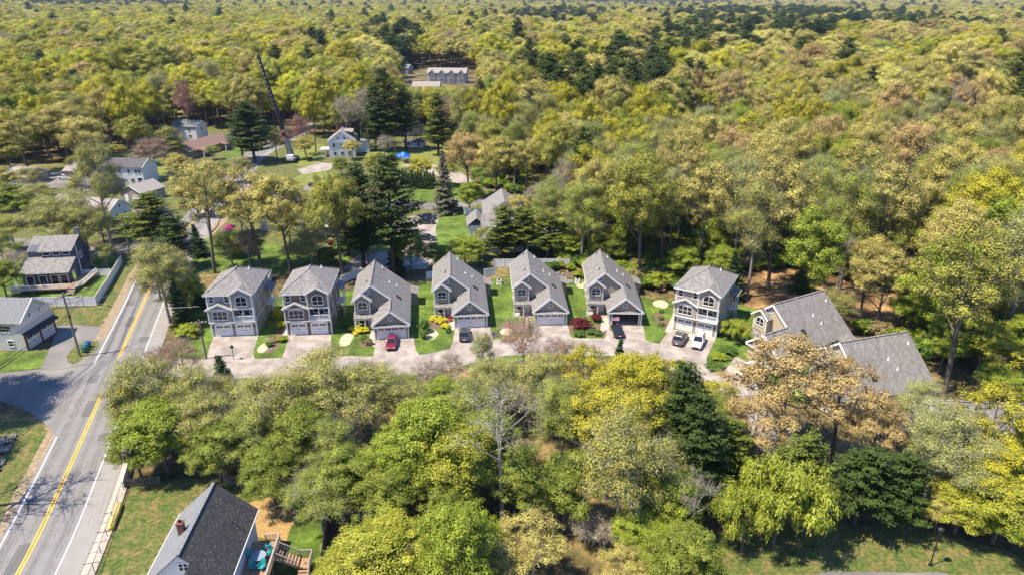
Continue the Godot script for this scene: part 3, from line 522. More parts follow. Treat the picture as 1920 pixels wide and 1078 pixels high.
# ------------------------------------------------------------------ houses behind
func neighbourhood() -> void:
	var o := plain_house("white_house", "large white gabled house with two chimneys in the middle distance", Vector3(-64.01, 0, -259.49), 8, 9.6, 13.0, 6.0, 3.6, "wall_white", "roof_tan", [["f", -2.8, 4.4, 0.9, 1.4], ["f", 2.8, 4.4, 0.9, 1.4], ["f", 0, 4.4, 0.6, 1.0], ["f", -1.2, 7.0, 0.6, 0.9], ["f", 1.2, 7.0, 0.6, 0.9], ["f", -2.6, 1.4, 1.0, 1.4], ["f", 0, 1.4, 1.0, 1.4], ["f", 2.6, 1.4, 1.0, 1.4], ["r", 4.5, 4.4, 0.8, 1.3], ["r", 2.0, 4.4, 0.8, 1.3], ["r", -1.0, 4.4, 0.8, 1.3], ["r", -4.0, 4.4, 0.8, 1.3], ["r", 3.0, 1.5, 0.8, 1.4], ["r", 0, 1.5, 0.8, 1.4]])
	chimney(o, -1.6, 8.0, 0.5, 0.9, 2.8)
	chimney(o, 0.3, 9.0, -5.2, 0.9, 2.2)
	box_part("dormer", o, "wall_navy", 1.2, 6.6, -4.0, 3.8, 8.6, 3.0)
	var s := Shape.new()
	s.slab(Vector3(0.4, 9.2, 3.3), Vector3(4.1, 8.6, 3.3), Vector3(4.1, 8.6, -4.3), Vector3(0.4, 9.2, -4.3), 0.15)
	put("dormer_roof", s, M.roof_tan, o)
	box_part("porch", o, "white", -8.0, 2.7, 1.5, -4.8, 3.0, 6.0)
	for p in [[-7.8, 5.8], [-7.8, 1.7], [-6.2, 5.8]]:
		box_part("porch", o, "white", p[0] - 0.12, 0, p[1] - 0.12, p[0] + 0.12, 2.7, p[1] + 0.12)
	s = Shape.new()
	s.box(-4.85, 5.7, 6.5, 4.85, 6.05, 6.75)
	put("frieze", s, M.white, o)
	box_part("rear_wing", o, "wall_white", 4.8, 0, -6.0, 9.5, 4.2, -1.5)
	box_part("wing_roof", o, "roof_slate", 4.8, 4.2, -6.3, 9.8, 4.4, -1.2)
	# the hidden pair behind the court
	plain_house("blue_roofed_house", "pale house with a slate roof behind the tan oak over the court", Vector3(-60.0, 0, -172.0), 12, 10, 12, 5.5, 3.0, "wall_pale", "roof_slate", [["f", -2.5, 4, 0.9, 1.4], ["f", 2.5, 4, 0.9, 1.4], ["f", -2.5, 1.4, 0.9, 1.4], ["f", 2.5, 1.4, 0.9, 1.4], ["r", 0, 4, 0.9, 1.4], ["r", 3, 1.4, 0.9, 1.4]])
	o = plain_house("cream_house", "white porch house showing between the two tall pines and the tan oak", Vector3(-44.5, 0, -166.0), 5, 12, 9, 3.2, 2.6, "wall_white", "roof_slate", [["f", -4.5, 1.6, 1.1, 1.4], ["f", -2.2, 1.6, 1.1, 1.4], ["f", 2.2, 1.6, 1.1, 1.4], ["f", 4.5, 1.6, 1.1, 1.4], ["f", 0, 4.0, 0.9, 0.9]])
	box_part("porch", o, "white", -5.8, 2.6, 4.5, 5.8, 2.8, 6.6)
	for x in [-5.6, -1.9, 1.9, 5.6]:
		box_part("porch_post", o, "white", x - 0.1, 0, 6.35, x + 0.1, 2.6, 6.55)
	turret_house()
	# left group
	plain_house("white_house", "white two-storey house with a dark roof among the tan oaks", Vector3(-122.5, 0, -216.0), 85, 8.0, 13.5, 5.6, 2.0, "wall_white", "roof_dark", [["l", -5.0, 4.3, 0.9, 1.2], ["l", -3.4, 4.3, 0.9, 1.2], ["l", -0.8, 4.3, 0.9, 1.2], ["l", 2.2, 4.3, 0.9, 1.2], ["l", 4.6, 4.3, 0.9, 1.2], ["l", 5.7, 4.3, 0.9, 1.2], ["l", -5.2, 1.4, 0.9, 1.2], ["l", -2.2, 1.4, 1.0, 1.6], ["l", 0.6, 1.4, 0.9, 1.0], ["l", 3.0, 1.4, 1.1, 1.2], ["l", 5.4, 1.4, 1.4, 1.8]])
	o = plain_house("small_garage", "small grey garage with a pale roof before the white two-storey house", Vector3(-108.5, 0, -195.5), -18, 8.0, 8.5, 2.9, 2.0, "wall_tan", "roof_tan", [])
	garage_door(o, 0.3, 4.3, 2.6, 2.2, 2)
	box_part("side_door", o, "white", -2.4, 0.05, 4.25, -1.2, 2.2, 4.3)
	plain_house("dark_roofed_house", "low house with a dark roof streaked by shadow", Vector3(-127.0, 0, -205.5), 70, 9.0, 11.0, 2.8, 2.2, "wall_tan", "roof_dark", [["l", 0, 1.5, 1.0, 1.0]])
	plain_house("long_house", "long white house behind the green street trees", Vector3(-112.5, 0, -176.0), 75, 7.5, 19.0, 3.6, 2.2, "wall_pale", "roof_tan", [["f", -1.4, 1.7, 0.8, 1.2], ["f", 1.4, 1.7, 0.8, 1.2], ["f", 0, 4.2, 0.7, 0.8], ["l", 3.0, 1.8, 1.0, 1.2], ["l", -3.0, 1.8, 1.0, 1.2]])
	plain_house("white_garage", "small white garage at the left end of the long white house", Vector3(-128.0, 0, -171.0), 60, 6.0, 7.0, 2.8, 1.6, "wall_white", "roof_tan", [])
	o = plain_house("brick_ranch_house", "long low house with a brown roof and small porches", Vector3(-119.5, 0, -262.5), -16, 9.5, 23.0, 3.0, 2.2, "wall_tan", "roof_brown", [["r", 8, 1.6, 1.2, 1.2], ["r", 4, 1.6, 1.2, 1.2], ["r", -1, 1.6, 1.2, 1.2], ["r", -6, 1.6, 1.2, 1.2], ["f", -2.4, 1.6, 1.0, 1.2], ["f", 2.0, 1.6, 1.0, 1.2]], "", 0.8)
	for z in [6.5, -6.0]:
		s = Shape.new()
		s.slab(Vector3(4.7, 3.3, z + 2.0), Vector3(8.0, 2.6, z + 2.0), Vector3(8.0, 2.6, z - 2.0), Vector3(4.7, 3.3, z - 2.0), 0.16)
		put("porch_roof", s, M.roof_brown, o)
		s = Shape.new()
		for k in [-1.8, 1.8]:
			s.box(7.7, 0, z + k - 0.1, 7.9, 2.6, z + k + 0.1)
		put("porch_post", s, M.white, o)
	pipe_vent(o, 0.4, 5.2, 3.0, false)
	pipe_vent(o, 0.5, 5.2, -5.0, false)
	plain_house("white_house", "white two-storey house behind the brown-roofed low house", Vector3(-136.0, 0, -291.0), 80, 8, 11, 5.6, 1.9, "wall_white", "roof_slate", [["l", -3.0, 4.2, 1.8, 1.2], ["l", 2.5, 4.2, 0.9, 1.2], ["f", 0, 4.2, 1.0, 1.2], ["l", -3.0, 1.5, 1.2, 1.2], ["l", 2.5, 1.5, 1.2, 1.2]])
	plain_house("white_cottage", "small white gabled cottage left of the dark pine by the road", Vector3(-112.5, 0, -286.0), 10, 8.5, 11, 3.4, 2.6, "wall_white", "roof_tan", [["f", -1.5, 3.6, 1.0, 1.2], ["f", 1.8, 1.5, 1.0, 1.2]])
	fence("vinyl_fence", "white fence beside the small white cottage", [Vector2(-114.68, -274.98), Vector2(-107.93, -278.28)], 1.8, "vinyl", 2.5)
	plain_house("grey_roofed_house", "house with a pale roof at the far left edge under the oaks", Vector3(-158.0, 0, -215.0), 85, 9, 13, 3.0, 2.0, "wall_tan", "roof_tan", [["l", 2, 1.5, 1.2, 1.2]])
	plain_house("tan_roofed_house", "house with a tan roof behind thin oak trunks at the left", Vector3(-139.0, 0, -222.0), 80, 9, 12, 3.0, 2.2, "wall_tan", "roof_tan", [["l", 2, 1.5, 1.2, 1.2]])
	o = plain_house("white_shed", "low white shed on the lawn beyond the blue tarp", Vector3(-38.73, 0, -272.82), 80, 3.4, 8.0, 2.3, 0.9, "wall_white", "roof_dark", [["l", -2, 1.3, 0.9, 1.1], ["l", 2, 1.3, 0.9, 1.1]])
	plain_house("gambrel_house", "white house glimpsed behind the tall dark pines", Vector3(-43.3, 0, -302.33), 20, 9, 11, 3.5, 3.4, "wall_pale", "roof_slate", [["f", -2, 1.8, 1, 1.2], ["f", 2, 1.8, 1, 1.2], ["f", 0, 4.8, 1, 1.2]])
	plain_house("roadside_house", "grey-roofed house just right of the crane boom's middle", Vector3(-123.57, 0, -393.84), 70, 8, 10, 5.0, 2.2, "wall_white", "roof_slate", [])
	row_house()
	plain_house("blue_house", "small blue-grey house left of the pale row houses", Vector3(-85.96, 0, -565.44), 70, 8.4, 12, 4.6, 2.6, "wall_grey", "roof_slate", [["l", -2, 2.0, 1.4, 1.5], ["l", 2, 2.0, 1.4, 1.5], ["f", 0, 2.0, 1.4, 1.5], ["f", 0, 4.8, 1.2, 1.2]], "houses far off in the woods")
	plain_house("white_house", "white house far off above the maroon crown", Vector3(-41.12, 0, -1015.73), 40, 12.6, 18, 4.6, 2.6, "wall_white", "roof_tan", [["l", -2, 2.0, 1.4, 1.5], ["l", 2, 2.0, 1.4, 1.5], ["f", 0, 2.0, 1.4, 1.5], ["f", 0, 4.8, 1.2, 1.2]], "houses far off in the woods")
	plain_house("grey_house", "house right of a dark evergreen far behind", Vector3(-85.45, 0, -813.1), 70, 10.5, 15, 4.6, 2.6, "wall_white", "roof_slate", [["l", -2, 2.0, 1.4, 1.5], ["l", 2, 2.0, 1.4, 1.5], ["f", 0, 2.0, 1.4, 1.5], ["f", 0, 4.8, 1.2, 1.2]], "houses far off in the woods")
	plain_house("dormer_house", "grey-roofed house with a white front in the woods at the far right", Vector3(254.23, 0, -391.72), 82, 8.4, 12, 4.6, 2.6, "wall_white", "roof_slate", [["l", -2, 2.0, 1.4, 1.5], ["l", 2, 2.0, 1.4, 1.5], ["f", 0, 2.0, 1.4, 1.5], ["f", 0, 4.8, 1.2, 1.2]], "houses far off in the woods")
	plain_house("tan_roofed_house", "house with a tan roof just below the grey-roofed one at the far right", Vector3(218.99, 0, -336.79), 40, 7.7, 11, 4.6, 2.6, "wall_tan", "roof_tan", [["l", -2, 2.0, 1.4, 1.5], ["l", 2, 2.0, 1.4, 1.5], ["f", 0, 2.0, 1.4, 1.5], ["f", 0, 4.8, 1.2, 1.2]], "houses far off in the woods")
	plain_house("white_house", "white house deep in the trees at the upper left", Vector3(-689.42, 0, -1133.78), 70, 11.2, 16, 4.6, 2.6, "wall_white", "roof_tan", [["l", -2, 2.0, 1.4, 1.5], ["l", 2, 2.0, 1.4, 1.5], ["f", 0, 2.0, 1.4, 1.5], ["f", 0, 4.8, 1.2, 1.2]], "houses far off in the woods")
	plain_house("white_house", "white house deep in the woods below the far right houses", Vector3(204.42, 0, -308.95), 60, 5.6, 8, 4.6, 2.6, "wall_white", "roof_tan", [["l", -2, 2.0, 1.4, 1.5], ["l", 2, 2.0, 1.4, 1.5], ["f", 0, 2.0, 1.4, 1.5], ["f", 0, 4.8, 1.2, 1.2]], "houses far off in the woods")
	crane()
	var tarp := thing("blue_tarp", "bright blue tarp over a heap on the lawn", "tarp", Vector3(-40.81, 0, -253.74), 0)
	rng.seed = 5
	s = Shape.new()
	var rings := []
	for i in 6:
		var ring := []
		for k in 14:
			var b := TAU * k / 14.0
			var q := (1 - i / 5.0) * rng.randf_range(0.88, 1.1)
			ring.append(Vector3(cos(b) * 3.3 * q, pow(i / 5.0, 0.6) * 1.9 + rng.randf_range(-0.1, 0.1) * (1 if i > 0 else 0), sin(b) * 2.4 * q))
		rings.append(ring)
	for i in 5:
		for k in 14:
			s.quad(rings[i][k], rings[i][(k + 1) % 14], rings[i + 1][(k + 1) % 14], rings[i + 1][k])
	put("sheet", s, paint(0.01, 0.13, 0.7), tarp)
	s = Shape.new()
	for k in 14:
		var b := TAU * k / 14.0
		s.box(cos(b) * 3.2 - 0.2, 0, sin(b) * 2.35 - 0.2, cos(b) * 3.2 + 0.2, 0.3, sin(b) * 2.35 + 0.2)
	put("weights", s, M.sand, tarp)
	var heap := thing("rubble_heap", "heap of pale boards and rubble beside the blue tarp", "heap", Vector3(-44.79, 0, -253.74), 0)
	for k in 40:
		rng.seed = 300 + k
		var b := Shape.new()
		var p := Vector3(rng.randf_range(-3, 3), rng.randf_range(0.05, 0.5), rng.randf_range(-1.5, 1.5))
		b.bar(p, p + Vector3(rng.randf_range(-1.2, 1.2), rng.randf_range(-0.1, 0.3), rng.randf_range(-0.8, 0.8)), 0.25, 0.12)
		put("plank", b, M.sand if k % 2 else M.deck_wood, heap)
	utility_pole("pale pole standing beside the blue tarp", -42.53, -248.22, 8.0, 10)
	var tent := thing("party_tent", "white tent cover behind the turret house, seen through leaves", "tent", Vector3(7.5, 0, -152.0), -20)
	s = Shape.new()
	s.prism(PackedVector2Array([Vector2(-2.6, 2.2), Vector2(2.6, 2.2), Vector2(1.9, 3.3), Vector2(0, 4.0), Vector2(-1.9, 3.3)]), -5.5, 5.5)
	put("cover", s, M.vinyl, tent)
	for x in [-2.5, 2.5]:
		for z in [-5.3, 0.0, 5.3]:
			s = Shape.new()
			s.box(x - 0.06, 0, z - 0.06, x + 0.06, 2.25, z + 0.06)
			put("post", s, M.white, tent)
	fence("vinyl_fence", "white fence before the dark trees beside the turret house", [Vector2(-13.11, -179.53), Vector2(-7.97, -178.53)], 1.8, "vinyl", 2.5)
	box_shed("white shed at the foot of the grey spruce", -18.22, -184.68)
	deck_chair("red garden chair behind the white fence at the turret house", -2.0, 0.02, -146.2, 20.0, paint(0.4, 0.02, 0.02))

func box_shed(label: String, x: float, z: float) -> void:
	var o := thing("storage_shed", label, "shed", Vector3(x, 0, z), 5)
	box_part("wall", o, "wall_pale", -3.0, 0, -1.5, 3.0, 2.4, 1.5)
	gable(o, "roof_slate", -3.3, 2.4, 0, 3.1, 3.3, 2.4, -1.8, 1.8, 0.12, false)

func turret_house() -> void:
	var o := thing("turret_house", "grey-roofed house of many gables with a small turret roof", "house", Vector3(-2.0, 0, -158.0), 4)
	var s := Shape.new()
	s.prism(PackedVector2Array([Vector2(-5, 0), Vector2(5.2, 0), Vector2(5.2, 4.4), Vector2(0.1, 7.6), Vector2(-5, 4.4)]), -4.0, 9.0)
	put("wall", s, M.wall_pale, o)
	# the near part: a roof that faces the view, hipped at its right
	s = Shape.new()
	s.quad(Vector3(-5.6, 3.6, 9.6), Vector3(5.6, 3.6, 9.6), Vector3(1.5, 7.4, 3.5), Vector3(-5.6, 7.4, 3.5))
	s.tri(Vector3(5.6, 3.6, 9.6), Vector3(5.6, 3.6, -3.0), Vector3(1.5, 7.4, 3.5))
	s.quad(Vector3(-5.6, 7.4, 3.5), Vector3(1.5, 7.4, 3.5), Vector3(5.6, 3.6, -3.0), Vector3(-5.6, 3.6, -3.0))
	s.quad(Vector3(-5.6, 3.5, -3.0), Vector3(5.6, 3.5, -3.0), Vector3(5.6, 3.5, 9.6), Vector3(-5.6, 3.5, 9.6))
	s.tri(Vector3(-5.6, 3.6, 9.6), Vector3(-5.6, 7.4, 3.5), Vector3(-5.6, 3.6, -3.0))
	put("roof", s, M.roof_grey, o)
	s = Shape.new()
	s.lathe([Vector2(2.4, 6.6), Vector2(0.0, 9.6)], 8, Vector3(-2.4, 0, 1.5))
	put("turret_roof", s, M.roof_grey, o)
	s = Shape.new()
	s.lathe([Vector2(1.9, 0), Vector2(1.9, 6.7)], 8, Vector3(-2.4, 0, 1.5))
	put("turret", s, M.wall_pale, o)
	s = Shape.new()
	s.prism(PackedVector2Array([Vector2(-4.5, 0), Vector2(5, 0), Vector2(5, 5.5), Vector2(0.5, 8.6), Vector2(-4.5, 5.5)]), -15.0, -3.2)
	put("rear_wing", s, M.wall_pale, o)
	gable(o, "roof_grey", -5.0, 5.3, 0.4, 8.9, 5.5, 5.3, -15.5, -2.8, 0.16, false, "roof")
	gable(o, "roof_grey", -9.0, 3.2, -6.5, 5.2, -4.0, 3.2, -9.5, -1.5, 0.16, false, "roof")
	box_part("left_wing", o, "wall_white", -8.6, 0, -9.2, -4.5, 3.2, -1.8)
	window(o, -6.6, 1.7, -1.8, 1.0, 1.3)
	for x in [-2.5, 0.0, 2.8]:
		window(o, x, 1.9, 9.0, 1.1, 1.4)

func row_house() -> void:
	var o := thing("row_houses", "pale row of joined houses with a pink-grey roof and gabled fronts, far behind", "row house", Vector3(-45.72, 0, -497.74), -5)
	box_part("wall", o, "wall_pale", -17, 0, -12, 17, 8.0, 0)
	o.scale = Vector3(0.8, 0.86, 0.8)
	var s := Shape.new()
	s.prism(PackedVector2Array([Vector2(0.8, 8.0), Vector2(-6, 11.6), Vector2(-12.8, 8.0)]), -17.6, 17.6)
	var roof := put("roof", s, M.roof_tan, o)
	roof.rotation.y = -PI / 2
	for k in 4:
		var x := -13.0 + k * 8.6
		s = Shape.new()
		s.prism(PackedVector2Array([Vector2(x - 2.6, 0), Vector2(x + 2.6, 0), Vector2(x + 2.6, 8.0), Vector2(x, 10.2), Vector2(x - 2.6, 8.0)]), 0.0, 1.2)
		put("gabled_front", s, M.wall_grey, o)
		gable(o, "roof_tan", x - 3.0, 7.9, x, 10.5, x + 3.0, 7.9, -4.0, 1.5, 0.2, true, "gable_roof")
		window(o, x - 1.0, 6.2, 1.2, 1.1, 1.8, 0, 1, 2)
		window(o, x + 1.0, 6.2, 1.2, 1.1, 1.8, 0, 1, 2)
		window(o, x, 2.6, 1.2, 2.2, 1.8, 0, 2, 2)
		window(o, x + 4.2, 6.2, 0.0, 1.0, 1.6)
	plain_house("low_hall", "low building with a pink-grey roof in front of the row houses", Vector3(-54.39, 0, -449.43), 88, 10, 17, 3.2, 3.0, "wall_pale", "roof_tan", [["l", -6, 1.8, 1.5, 1.4], ["l", 0, 1.8, 1.5, 1.4], ["l", 6, 1.8, 1.5, 1.4]])

func crane() -> void:
	var foot: Vector3 = Vector3(-79.39, 0, -245.54)
	var tip: Vector3 = Vector3(-89.12, 36.2, -252)
	var d := tip - foot
	var o := thing("crane_boom", "tall black telescopic crane boom leaning left above the road", "crane", foot)
	var s := Shape.new()
	var cut := d * 0.22
	s.bar(Vector3(0, 1.2, 0), cut, 1.5, 1.5)
	put("lower_section", s, M.steel, o)
	s = Shape.new()
	s.bar(cut, d * 0.5, 1.15, 1.15)
	put("boom_section", s, M.black, o)
	s = Shape.new()
	s.bar(d * 0.5, d * 0.76, 0.95, 0.95)
	put("boom_section", s, M.black, o)
	s = Shape.new()
	s.bar(d * 0.76, d, 0.75, 0.75)
	put("boom_section", s, M.black, o)
	for k in 18:
		s = Shape.new()
		var p := d * (0.27 + 0.04 * k)
		s.box(p.x - 0.13, p.y - 0.12, p.z + 0.3, p.x + 0.13, p.y + 0.14, p.z + 0.64)
		put("sheave", s, M.white, o)
	s = Shape.new()
	s.box(-1.3, 0.9, -3.5, 1.3, 1.5, 3.5)
	put("carrier", s, M.shade_grey, o)
	box_part("cab", o, "white", -1.2, 1.5, 2.0, 1.2, 3.0, 3.5)
	for x in [-1.1, 1.1]:
		for z in [-2.6, -1.2, 2.4]:
			s = Shape.new()
			s.tube([Vector3(x - 0.2, 0.5, z), Vector3(x + 0.2, 0.5, z)], [0.5, 0.5], 10)
			put("wheel", s, M.rubber, o)

# ------------------------------------------------------------------ naming and building helpers
var used := {}
var M := {}
var rng := RandomNumberGenerator.new()

func numbered(n: String) -> String:
	if not used.has(n):
		used[n] = 0
		return n
	used[n] += 1
	return "%s_%03d" % [n, used[n]]

func lin(r: float, g: float, b: float, a := 1.0) -> Color:
	var c := Color(r, g, b).linear_to_srgb()
	c.a = a
	return c

func tag(o: Node3D, label: String, category: String, group := "") -> Node3D:
	o.set_meta("label", label)
	o.set_meta("category", category)
	if group != "":
		o.set_meta("group", group)
	return o

func thing(called: String, label: String, category: String, at: Vector3, turn := 0.0, group := "") -> Node3D:
	var o := Node3D.new()
	o.name = numbered(called)
	add_child(o)
	o.position = at
	o.rotation.y = deg_to_rad(turn)
	return tag(o, label, category, group)

class Shape:
	var v := PackedVector3Array()
	var n := PackedVector3Array()
	func tri(a: Vector3, b: Vector3, c: Vector3):
		var k := (a - c).cross(a - b)
		if k.length_squared() < 1e-14:
			return
		k = k.normalized()
		v.append(a); v.append(b); v.append(c)
		n.append(k); n.append(k); n.append(k)
	func quad(a: Vector3, b: Vector3, c: Vector3, d: Vector3):
		tri(a, b, c)
		tri(a, c, d)
	func solid(p: Array):  # eight corners: bottom 0-3, top 4-7, both going round the same way
		quad(p[0], p[1], p[2], p[3])
		quad(p[7], p[6], p[5], p[4])
		for i in 4:
			var j := (i + 1) % 4
			quad(p[i], p[i + 4], p[j + 4], p[j])
	func box(x0: float, y0: float, z0: float, x1: float, y1: float, z1: float):
		solid([Vector3(x0, y0, z1), Vector3(x1, y0, z1), Vector3(x1, y0, z0), Vector3(x0, y0, z0), Vector3(x0, y1, z1), Vector3(x1, y1, z1), Vector3(x1, y1, z0), Vector3(x0, y1, z0)])
	func bar(a: Vector3, b: Vector3, w: float, h: float):  # a beam from a to b
		var d := (b - a).normalized()
		var s := d.cross(Vector3.UP)
		s = (Vector3.RIGHT if s.length() < 0.01 else s.normalized()) * w * 0.5
		var u := s.cross(d).normalized() * h * 0.5
		solid([a - s - u, a + s - u, b + s - u, b - s - u, a - s + u, a + s + u, b + s + u, b - s + u])
	func slab(a: Vector3, b: Vector3, c: Vector3, d: Vector3, t: float):  # a sheet of four corners, t thick downwards
		var u := Vector3(0, -t, 0)
		solid([a + u, b + u, c + u, d + u, a, b, c, d])
	func prism(poly: PackedVector2Array, z0: float, z1: float):  # an outline in x and y, pushed along z
		var idx := Geometry2D.triangulate_polygon(poly)
		for i in range(0, idx.size(), 3):
			var a := poly[idx[i]]
			var b := poly[idx[i + 1]]
			var c := poly[idx[i + 2]]
			if (b - a).cross(c - a) > 0:
				var s := b
				b = c
				c = s
			tri(Vector3(a.x, a.y, z1), Vector3(b.x, b.y, z1), Vector3(c.x, c.y, z1))
			tri(Vector3(a.x, a.y, z0), Vector3(c.x, c.y, z0), Vector3(b.x, b.y, z0))
		var k := poly.size()
		var area := 0.0
		for i in k:
			area += poly[i].cross(poly[(i + 1) % k])
		var cw := area < 0
		for i in k:
			var p := poly[i]
			var q := poly[(i + 1) % k]
			if cw:
				var s := p
				p = q
				q = s
			quad(Vector3(p.x, p.y, z1), Vector3(q.x, q.y, z1), Vector3(q.x, q.y, z0), Vector3(p.x, p.y, z0))
	func tube(pts: Array, radii: Array, sides: int):
		var rings := []
		for i in pts.size():
			var d: Vector3 = (pts[mini(i + 1, pts.size() - 1)] - pts[maxi(i - 1, 0)]).normalized()
			var s := d.cross(Vector3(0.31, 0.2, 0.93))
			s = s.normalized()
			var u := d.cross(s)
			var ring := []
			for k in sides:
				var a := TAU * k / sides
				ring.append(pts[i] + (s * cos(a) + u * sin(a)) * radii[i])
			rings.append(ring)
		for i in pts.size() - 1:
			for k in sides:
				var j := (k + 1) % sides
				quad(rings[i][k], rings[i + 1][k], rings[i + 1][j], rings[i][j])
		for k in range(1, sides - 1):
			tri(rings[0][0], rings[0][k + 1], rings[0][k])
			tri(rings[-1][0], rings[-1][k], rings[-1][k + 1])
	func lathe(prof: Array, sides: int, at := Vector3.ZERO):  # radius, height pairs
		for i in prof.size() - 1:
			var p: Vector2 = prof[i]
			var q: Vector2 = prof[i + 1]
			for k in sides:
				var a := TAU * k / sides
				var b := TAU * (k + 1) / sides
				quad(at + Vector3(cos(a) * p.x, p.y, sin(a) * p.x), at + Vector3(cos(b) * p.x, p.y, sin(b) * p.x), at + Vector3(cos(b) * q.x, q.y, sin(b) * q.x), at + Vector3(cos(a) * q.x, q.y, sin(a) * q.x))
	func mesh() -> ArrayMesh:
		var arr := []
		arr.resize(Mesh.ARRAY_MAX)
		arr[Mesh.ARRAY_VERTEX] = v
		arr[Mesh.ARRAY_NORMAL] = n
		var m := ArrayMesh.new()
		m.add_surface_from_arrays(Mesh.PRIMITIVE_TRIANGLES, arr)
		return m

func put(called: String, s, material: Material, parent: Node3D = self) -> MeshInstance3D:
	var o := MeshInstance3D.new()
	o.mesh = s.mesh() if s is Shape else s
	o.material_override = material
	o.name = numbered(called) if parent == self else called
	parent.add_child(o, true)
	return o

func structure(called: String, s, material: Material, parent: Node3D = self) -> MeshInstance3D:
	var o := put(called, s, material, parent)
	if parent == self:
		o.set_meta("kind", "structure")
	return o

# ------------------------------------------------------------------ materials
func noise_tex(c0: Color, c1: Color, freq: float, seed_: int, octaves := 5, mid := 0.5, size := 256) -> NoiseTexture2D:
	var f := FastNoiseLite.new()
	f.seed = seed_
	f.frequency = freq
	f.fractal_octaves = octaves
	f.fractal_gain = 0.6
	var g := Gradient.new()
	g.set_color(0, c0)
	g.set_color(1, c1)
	g.set_offset(0, mid - 0.32)
	g.set_offset(1, mid + 0.32)
	var t := NoiseTexture2D.new()
	t.width = size
	t.height = size
	t.seamless = true
	t.noise = f
	t.color_ramp = g
	return t

func plain(name_: String, c: Color, rough := 0.8, metal := 0.0) -> StandardMaterial3D:
	var m := StandardMaterial3D.new()
	m.resource_name = name_
	m.albedo_color = c
	m.roughness = rough
	m.metallic = metal
	M[name_] = m
	return m

func rough_mat(name_: String, c0: Color, c1: Color, metres: float, freq: float, seed_: int, rough := 0.9, octaves := 5, world := true) -> StandardMaterial3D:
	var m := plain(name_, Color.WHITE, rough)
	m.albedo_texture = noise_tex(c0, c1, freq, seed_, octaves)
	m.uv1_triplanar = true
	m.uv1_world_triplanar = world
	m.uv1_scale = Vector3.ONE / metres
	return m

func with_detail(m: StandardMaterial3D, lo: float, metres: float, seed_: int, freq := 0.012) -> void:
	m.detail_enabled = true
	m.detail_blend_mode = BaseMaterial3D.BLEND_MODE_MUL
	m.detail_albedo = noise_tex(Color(lo, lo, lo), Color(1, 1, 1), freq, seed_, 3)
	m.detail_uv_layer = BaseMaterial3D.DETAIL_UV_2
	m.uv2_triplanar = true
	m.uv2_world_triplanar = true
	m.uv2_scale = Vector3.ONE / metres

func course_mat(name_: String, c0: Color, c1: Color, rows: int, metres: float, seed_: int, rough := 0.9) -> StandardMaterial3D:  # shingles: rows of tabs that differ in tone
	var r := RandomNumberGenerator.new()
	r.seed = seed_
	var im := Image.create(256, 256, false, Image.FORMAT_RGB8)
	var rh := 256 / rows
	for row in rows:
		var x := 0
		while x < 256:
			var w := r.randi_range(5, 15)
			var t := r.randf()
			im.fill_rect(Rect2i(x, row * rh, mini(w, 256 - x), rh), c0.lerp(c1, t))
			im.fill_rect(Rect2i(x, row * rh, mini(w, 256 - x), 1), c0.lerp(c1, t * 0.6) * 0.8)
			x += w
	var m := plain(name_, Color.WHITE, rough)
	m.albedo_texture = ImageTexture.create_from_image(im)
	m.uv1_triplanar = true
	m.uv1_scale = Vector3.ONE / metres
	m.uv1_triplanar_sharpness = 4.0
	return m

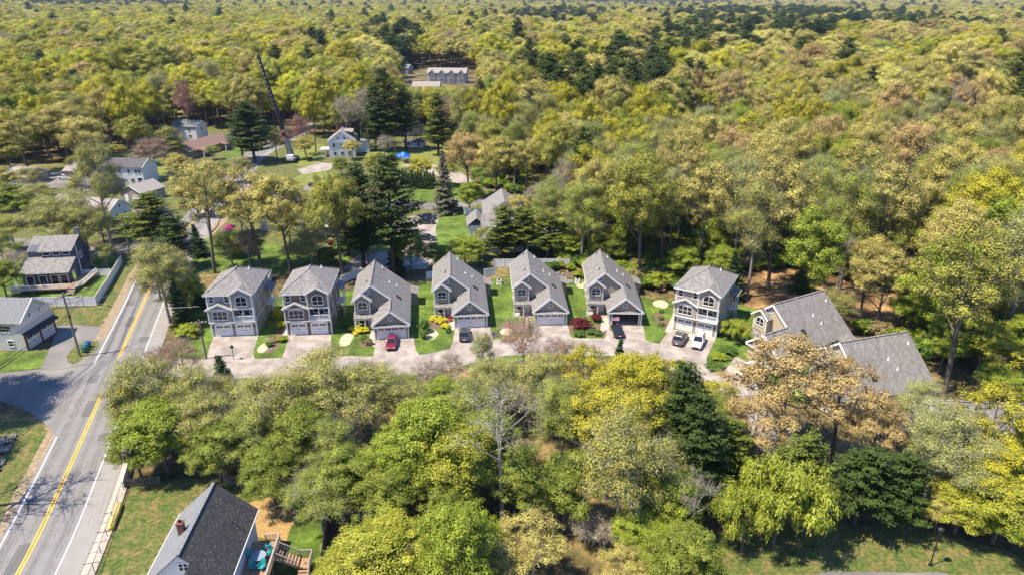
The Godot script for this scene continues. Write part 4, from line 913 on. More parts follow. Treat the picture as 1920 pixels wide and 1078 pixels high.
func make_materials() -> void:
	var leaf := plain("leaf", Color.WHITE, 0.55)
	leaf.vertex_color_use_as_albedo = true
	leaf.backlight_enabled = true
	leaf.backlight = Color(0.55, 0.56, 0.3)
	leaf.metallic_specular = 0.35
	var needle := plain("needle", Color.WHITE, 0.6)
	needle.vertex_color_use_as_albedo = true
	needle.metallic_specular = 0.3
	rough_mat("bark", lin(0.065, 0.053, 0.043), lin(0.2, 0.165, 0.14), 1.3, 0.03, 3, 0.95)
	rough_mat("pale_bark", lin(0.17, 0.15, 0.13), lin(0.42, 0.39, 0.35), 1.5, 0.03, 4, 0.95)
	rough_mat("pine_bark", lin(0.035, 0.025, 0.02), lin(0.10, 0.075, 0.06), 1.3, 0.03, 5, 0.95)
	rough_mat("forest_floor", lin(0.1, 0.1, 0.025), lin(0.32, 0.21, 0.09), 9.0, 0.02, 11)
	with_detail(M.forest_floor, 0.5, 61.0, 12)
	rough_mat("leaf_litter", lin(0.25, 0.15, 0.06), lin(0.58, 0.35, 0.15), 6.0, 0.03, 13)
	with_detail(M.leaf_litter, 0.55, 23.0, 14)
	rough_mat("lawn", lin(0.085, 0.15, 0.015), lin(0.175, 0.265, 0.03), 7.0, 0.035, 15, 1.0)
	with_detail(M.lawn, 0.68, 19.0, 16)
	rough_mat("rough_lawn", lin(0.08, 0.14, 0.02), lin(0.26, 0.2, 0.07), 11.0, 0.02, 17, 1.0)
	with_detail(M.rough_lawn, 0.7, 5.0, 18, 0.03)
	rough_mat("dry_grass", lin(0.26, 0.165, 0.06), lin(0.43, 0.29, 0.115), 4.0, 0.04, 19, 1.0)
	rough_mat("meadow", lin(0.1, 0.14, 0.022), lin(0.24, 0.235, 0.06), 13.0, 0.025, 20, 1.0)
	rough_mat("mulch", lin(0.07, 0.045, 0.03), lin(0.25, 0.17, 0.12), 2.0, 0.04, 21)
	rough_mat("sand", lin(0.42, 0.33, 0.2), lin(0.6, 0.49, 0.33), 3.0, 0.03, 22)
	rough_mat("drive", lin(0.36, 0.31, 0.27), lin(0.42, 0.365, 0.318), 17.0, 0.008, 23, 0.9, 3)
	with_detail(M.drive, 0.8, 11.0, 24, 0.012)
	rough_mat("old_asphalt", lin(0.18, 0.17, 0.165), lin(0.235, 0.222, 0.21), 19.0, 0.008, 25, 0.9, 3)
	with_detail(M.old_asphalt, 0.86, 43.0, 26, 0.02)
	rough_mat("concrete", lin(0.36, 0.31, 0.26), lin(0.5, 0.44, 0.37), 5.0, 0.03, 27)
	rough_mat("dirt", lin(0.2, 0.15, 0.09), lin(0.35, 0.27, 0.175), 6.0, 0.03, 28)
	rough_mat("stone", lin(0.12, 0.11, 0.1), lin(0.38, 0.35, 0.31), 1.1, 0.04, 29)
	course_mat("roof_grey", lin(0.185, 0.174, 0.166), lin(0.36, 0.34, 0.325), 16, 2.3, 31)
	with_detail(M.roof_grey, 0.8, 6.0, 30, 0.02)
	course_mat("roof_slate", lin(0.13, 0.14, 0.15), lin(0.24, 0.25, 0.265), 16, 2.3, 32)
	course_mat("roof_brown", lin(0.15, 0.09, 0.07), lin(0.28, 0.18, 0.14), 16, 2.3, 33)
	course_mat("roof_tan", lin(0.24, 0.21, 0.19), lin(0.38, 0.34, 0.32), 16, 2.3, 34)
	course_mat("roof_dark", lin(0.06, 0.058, 0.06), lin(0.13, 0.125, 0.13), 16, 2.3, 35)
	# the black roof of the nearest house: shingle courses with pale lichen spots
	var r := RandomNumberGenerator.new()
	r.seed = 99
	var im := Image.create(1024, 1024, false, Image.FORMAT_RGB8)  # 9.6 m a side
	for row in 64:
		var x := 0
		while x < 1024:
			var w := r.randi_range(14, 34)
			var t := r.randf()
			im.fill_rect(Rect2i(x, row * 16, mini(w, 1024 - x), 16), lin(0.03, 0.029, 0.028).lerp(lin(0.078, 0.074, 0.07), t))
			im.fill_rect(Rect2i(x, row * 16, mini(w, 1024 - x), 2), lin(0.01, 0.01, 0.01))
			x += w
	for i in 1000:
		var x := r.randi_range(8, 1010)
		var y := r.randi_range(8, 1010)
		var k := r.randi_range(7, 12) if r.randf() < 0.25 else r.randi_range(4, 7)
		var c := lin(0.5, 0.49, 0.42) * r.randf_range(0.55, 1.0)
		for dx in k:
			for dy in k:
				if Vector2(dx - k * 0.5, dy - k * 0.5).length() < k * 0.5 * r.randf_range(0.7, 1.15):
					im.set_pixel(mini(x + dx, 1023), mini(y + dy, 1023), c)
	var black := plain("roof_black", Color.WHITE, 0.85)
	black.albedo_texture = ImageTexture.create_from_image(im)
	black.uv1_triplanar = true
	black.uv1_scale = Vector3.ONE / 9.6
	black.uv1_triplanar_sharpness = 4.0
	rough_mat("straw", lin(0.5, 0.38, 0.1), lin(0.66, 0.53, 0.18), 0.8, 0.05, 46)
	plain("white", lin(0.78, 0.78, 0.77), 0.5)
	plain("vinyl", lin(0.8, 0.8, 0.8), 0.4)
	plain("glass", lin(0.018, 0.022, 0.028), 0.06)
	plain("pale_glass", lin(0.25, 0.29, 0.33), 0.1)
	plain("black", lin(0.012, 0.012, 0.013), 0.5)
	plain("rubber", lin(0.018, 0.018, 0.018), 0.85)
	plain("chrome", lin(0.55, 0.55, 0.56), 0.25, 0.9)
	plain("steel", lin(0.3, 0.3, 0.31), 0.5, 0.5)
	plain("lamp_red", lin(0.35, 0.015, 0.012), 0.25)
	plain("lamp_clear", lin(0.65, 0.66, 0.68), 0.1)
	plain("shade_grey", lin(0.2, 0.2, 0.2), 0.6)
	rough_mat("pole_wood", lin(0.15, 0.12, 0.09), lin(0.27, 0.22, 0.17), 1.0, 0.03, 41)
	rough_mat("fence_wood", lin(0.1, 0.08, 0.06), lin(0.24, 0.19, 0.15), 1.4, 0.03, 42)
	rough_mat("deck_wood", lin(0.25, 0.15, 0.085), lin(0.42, 0.27, 0.17), 1.4, 0.03, 43)
	rough_mat("rail_wood", lin(0.24, 0.2, 0.165), lin(0.4, 0.34, 0.29), 1.4, 0.03, 44)
	rough_mat("brick_red", lin(0.13, 0.05, 0.035), lin(0.26, 0.11, 0.075), 0.5, 0.06, 45)
	for w in [["wall_blue_grey", 0.31, 0.315, 0.3], ["wall_taupe", 0.19, 0.16, 0.135], ["wall_sage", 0.27, 0.255, 0.215], ["wall_putty", 0.37, 0.32, 0.26], ["wall_beige", 0.42, 0.365, 0.3], ["wall_cream", 0.5, 0.42, 0.28], ["wall_navy", 0.055, 0.075, 0.11], ["wall_white", 0.72, 0.73, 0.75], ["wall_ivory", 0.6, 0.59, 0.55], ["wall_pale", 0.58, 0.6, 0.63], ["wall_grey", 0.25, 0.26, 0.28], ["wall_tan", 0.33, 0.28, 0.22]]:
		siding(w[0], w[1], w[2], w[3])

func siding(name_: String, r: float, g: float, b: float) -> void:  # lap siding: a soft line under each board
	var im := Image.create(64, 128, false, Image.FORMAT_RGB8)
	var q := RandomNumberGenerator.new()
	q.seed = hash(name_)
	for row in 8:
		var k := q.randf_range(0.93, 1.0)
		im.fill_rect(Rect2i(0, row * 16, 64, 16), lin(r * k, g * k, b * k))
		im.fill_rect(Rect2i(0, row * 16, 64, 2), lin(r * 0.72, g * 0.72, b * 0.72))
	var m := plain(name_, Color.WHITE, 0.65)
	m.albedo_texture = ImageTexture.create_from_image(im)
	m.uv1_triplanar = true
	m.uv1_scale = Vector3.ONE / 1.1
	m.uv1_triplanar_sharpness = 8.0

# ------------------------------------------------------------------ houses
# A window: white frame with glazing bars, panes behind. At the middle of its opening, facing +z before turning.
func window(parent: Node3D, x: float, y: float, z: float, w: float, h: float, turn := 0.0, cols := 1, rows := 2, arch := 0.0, frame := "white", pane := "glass") -> MeshInstance3D:
	var s := Shape.new()
	var f := 0.11
	s.box(-w / 2 - f, -h / 2 - f, 0.0, -w / 2, h / 2 + f, 0.07)
	s.box(w / 2, -h / 2 - f, 0.0, w / 2 + f, h / 2 + f, 0.07)
	s.box(-w / 2, -h / 2 - f - 0.03, 0.0, w / 2, -h / 2, 0.09)
	if arch > 0:
		var n := 8
		for i in n:
			var a := PI * i / n
			var b := PI * (i + 1) / n
			var p0 := Vector2(-cos(a) * w / 2, h / 2 + sin(a) * arch)
			var p1 := Vector2(-cos(b) * w / 2, h / 2 + sin(b) * arch)
			s.bar(Vector3(p0.x, p0.y, 0.035), Vector3(p1.x, p1.y, 0.035), 0.07, 0.13)
	else:
		s.box(-w / 2, h / 2, 0.0, w / 2, h / 2 + f, 0.07)
	for i in range(1, cols):
		var bx := -w / 2 + w * i / cols
		s.box(bx - 0.035, -h / 2, 0.0, bx + 0.035, h / 2 + arch * 0.95, 0.055)
	for i in range(1, rows):
		var by := -h / 2 + h * i / rows
		s.box(-w / 2, by - 0.03, 0.0, w / 2, by + 0.03, 0.05)
	var o := put("window", s, M[frame], parent)
	o.position = Vector3(x, y, z)
	o.rotation.y = deg_to_rad(turn)
	for i in cols:
		var g := Shape.new()
		var x0 := -w / 2 + w * i / cols
		var x1 := x0 + w / cols
		if arch > 0:
			var poly := PackedVector2Array([Vector2(x0, -h / 2), Vector2(x1, -h / 2)])
			for k in 6:
				var xx := lerpf(x1, x0, k / 5.0)
				poly.append(Vector2(xx, h / 2 + arch * sqrt(maxf(0.0, 1 - pow(xx / (w / 2), 2)))))
			g.prism(poly, 0.004, 0.02)
		else:
			g.box(x0, -h / 2, 0.004, x1, h / 2, 0.02)
		put("pane", g, M[pane], o)
	return o

func box_part(called: String, parent: Node3D, mat: String, x0: float, y0: float, z0: float, x1: float, y1: float, z1: float) -> MeshInstance3D:
	var s := Shape.new()
	s.box(x0, y0, z0, x1, y1, z1)
	return put(called, s, M[mat], parent)

func garage_door(parent: Node3D, x: float, z: float, w: float, h: float, lights: int) -> void:  # left edge x
	var s := Shape.new()
	for r in 4:
		s.box(x, 0.02 + h * r / 4.0, z - 0.06, x + w, h * (r + 1) / 4.0 - 0.015, z)
	s.box(x + 0.02, 0.02, z - 0.09, x + w - 0.02, h, z - 0.06)
	var o := put("garage_door", s, M.white, parent)
	var each := w / lights
	for i in lights:
		for k in 2:
			var g := Shape.new()
			var c := x + each * (i + 0.5) + (k - 0.5) * each * 0.42
			g.box(c - each * 0.17, h * 0.79, z, c + each * 0.17, h * 0.93, z + 0.012)
			put("pane", g, M.glass, o)
	box_part("handle", o, "black", x + w / 2 - 0.15, h * 0.42, z, x + w / 2 - 0.08, h * 0.5, z + 0.04)
	box_part("handle", o, "black", x + w / 2 + 0.08, h * 0.42, z, x + w / 2 + 0.15, h * 0.5, z + 0.04)

# gable roof over x0..x1 with the ridge along z at x = xr
func gable(parent: Node3D, mat: String, x0: float, y0: float, xr: float, yr: float, x1: float, y1: float, za: float, zb: float, thick := 0.16, trim := true, called := "roof") -> MeshInstance3D:
	var s := Shape.new()
	s.prism(PackedVector2Array([Vector2(x0, y0 - thick), Vector2(xr, yr - thick), Vector2(x1, y1 - thick), Vector2(x1, y1), Vector2(xr, yr), Vector2(x0, y0)]), za, zb)
	var o := put(called, s, M[mat], parent)
	if trim:
		var t := Shape.new()
		for z in [zb - 0.02]:
			t.bar(Vector3(x0, y0 - thick * 0.75, z), Vector3(xr, yr - thick * 0.75, z), 0.1, thick + 0.14)
			t.bar(Vector3(xr, yr - thick * 0.75, z), Vector3(x1, y1 - thick * 0.75, z), 0.1, thick + 0.14)
		put("rake_trim", t, M.white, o)
	return o

func pipe_vent(parent: Node3D, x: float, y: float, z: float, dark := true) -> void:
	var s := Shape.new()
	s.lathe([Vector2(0.2, -0.15), Vector2(0.17, 0.1), Vector2(0.07, 0.16), Vector2(0.07, 0.5), Vector2(0.0, 0.5)], 8, Vector3(x, y, z))
	put("roof_vent", s, M.black if dark else M.white, parent)

func sconce(parent: Node3D, x: float, y: float, z: float) -> void:
	var s := Shape.new()
	s.box(x - 0.08, y - 0.16, z, x + 0.08, y + 0.16, z + 0.14)
	put("wall_lamp", s, M.black, parent)

# The three-storey house: hip roof, two garage doors, a bay with a gable on the left, a balcony under a gabled bay on the right. Front at z = 0.
func tall_house(label: String, at: Vector3, turn: float, wall: String, spare: bool) -> Node3D:
	var o := thing("town_house", label, "house", at, turn, "detached houses along the court")
	var s := Shape.new()
	s.box(-3.8, 0.0, -10.6, 3.8, 2.8, 0.0)
	s.box(-3.8, 2.8, -10.6, 0.35, 5.3, 0.0)
	s.box(0.35, 2.8, -10.6, 3.8, 5.3, -1.7)
	s.box(-3.8, 5.3, -10.6, 3.8, 8.0, 0.0)
	put("wall", s, M[wall], o)
	s = Shape.new()
	s.box(-3.72, 2.86, 0.0, 0.1, 5.35, 0.55)
	s.prism(PackedVector2Array([Vector2(-3.72, 5.35), Vector2(0.1, 5.35), Vector2(-1.8, 6.25)]), 0.0, 0.53)
	put("bay", s, M[wall], o)
	s = Shape.new()
	s.box(0.3, 5.36, 0.0, 3.76, 8.0, 0.55)
	s.prism(PackedVector2Array([Vector2(0.3, 8.0), Vector2(3.76, 8.0), Vector2(2.03, 8.95)]), -0.4, 0.53)
	put("bay", s, M[wall], o)
	# hip roof
	s = Shape.new()
	var e := 0.42
	var a := Vector3(-3.8 - e, 7.95, 0.0 + e)
	var b := Vector3(3.8 + e, 7.95, 0.0 + e)
	var c := Vector3(3.8 + e, 7.95, -10.6 - e)
	var d := Vector3(-3.8 - e, 7.95, -10.6 - e)
	var p := Vector3(0, 10.55, -4.3)
	var q := Vector3(0, 10.55, -6.3)
	s.quad(a, d, c, b)
	s.tri(a, p, b)
	s.tri(c, q, d)
	s.quad(b, p, q, c)
	s.quad(d, q, p, a)
	var roof := put("roof", s, M.roof_grey, o)
	s = Shape.new()
	for k in [[a, b], [b, c], [c, d], [d, a]]:
		s.bar(k[0] + Vector3(0, -0.13, 0), k[1] + Vector3(0, -0.13, 0), 0.06, 0.22)
	put("gutter", s, M.white, roof)
	s = Shape.new()
	for k in [[a, p], [b, p], [c, q], [d, q], [p, q]]:
		s.bar(k[0] + Vector3(0, 0.03, 0), k[1] + Vector3(0, 0.03, 0), 0.28, 0.05)
	put("ridge_cap", s, M.roof_grey, roof)
	gable(o, "roof_grey", -4.1, 5.38, -1.8, 6.5, 0.45, 5.38, 0.0, 0.95, 0.12, true, "bay_roof")
	gable(o, "roof_grey", -0.05, 7.98, 2.03, 9.2, 4.12, 7.98, -2.6, 0.98, 0.12, true, "bay_roof")
	pipe_vent(roof, 0.1, 10.5, -6.4)
	pipe_vent(roof, 1.7, 9.6, -7.5, false)
	# white trim
	for x in [-3.8, 3.8]:
		box_part("trim", o, "white", x - 0.11, 0.0, -0.1, x + 0.11, 7.9, 0.03)
		box_part("trim", o, "white", x - 0.11, 0.0, -10.7, x + 0.11, 7.9, -10.5)
	box_part("trim", o, "white", -3.83, 5.2, 0.55, 0.2, 5.4, 0.6)
	box_part("trim", o, "white", 0.24, 2.8, 0.0, 0.42, 8.0, 0.6)
	box_part("trim", o, "white", -3.9, 2.74, -0.05, 3.9, 2.95, 0.62)
	box_part("trim", o, "white", 0.42, 5.2, -0.05, 3.9, 5.42, 0.6)
	box_part("trim", o, "white", 3.68, 2.95, 0.42, 3.84, 7.9, 0.59)
	box_part("trim", o, "white", -3.84, 2.95, 0.42, -3.66, 5.2, 0.59)
	box_part("trim", o, "white", 3.79, 2.74, -10.6, 3.83, 2.92, -0.1)
	window(o, -1.8, 4.15, 0.55, 2.35, 1.35, 0, 3, 2, 0.22)
	window(o, 2.05, 6.55, 0.55, 1.75, 1.25, 0, 2, 2, 0.5)
	window(o, -3.0, 7.0, 0.0, 0.72, 1.15)
	window(o, -0.45, 7.0, 0.0, 0.72, 1.15)
	window(o, 1.15, 4.2, -1.7, 0.8, 1.3)
	window(o, 2.05, 4.05, -1.7, 0.8, 1.7)
	window(o, 3.0, 4.2, -1.7, 0.8, 1.3)
	for w in [[-2.4, 6.8], [-6.2, 6.8], [-8.8, 6.8], [-3.6, 4.2], [-7.8, 4.2], [-5.2, 1.6], [-8.6, 1.5]]:
		window(o, 3.8, w[1], w[0], 0.75, 1.2, 90)
		window(o, -3.8, w[1], w[0] - 0.7, 0.75, 1.2, -90)
	# balcony
	var bal := box_part("balcony", o, "white", 0.42, 2.95, -1.7, 3.68, 3.02, 0.62)
	s = Shape.new()
	s.box(0.42, 3.88, 0.5, 3.68, 3.98, 0.6)
	s.box(0.42, 3.06, 0.5, 3.68, 3.14, 0.6)
	s.box(2.0, 2.95, 0.5, 2.12, 5.2, 0.6)
	for i in 22:
		var x := 0.5 + i * 0.148
		s.box(x, 3.14, 0.53, x + 0.05, 3.88, 0.57)
	put("railing", s, M.white, bal)
	for x in [-3.05, 0.45]:
		garage_door(o, x, 0.02, 2.55, 2.15, 2)
		s = Shape.new()
		s.box(x - 0.2, 0.0, 0.0, x, 2.3, 0.08)
		s.box(x + 2.55, 0.0, 0.0, x + 2.75, 2.3, 0.08)
		s.prism(PackedVector2Array([Vector2(x - 0.2, 2.16), Vector2(x + 2.75, 2.16), Vector2(x + 2.75, 2.3), Vector2(x + 2.1, 2.5), Vector2(x + 1.27, 2.56), Vector2(x + 0.45, 2.5), Vector2(x - 0.2, 2.3)]), 0.0, 0.085)
		put("door_trim", s, M.white, o)
	for x in [-3.5, -0.02 + 0.0, 3.48]:
		sconce(o, x, 1.8, 0.03)
	# rear porch
	box_part("rear_porch", o, "white", 3.8, 2.5, -10.4, 5.0, 2.62, -7.4)
	for z in [-10.3, -8.9, -7.5]:
		box_part("porch_post", o, "white", 4.85, 0.0, z - 0.06, 4.97, 5.4, z + 0.06)
	box_part("porch_post", o, "white", 4.85, 3.4, -10.3, 4.95, 3.5, -7.5)
	s = Shape.new()
	s.slab(Vector3(3.8, 5.9, -7.1), Vector3(5.3, 5.4, -7.1), Vector3(5.3, 5.4, -10.7), Vector3(3.8, 5.9, -10.7), 0.14)
	put("porch_roof", s, M.roof_grey, o)
	return o

# The gabled house with a garage wing whose right slope runs on from the main roof. Origin at the garage's front left corner.
func gable_house(label: String, at: Vector3, turn: float, wall: String, open_door := false, mirror := false) -> Node3D:
	var o := thing("gabled_house", label, "house", at, turn, "detached houses along the court")
	var k := 0.82
	var s := Shape.new()
	s.prism(PackedVector2Array([Vector2(-3.5, 0), Vector2(5.7, 0), Vector2(5.7, 8.05 - k * 6.3), Vector2(-0.6, 8.05), Vector2(-3.5, 8.05 - k * 2.9)]), -17.0, -5.3)
	put("wall", s, M[wall], o)
	# garage: piers, side walls and the gable above the door
	s = Shape.new()
	s.box(0.0, 0.0, -5.3, 0.15, 2.3, 0.0)
	s.box(5.55, 0.0, -5.3, 5.7, 2.3, 0.0)
	s.box(0.15, 0.0, -0.15, 0.5, 2.3, 0.0)
	s.box(5.2, 0.0, -0.15, 5.55, 2.3, 0.0)
	s.prism(PackedVector2Array([Vector2(0, 2.3), Vector2(5.7, 2.3), Vector2(5.7, 5.3 - k * 2.95), Vector2(2.75, 5.3), Vector2(0, 5.3 - k * 2.75)]), -0.15, 0.0)
	s.box(0.0, 2.3, -5.3, 0.15, 3.0, -0.15)
	s.box(5.55, 2.3, -5.3, 5.7, 2.85, -0.15)
	put("garage_wall", s, M[wall], o)
	if open_door:
		box_part("garage_floor", o, "concrete", 0.15, -0.02, -5.3, 5.55, 0.03, 0.0)
	else:
		garage_door(o, 0.5, -0.04, 4.7, 2.2, 4)
	# front bay with its own gable
	s = Shape.new()
	s.prism(PackedVector2Array([Vector2(-3.46, 3.0), Vector2(-0.9, 3.0), Vector2(-0.9, 5.7), Vector2(-2.18, 6.65), Vector2(-3.46, 5.7)]), -5.3, -4.35)
	put("bay", s, M[wall], o)
	gable(o, "roof_grey", -3.95, 5.52, -2.18, 6.9, -0.42, 5.52, -6.4, -3.95, 0.12, true, "bay_roof")
	# roofs
	s = Shape.new()
	s.slab(Vector3(-3.95, 8.2 - k * 3.35, -4.9), Vector3(-0.6, 8.2, -4.9), Vector3(-0.6, 8.2, -17.35), Vector3(-3.95, 8.2 - k * 3.35, -17.35), 0.16)
	s.slab(Vector3(-0.6, 8.2, -4.9), Vector3(2.75, 8.2 - k * 3.35, -4.9), Vector3(2.75, 8.2 - k * 3.35, -17.35), Vector3(-0.6, 8.2, -17.35), 0.16)
	s.slab(Vector3(2.75, 8.2 - k * 3.35, 0.38), Vector3(6.1, 8.2 - k * 6.7, 0.38), Vector3(6.1, 8.2 - k * 6.7, -17.35), Vector3(2.75, 8.2 - k * 3.35, -17.35), 0.16)
	var roof := put("roof", s, M.roof_grey, o)
	s = Shape.new()
	s.slab(Vector3(-0.5, 8.2 - k * 6.6, 0.38), Vector3(2.75, 8.2 - k * 3.35, 0.38), Vector3(2.75, 8.2 - k * 3.35, -5.28), Vector3(-0.5, 8.2 - k * 6.6, -5.28), 0.16)
	put("garage_roof", s, M.roof_grey, o)
	s = Shape.new()
	s.bar(Vector3(-3.95, 8.05 - k * 3.35, -4.88), Vector3(-0.6, 8.05, -4.88), 0.1, 0.3)
	s.bar(Vector3(-0.6, 8.05, -4.88), Vector3(2.8, 8.05 - k * 3.4, -4.88), 0.1, 0.3)
	s.bar(Vector3(-0.5, 8.05 - k * 6.6, 0.4), Vector3(2.75, 8.05 - k * 3.35, 0.4), 0.1, 0.32)
	s.bar(Vector3(2.75, 8.05 - k * 3.35, 0.4), Vector3(6.1, 8.05 - k * 6.7, 0.4), 0.1, 0.32)
	s.bar(Vector3(6.1, 8.02 - k * 6.7, 0.4), Vector3(6.1, 8.02 - k * 6.7, -17.3), 0.09, 0.18)
	s.bar(Vector3(-3.95, 8.02 - k * 3.35, -4.9), Vector3(-3.95, 8.02 - k * 3.35, -17.3), 0.09, 0.18)
	put("rake_trim", s, M.white, roof)
	s = Shape.new()
	s.bar(Vector3(-0.6, 8.23, -4.9), Vector3(-0.6, 8.23, -17.35), 0.3, 0.05)
	s.bar(Vector3(2.75, 8.23 - k * 3.35, 0.38), Vector3(2.75, 8.23 - k * 3.35, -4.9), 0.3, 0.05)
	put("ridge_cap", s, M.roof_grey, roof)
	s = Shape.new()  # little roof over the garage door
	s.slab(Vector3(-0.42, 2.62, 0.5), Vector3(6.05, 2.62, 0.5), Vector3(6.05, 2.86, 0.0), Vector3(-0.42, 2.86, 0.0), 0.1)
	put("eyebrow_roof", s, M.roof_grey, o)
	box_part("trim", o, "white", -0.12, 0.0, -0.12, 0.1, 2.3, 0.04)
	box_part("trim", o, "white", 5.6, 0.0, -0.12, 5.82, 2.3, 0.04)
	box_part("trim", o, "white", 0.34, 0.0, 0.0, 0.5, 2.34, 0.06)
	box_part("trim", o, "white", 5.2, 0.0, 0.0, 5.36, 2.34, 0.06)
	box_part("trim", o, "white", 0.34, 2.2, 0.0, 5.36, 2.36, 0.062)
	box_part("trim", o, "white", -0.4, 2.44, 0.0, 6.03, 2.6, 0.53)
	for x in [-3.5, -0.94]:
		box_part("trim", o, "white", x - 0.06, 3.0, -4.45, x + 0.1, 5.66, -4.32)
	box_part("trim", o, "white", -3.58, 0.0, -5.36, -3.44, 5.5, -5.2)
	# porch under the bay
	s = Shape.new()
	s.slab(Vector3(-3.8, 2.62, -3.3), Vector3(-0.02, 2.62, -3.3), Vector3(-0.02, 3.12, -5.28), Vector3(-3.8, 3.12, -5.28), 0.14)
	put("porch_roof", s, M.roof_grey, o)
	box_part("porch_post", o, "white", -3.75, 2.3, -3.5, -0.02, 2.5, -3.36)
	box_part("porch_post", o, "white", -3.7, 0.0, -3.6, -3.45, 2.3, -3.36)
	box_part("porch_post", o, "white", -1.95, 0.0, -3.58, -1.75, 2.3, -3.38)
	box_part("porch_floor", o, "concrete", -3.75, 0.0, -5.3, -0.02, 0.14, -3.3)
	box_part("front_door", o, "white", -1.5, 0.14, -5.3, -0.5, 2.2, -5.24)
	window(o, -2.6, 1.4, -5.3, 0.9, 1.3)
	window(o, -2.18, 4.45, -4.35, 1.5, 1.0, 0, 2, 2, 0.42)
	window(o, -1.2, 6.75, -5.3, 0.55, 0.6, 0, 2, 2)
	window(o, 2.75, 3.9, 0.0, 0.6, 0.62, 0, 2, 2)
	for z in [-7.5, -11.0, -14.5]:
		window(o, -3.5, 4.2, z, 0.8, 1.2, -90)
		window(o, -3.5, 1.5, z, 0.8, 1.3, -90)
		window(o, 5.7, 1.5, z + 1.5, 0.8, 1.3, 90)
	sconce(o, 0.22, 1.7, 0.0)
	sconce(o, 5.48, 1.7, 0.0)
	# skylight and vents on the right slope, lying on it
	var slope := func(x: float, z: float) -> Vector3: return Vector3(x, 8.2 - k * (x + 0.6), z)
	s = Shape.new()
	s.slab(slope.call(3.6, -7.2) + Vector3(0, 0.12, 0), slope.call(4.5, -7.2) + Vector3(0, 0.12, 0), slope.call(4.5, -8.0) + Vector3(0, 0.12, 0), slope.call(3.6, -8.0) + Vector3(0, 0.12, 0), 0.2)
	put("skylight", s, M.glass, roof)
	for v in [[2.3, -11.5], [3.6, -12.2], [0.9, -16.2]]:
		var at2: Vector3 = slope.call(v[0], v[1])
		pipe_vent(roof, at2.x, at2.y, at2.z, false)
	pipe_vent(roof, -1.3, 7.6, -16.2)
	pipe_vent(roof, -1.4, 7.5, -8.0)
	s = Shape.new()
	s.prism(PackedVector2Array([Vector2(5.7, 0), Vector2(7.2, 0), Vector2(7.2, 2.35), Vector2(5.7, 2.75)]), -16.6, -13.6)
	put("rear_room", s, M[wall], o)
	s = Shape.new()
	s.slab(Vector3(5.9, 2.95, -13.3), Vector3(7.5, 2.45, -13.3), Vector3(7.5, 2.45, -16.9), Vector3(5.9, 2.95, -16.9), 0.14)
	put("rear_roof", s, M.roof_grey, o)
	return o

# A plain gabled house: ridge along x or z, windows on the sides that show.
func plain_house(called: String, label: String, at: Vector3, turn: float, w: float, d: float, eave: float, rise: float, wall: String, roof_mat: String, rows: Array, group := "", over := 0.35) -> Node3D:
	var o := thing(called, label, "house" if called.ends_with("house") else called.replace("_", " "), at, turn, group)
	var s := Shape.new()  # ridge along z, gable ends at z = +-d/2
	s.prism(PackedVector2Array([Vector2(-w / 2, 0), Vector2(w / 2, 0), Vector2(w / 2, eave), Vector2(0, eave + rise), Vector2(-w / 2, eave)]), -d / 2, d / 2)
	put("wall", s, M[wall], o)
	var k := rise / (w / 2)
	gable(o, roof_mat, -w / 2 - over, eave - k * over + 0.16, 0, eave + rise + 0.16, w / 2 + over, eave - k * over + 0.16, -d / 2 - over, d / 2 + over, 0.15)
	for r in rows:  # [side, along, height, width, tall]
		match r[0]:
			"f": window(o, r[1], r[2], d / 2, r[3], r[4])
			"r": window(o, w / 2, r[2], r[1], r[3], r[4], 90)
			"l": window(o, -w / 2, r[2], r[1], r[3], r[4], -90)
	return o

func chimney(parent: Node3D, x: float, y: float, z: float, w: float, h: float, mat := "brick_red") -> void:
	var s := Shape.new()
	s.box(x - w / 2, y, z - w / 2, x + w / 2, y + h, z + w / 2)
	s.box(x - w / 2 - 0.06, y + h, z - w / 2 - 0.06, x + w / 2 + 0.06, y + h + 0.12, z + w / 2 + 0.06)
	var o := put("chimney", s, M[mat], parent)
	s = Shape.new()
	s.lathe([Vector2(w * 0.28, y + h + 0.12), Vector2(w * 0.28, y + h + 0.3), Vector2(w * 0.2, y + h + 0.3), Vector2(w * 0.2, y + h + 0.13), Vector2(0, y + h + 0.13)], 8, Vector3(x, 0, z))
	put("flue", s, M.black, o)

# ------------------------------------------------------------------ vehicles, fences, poles and small things
func paint(r: float, g: float, b: float) -> StandardMaterial3D:
	var key := "paint_%d_%d_%d" % [r * 999, g * 999, b * 999]
	if not M.has(key):
		var m := plain(key, lin(r, g, b), 0.3, 0.15)
		m.clearcoat_enabled = true
		m.clearcoat = 0.8
		m.clearcoat_roughness = 0.08
	return M[key]

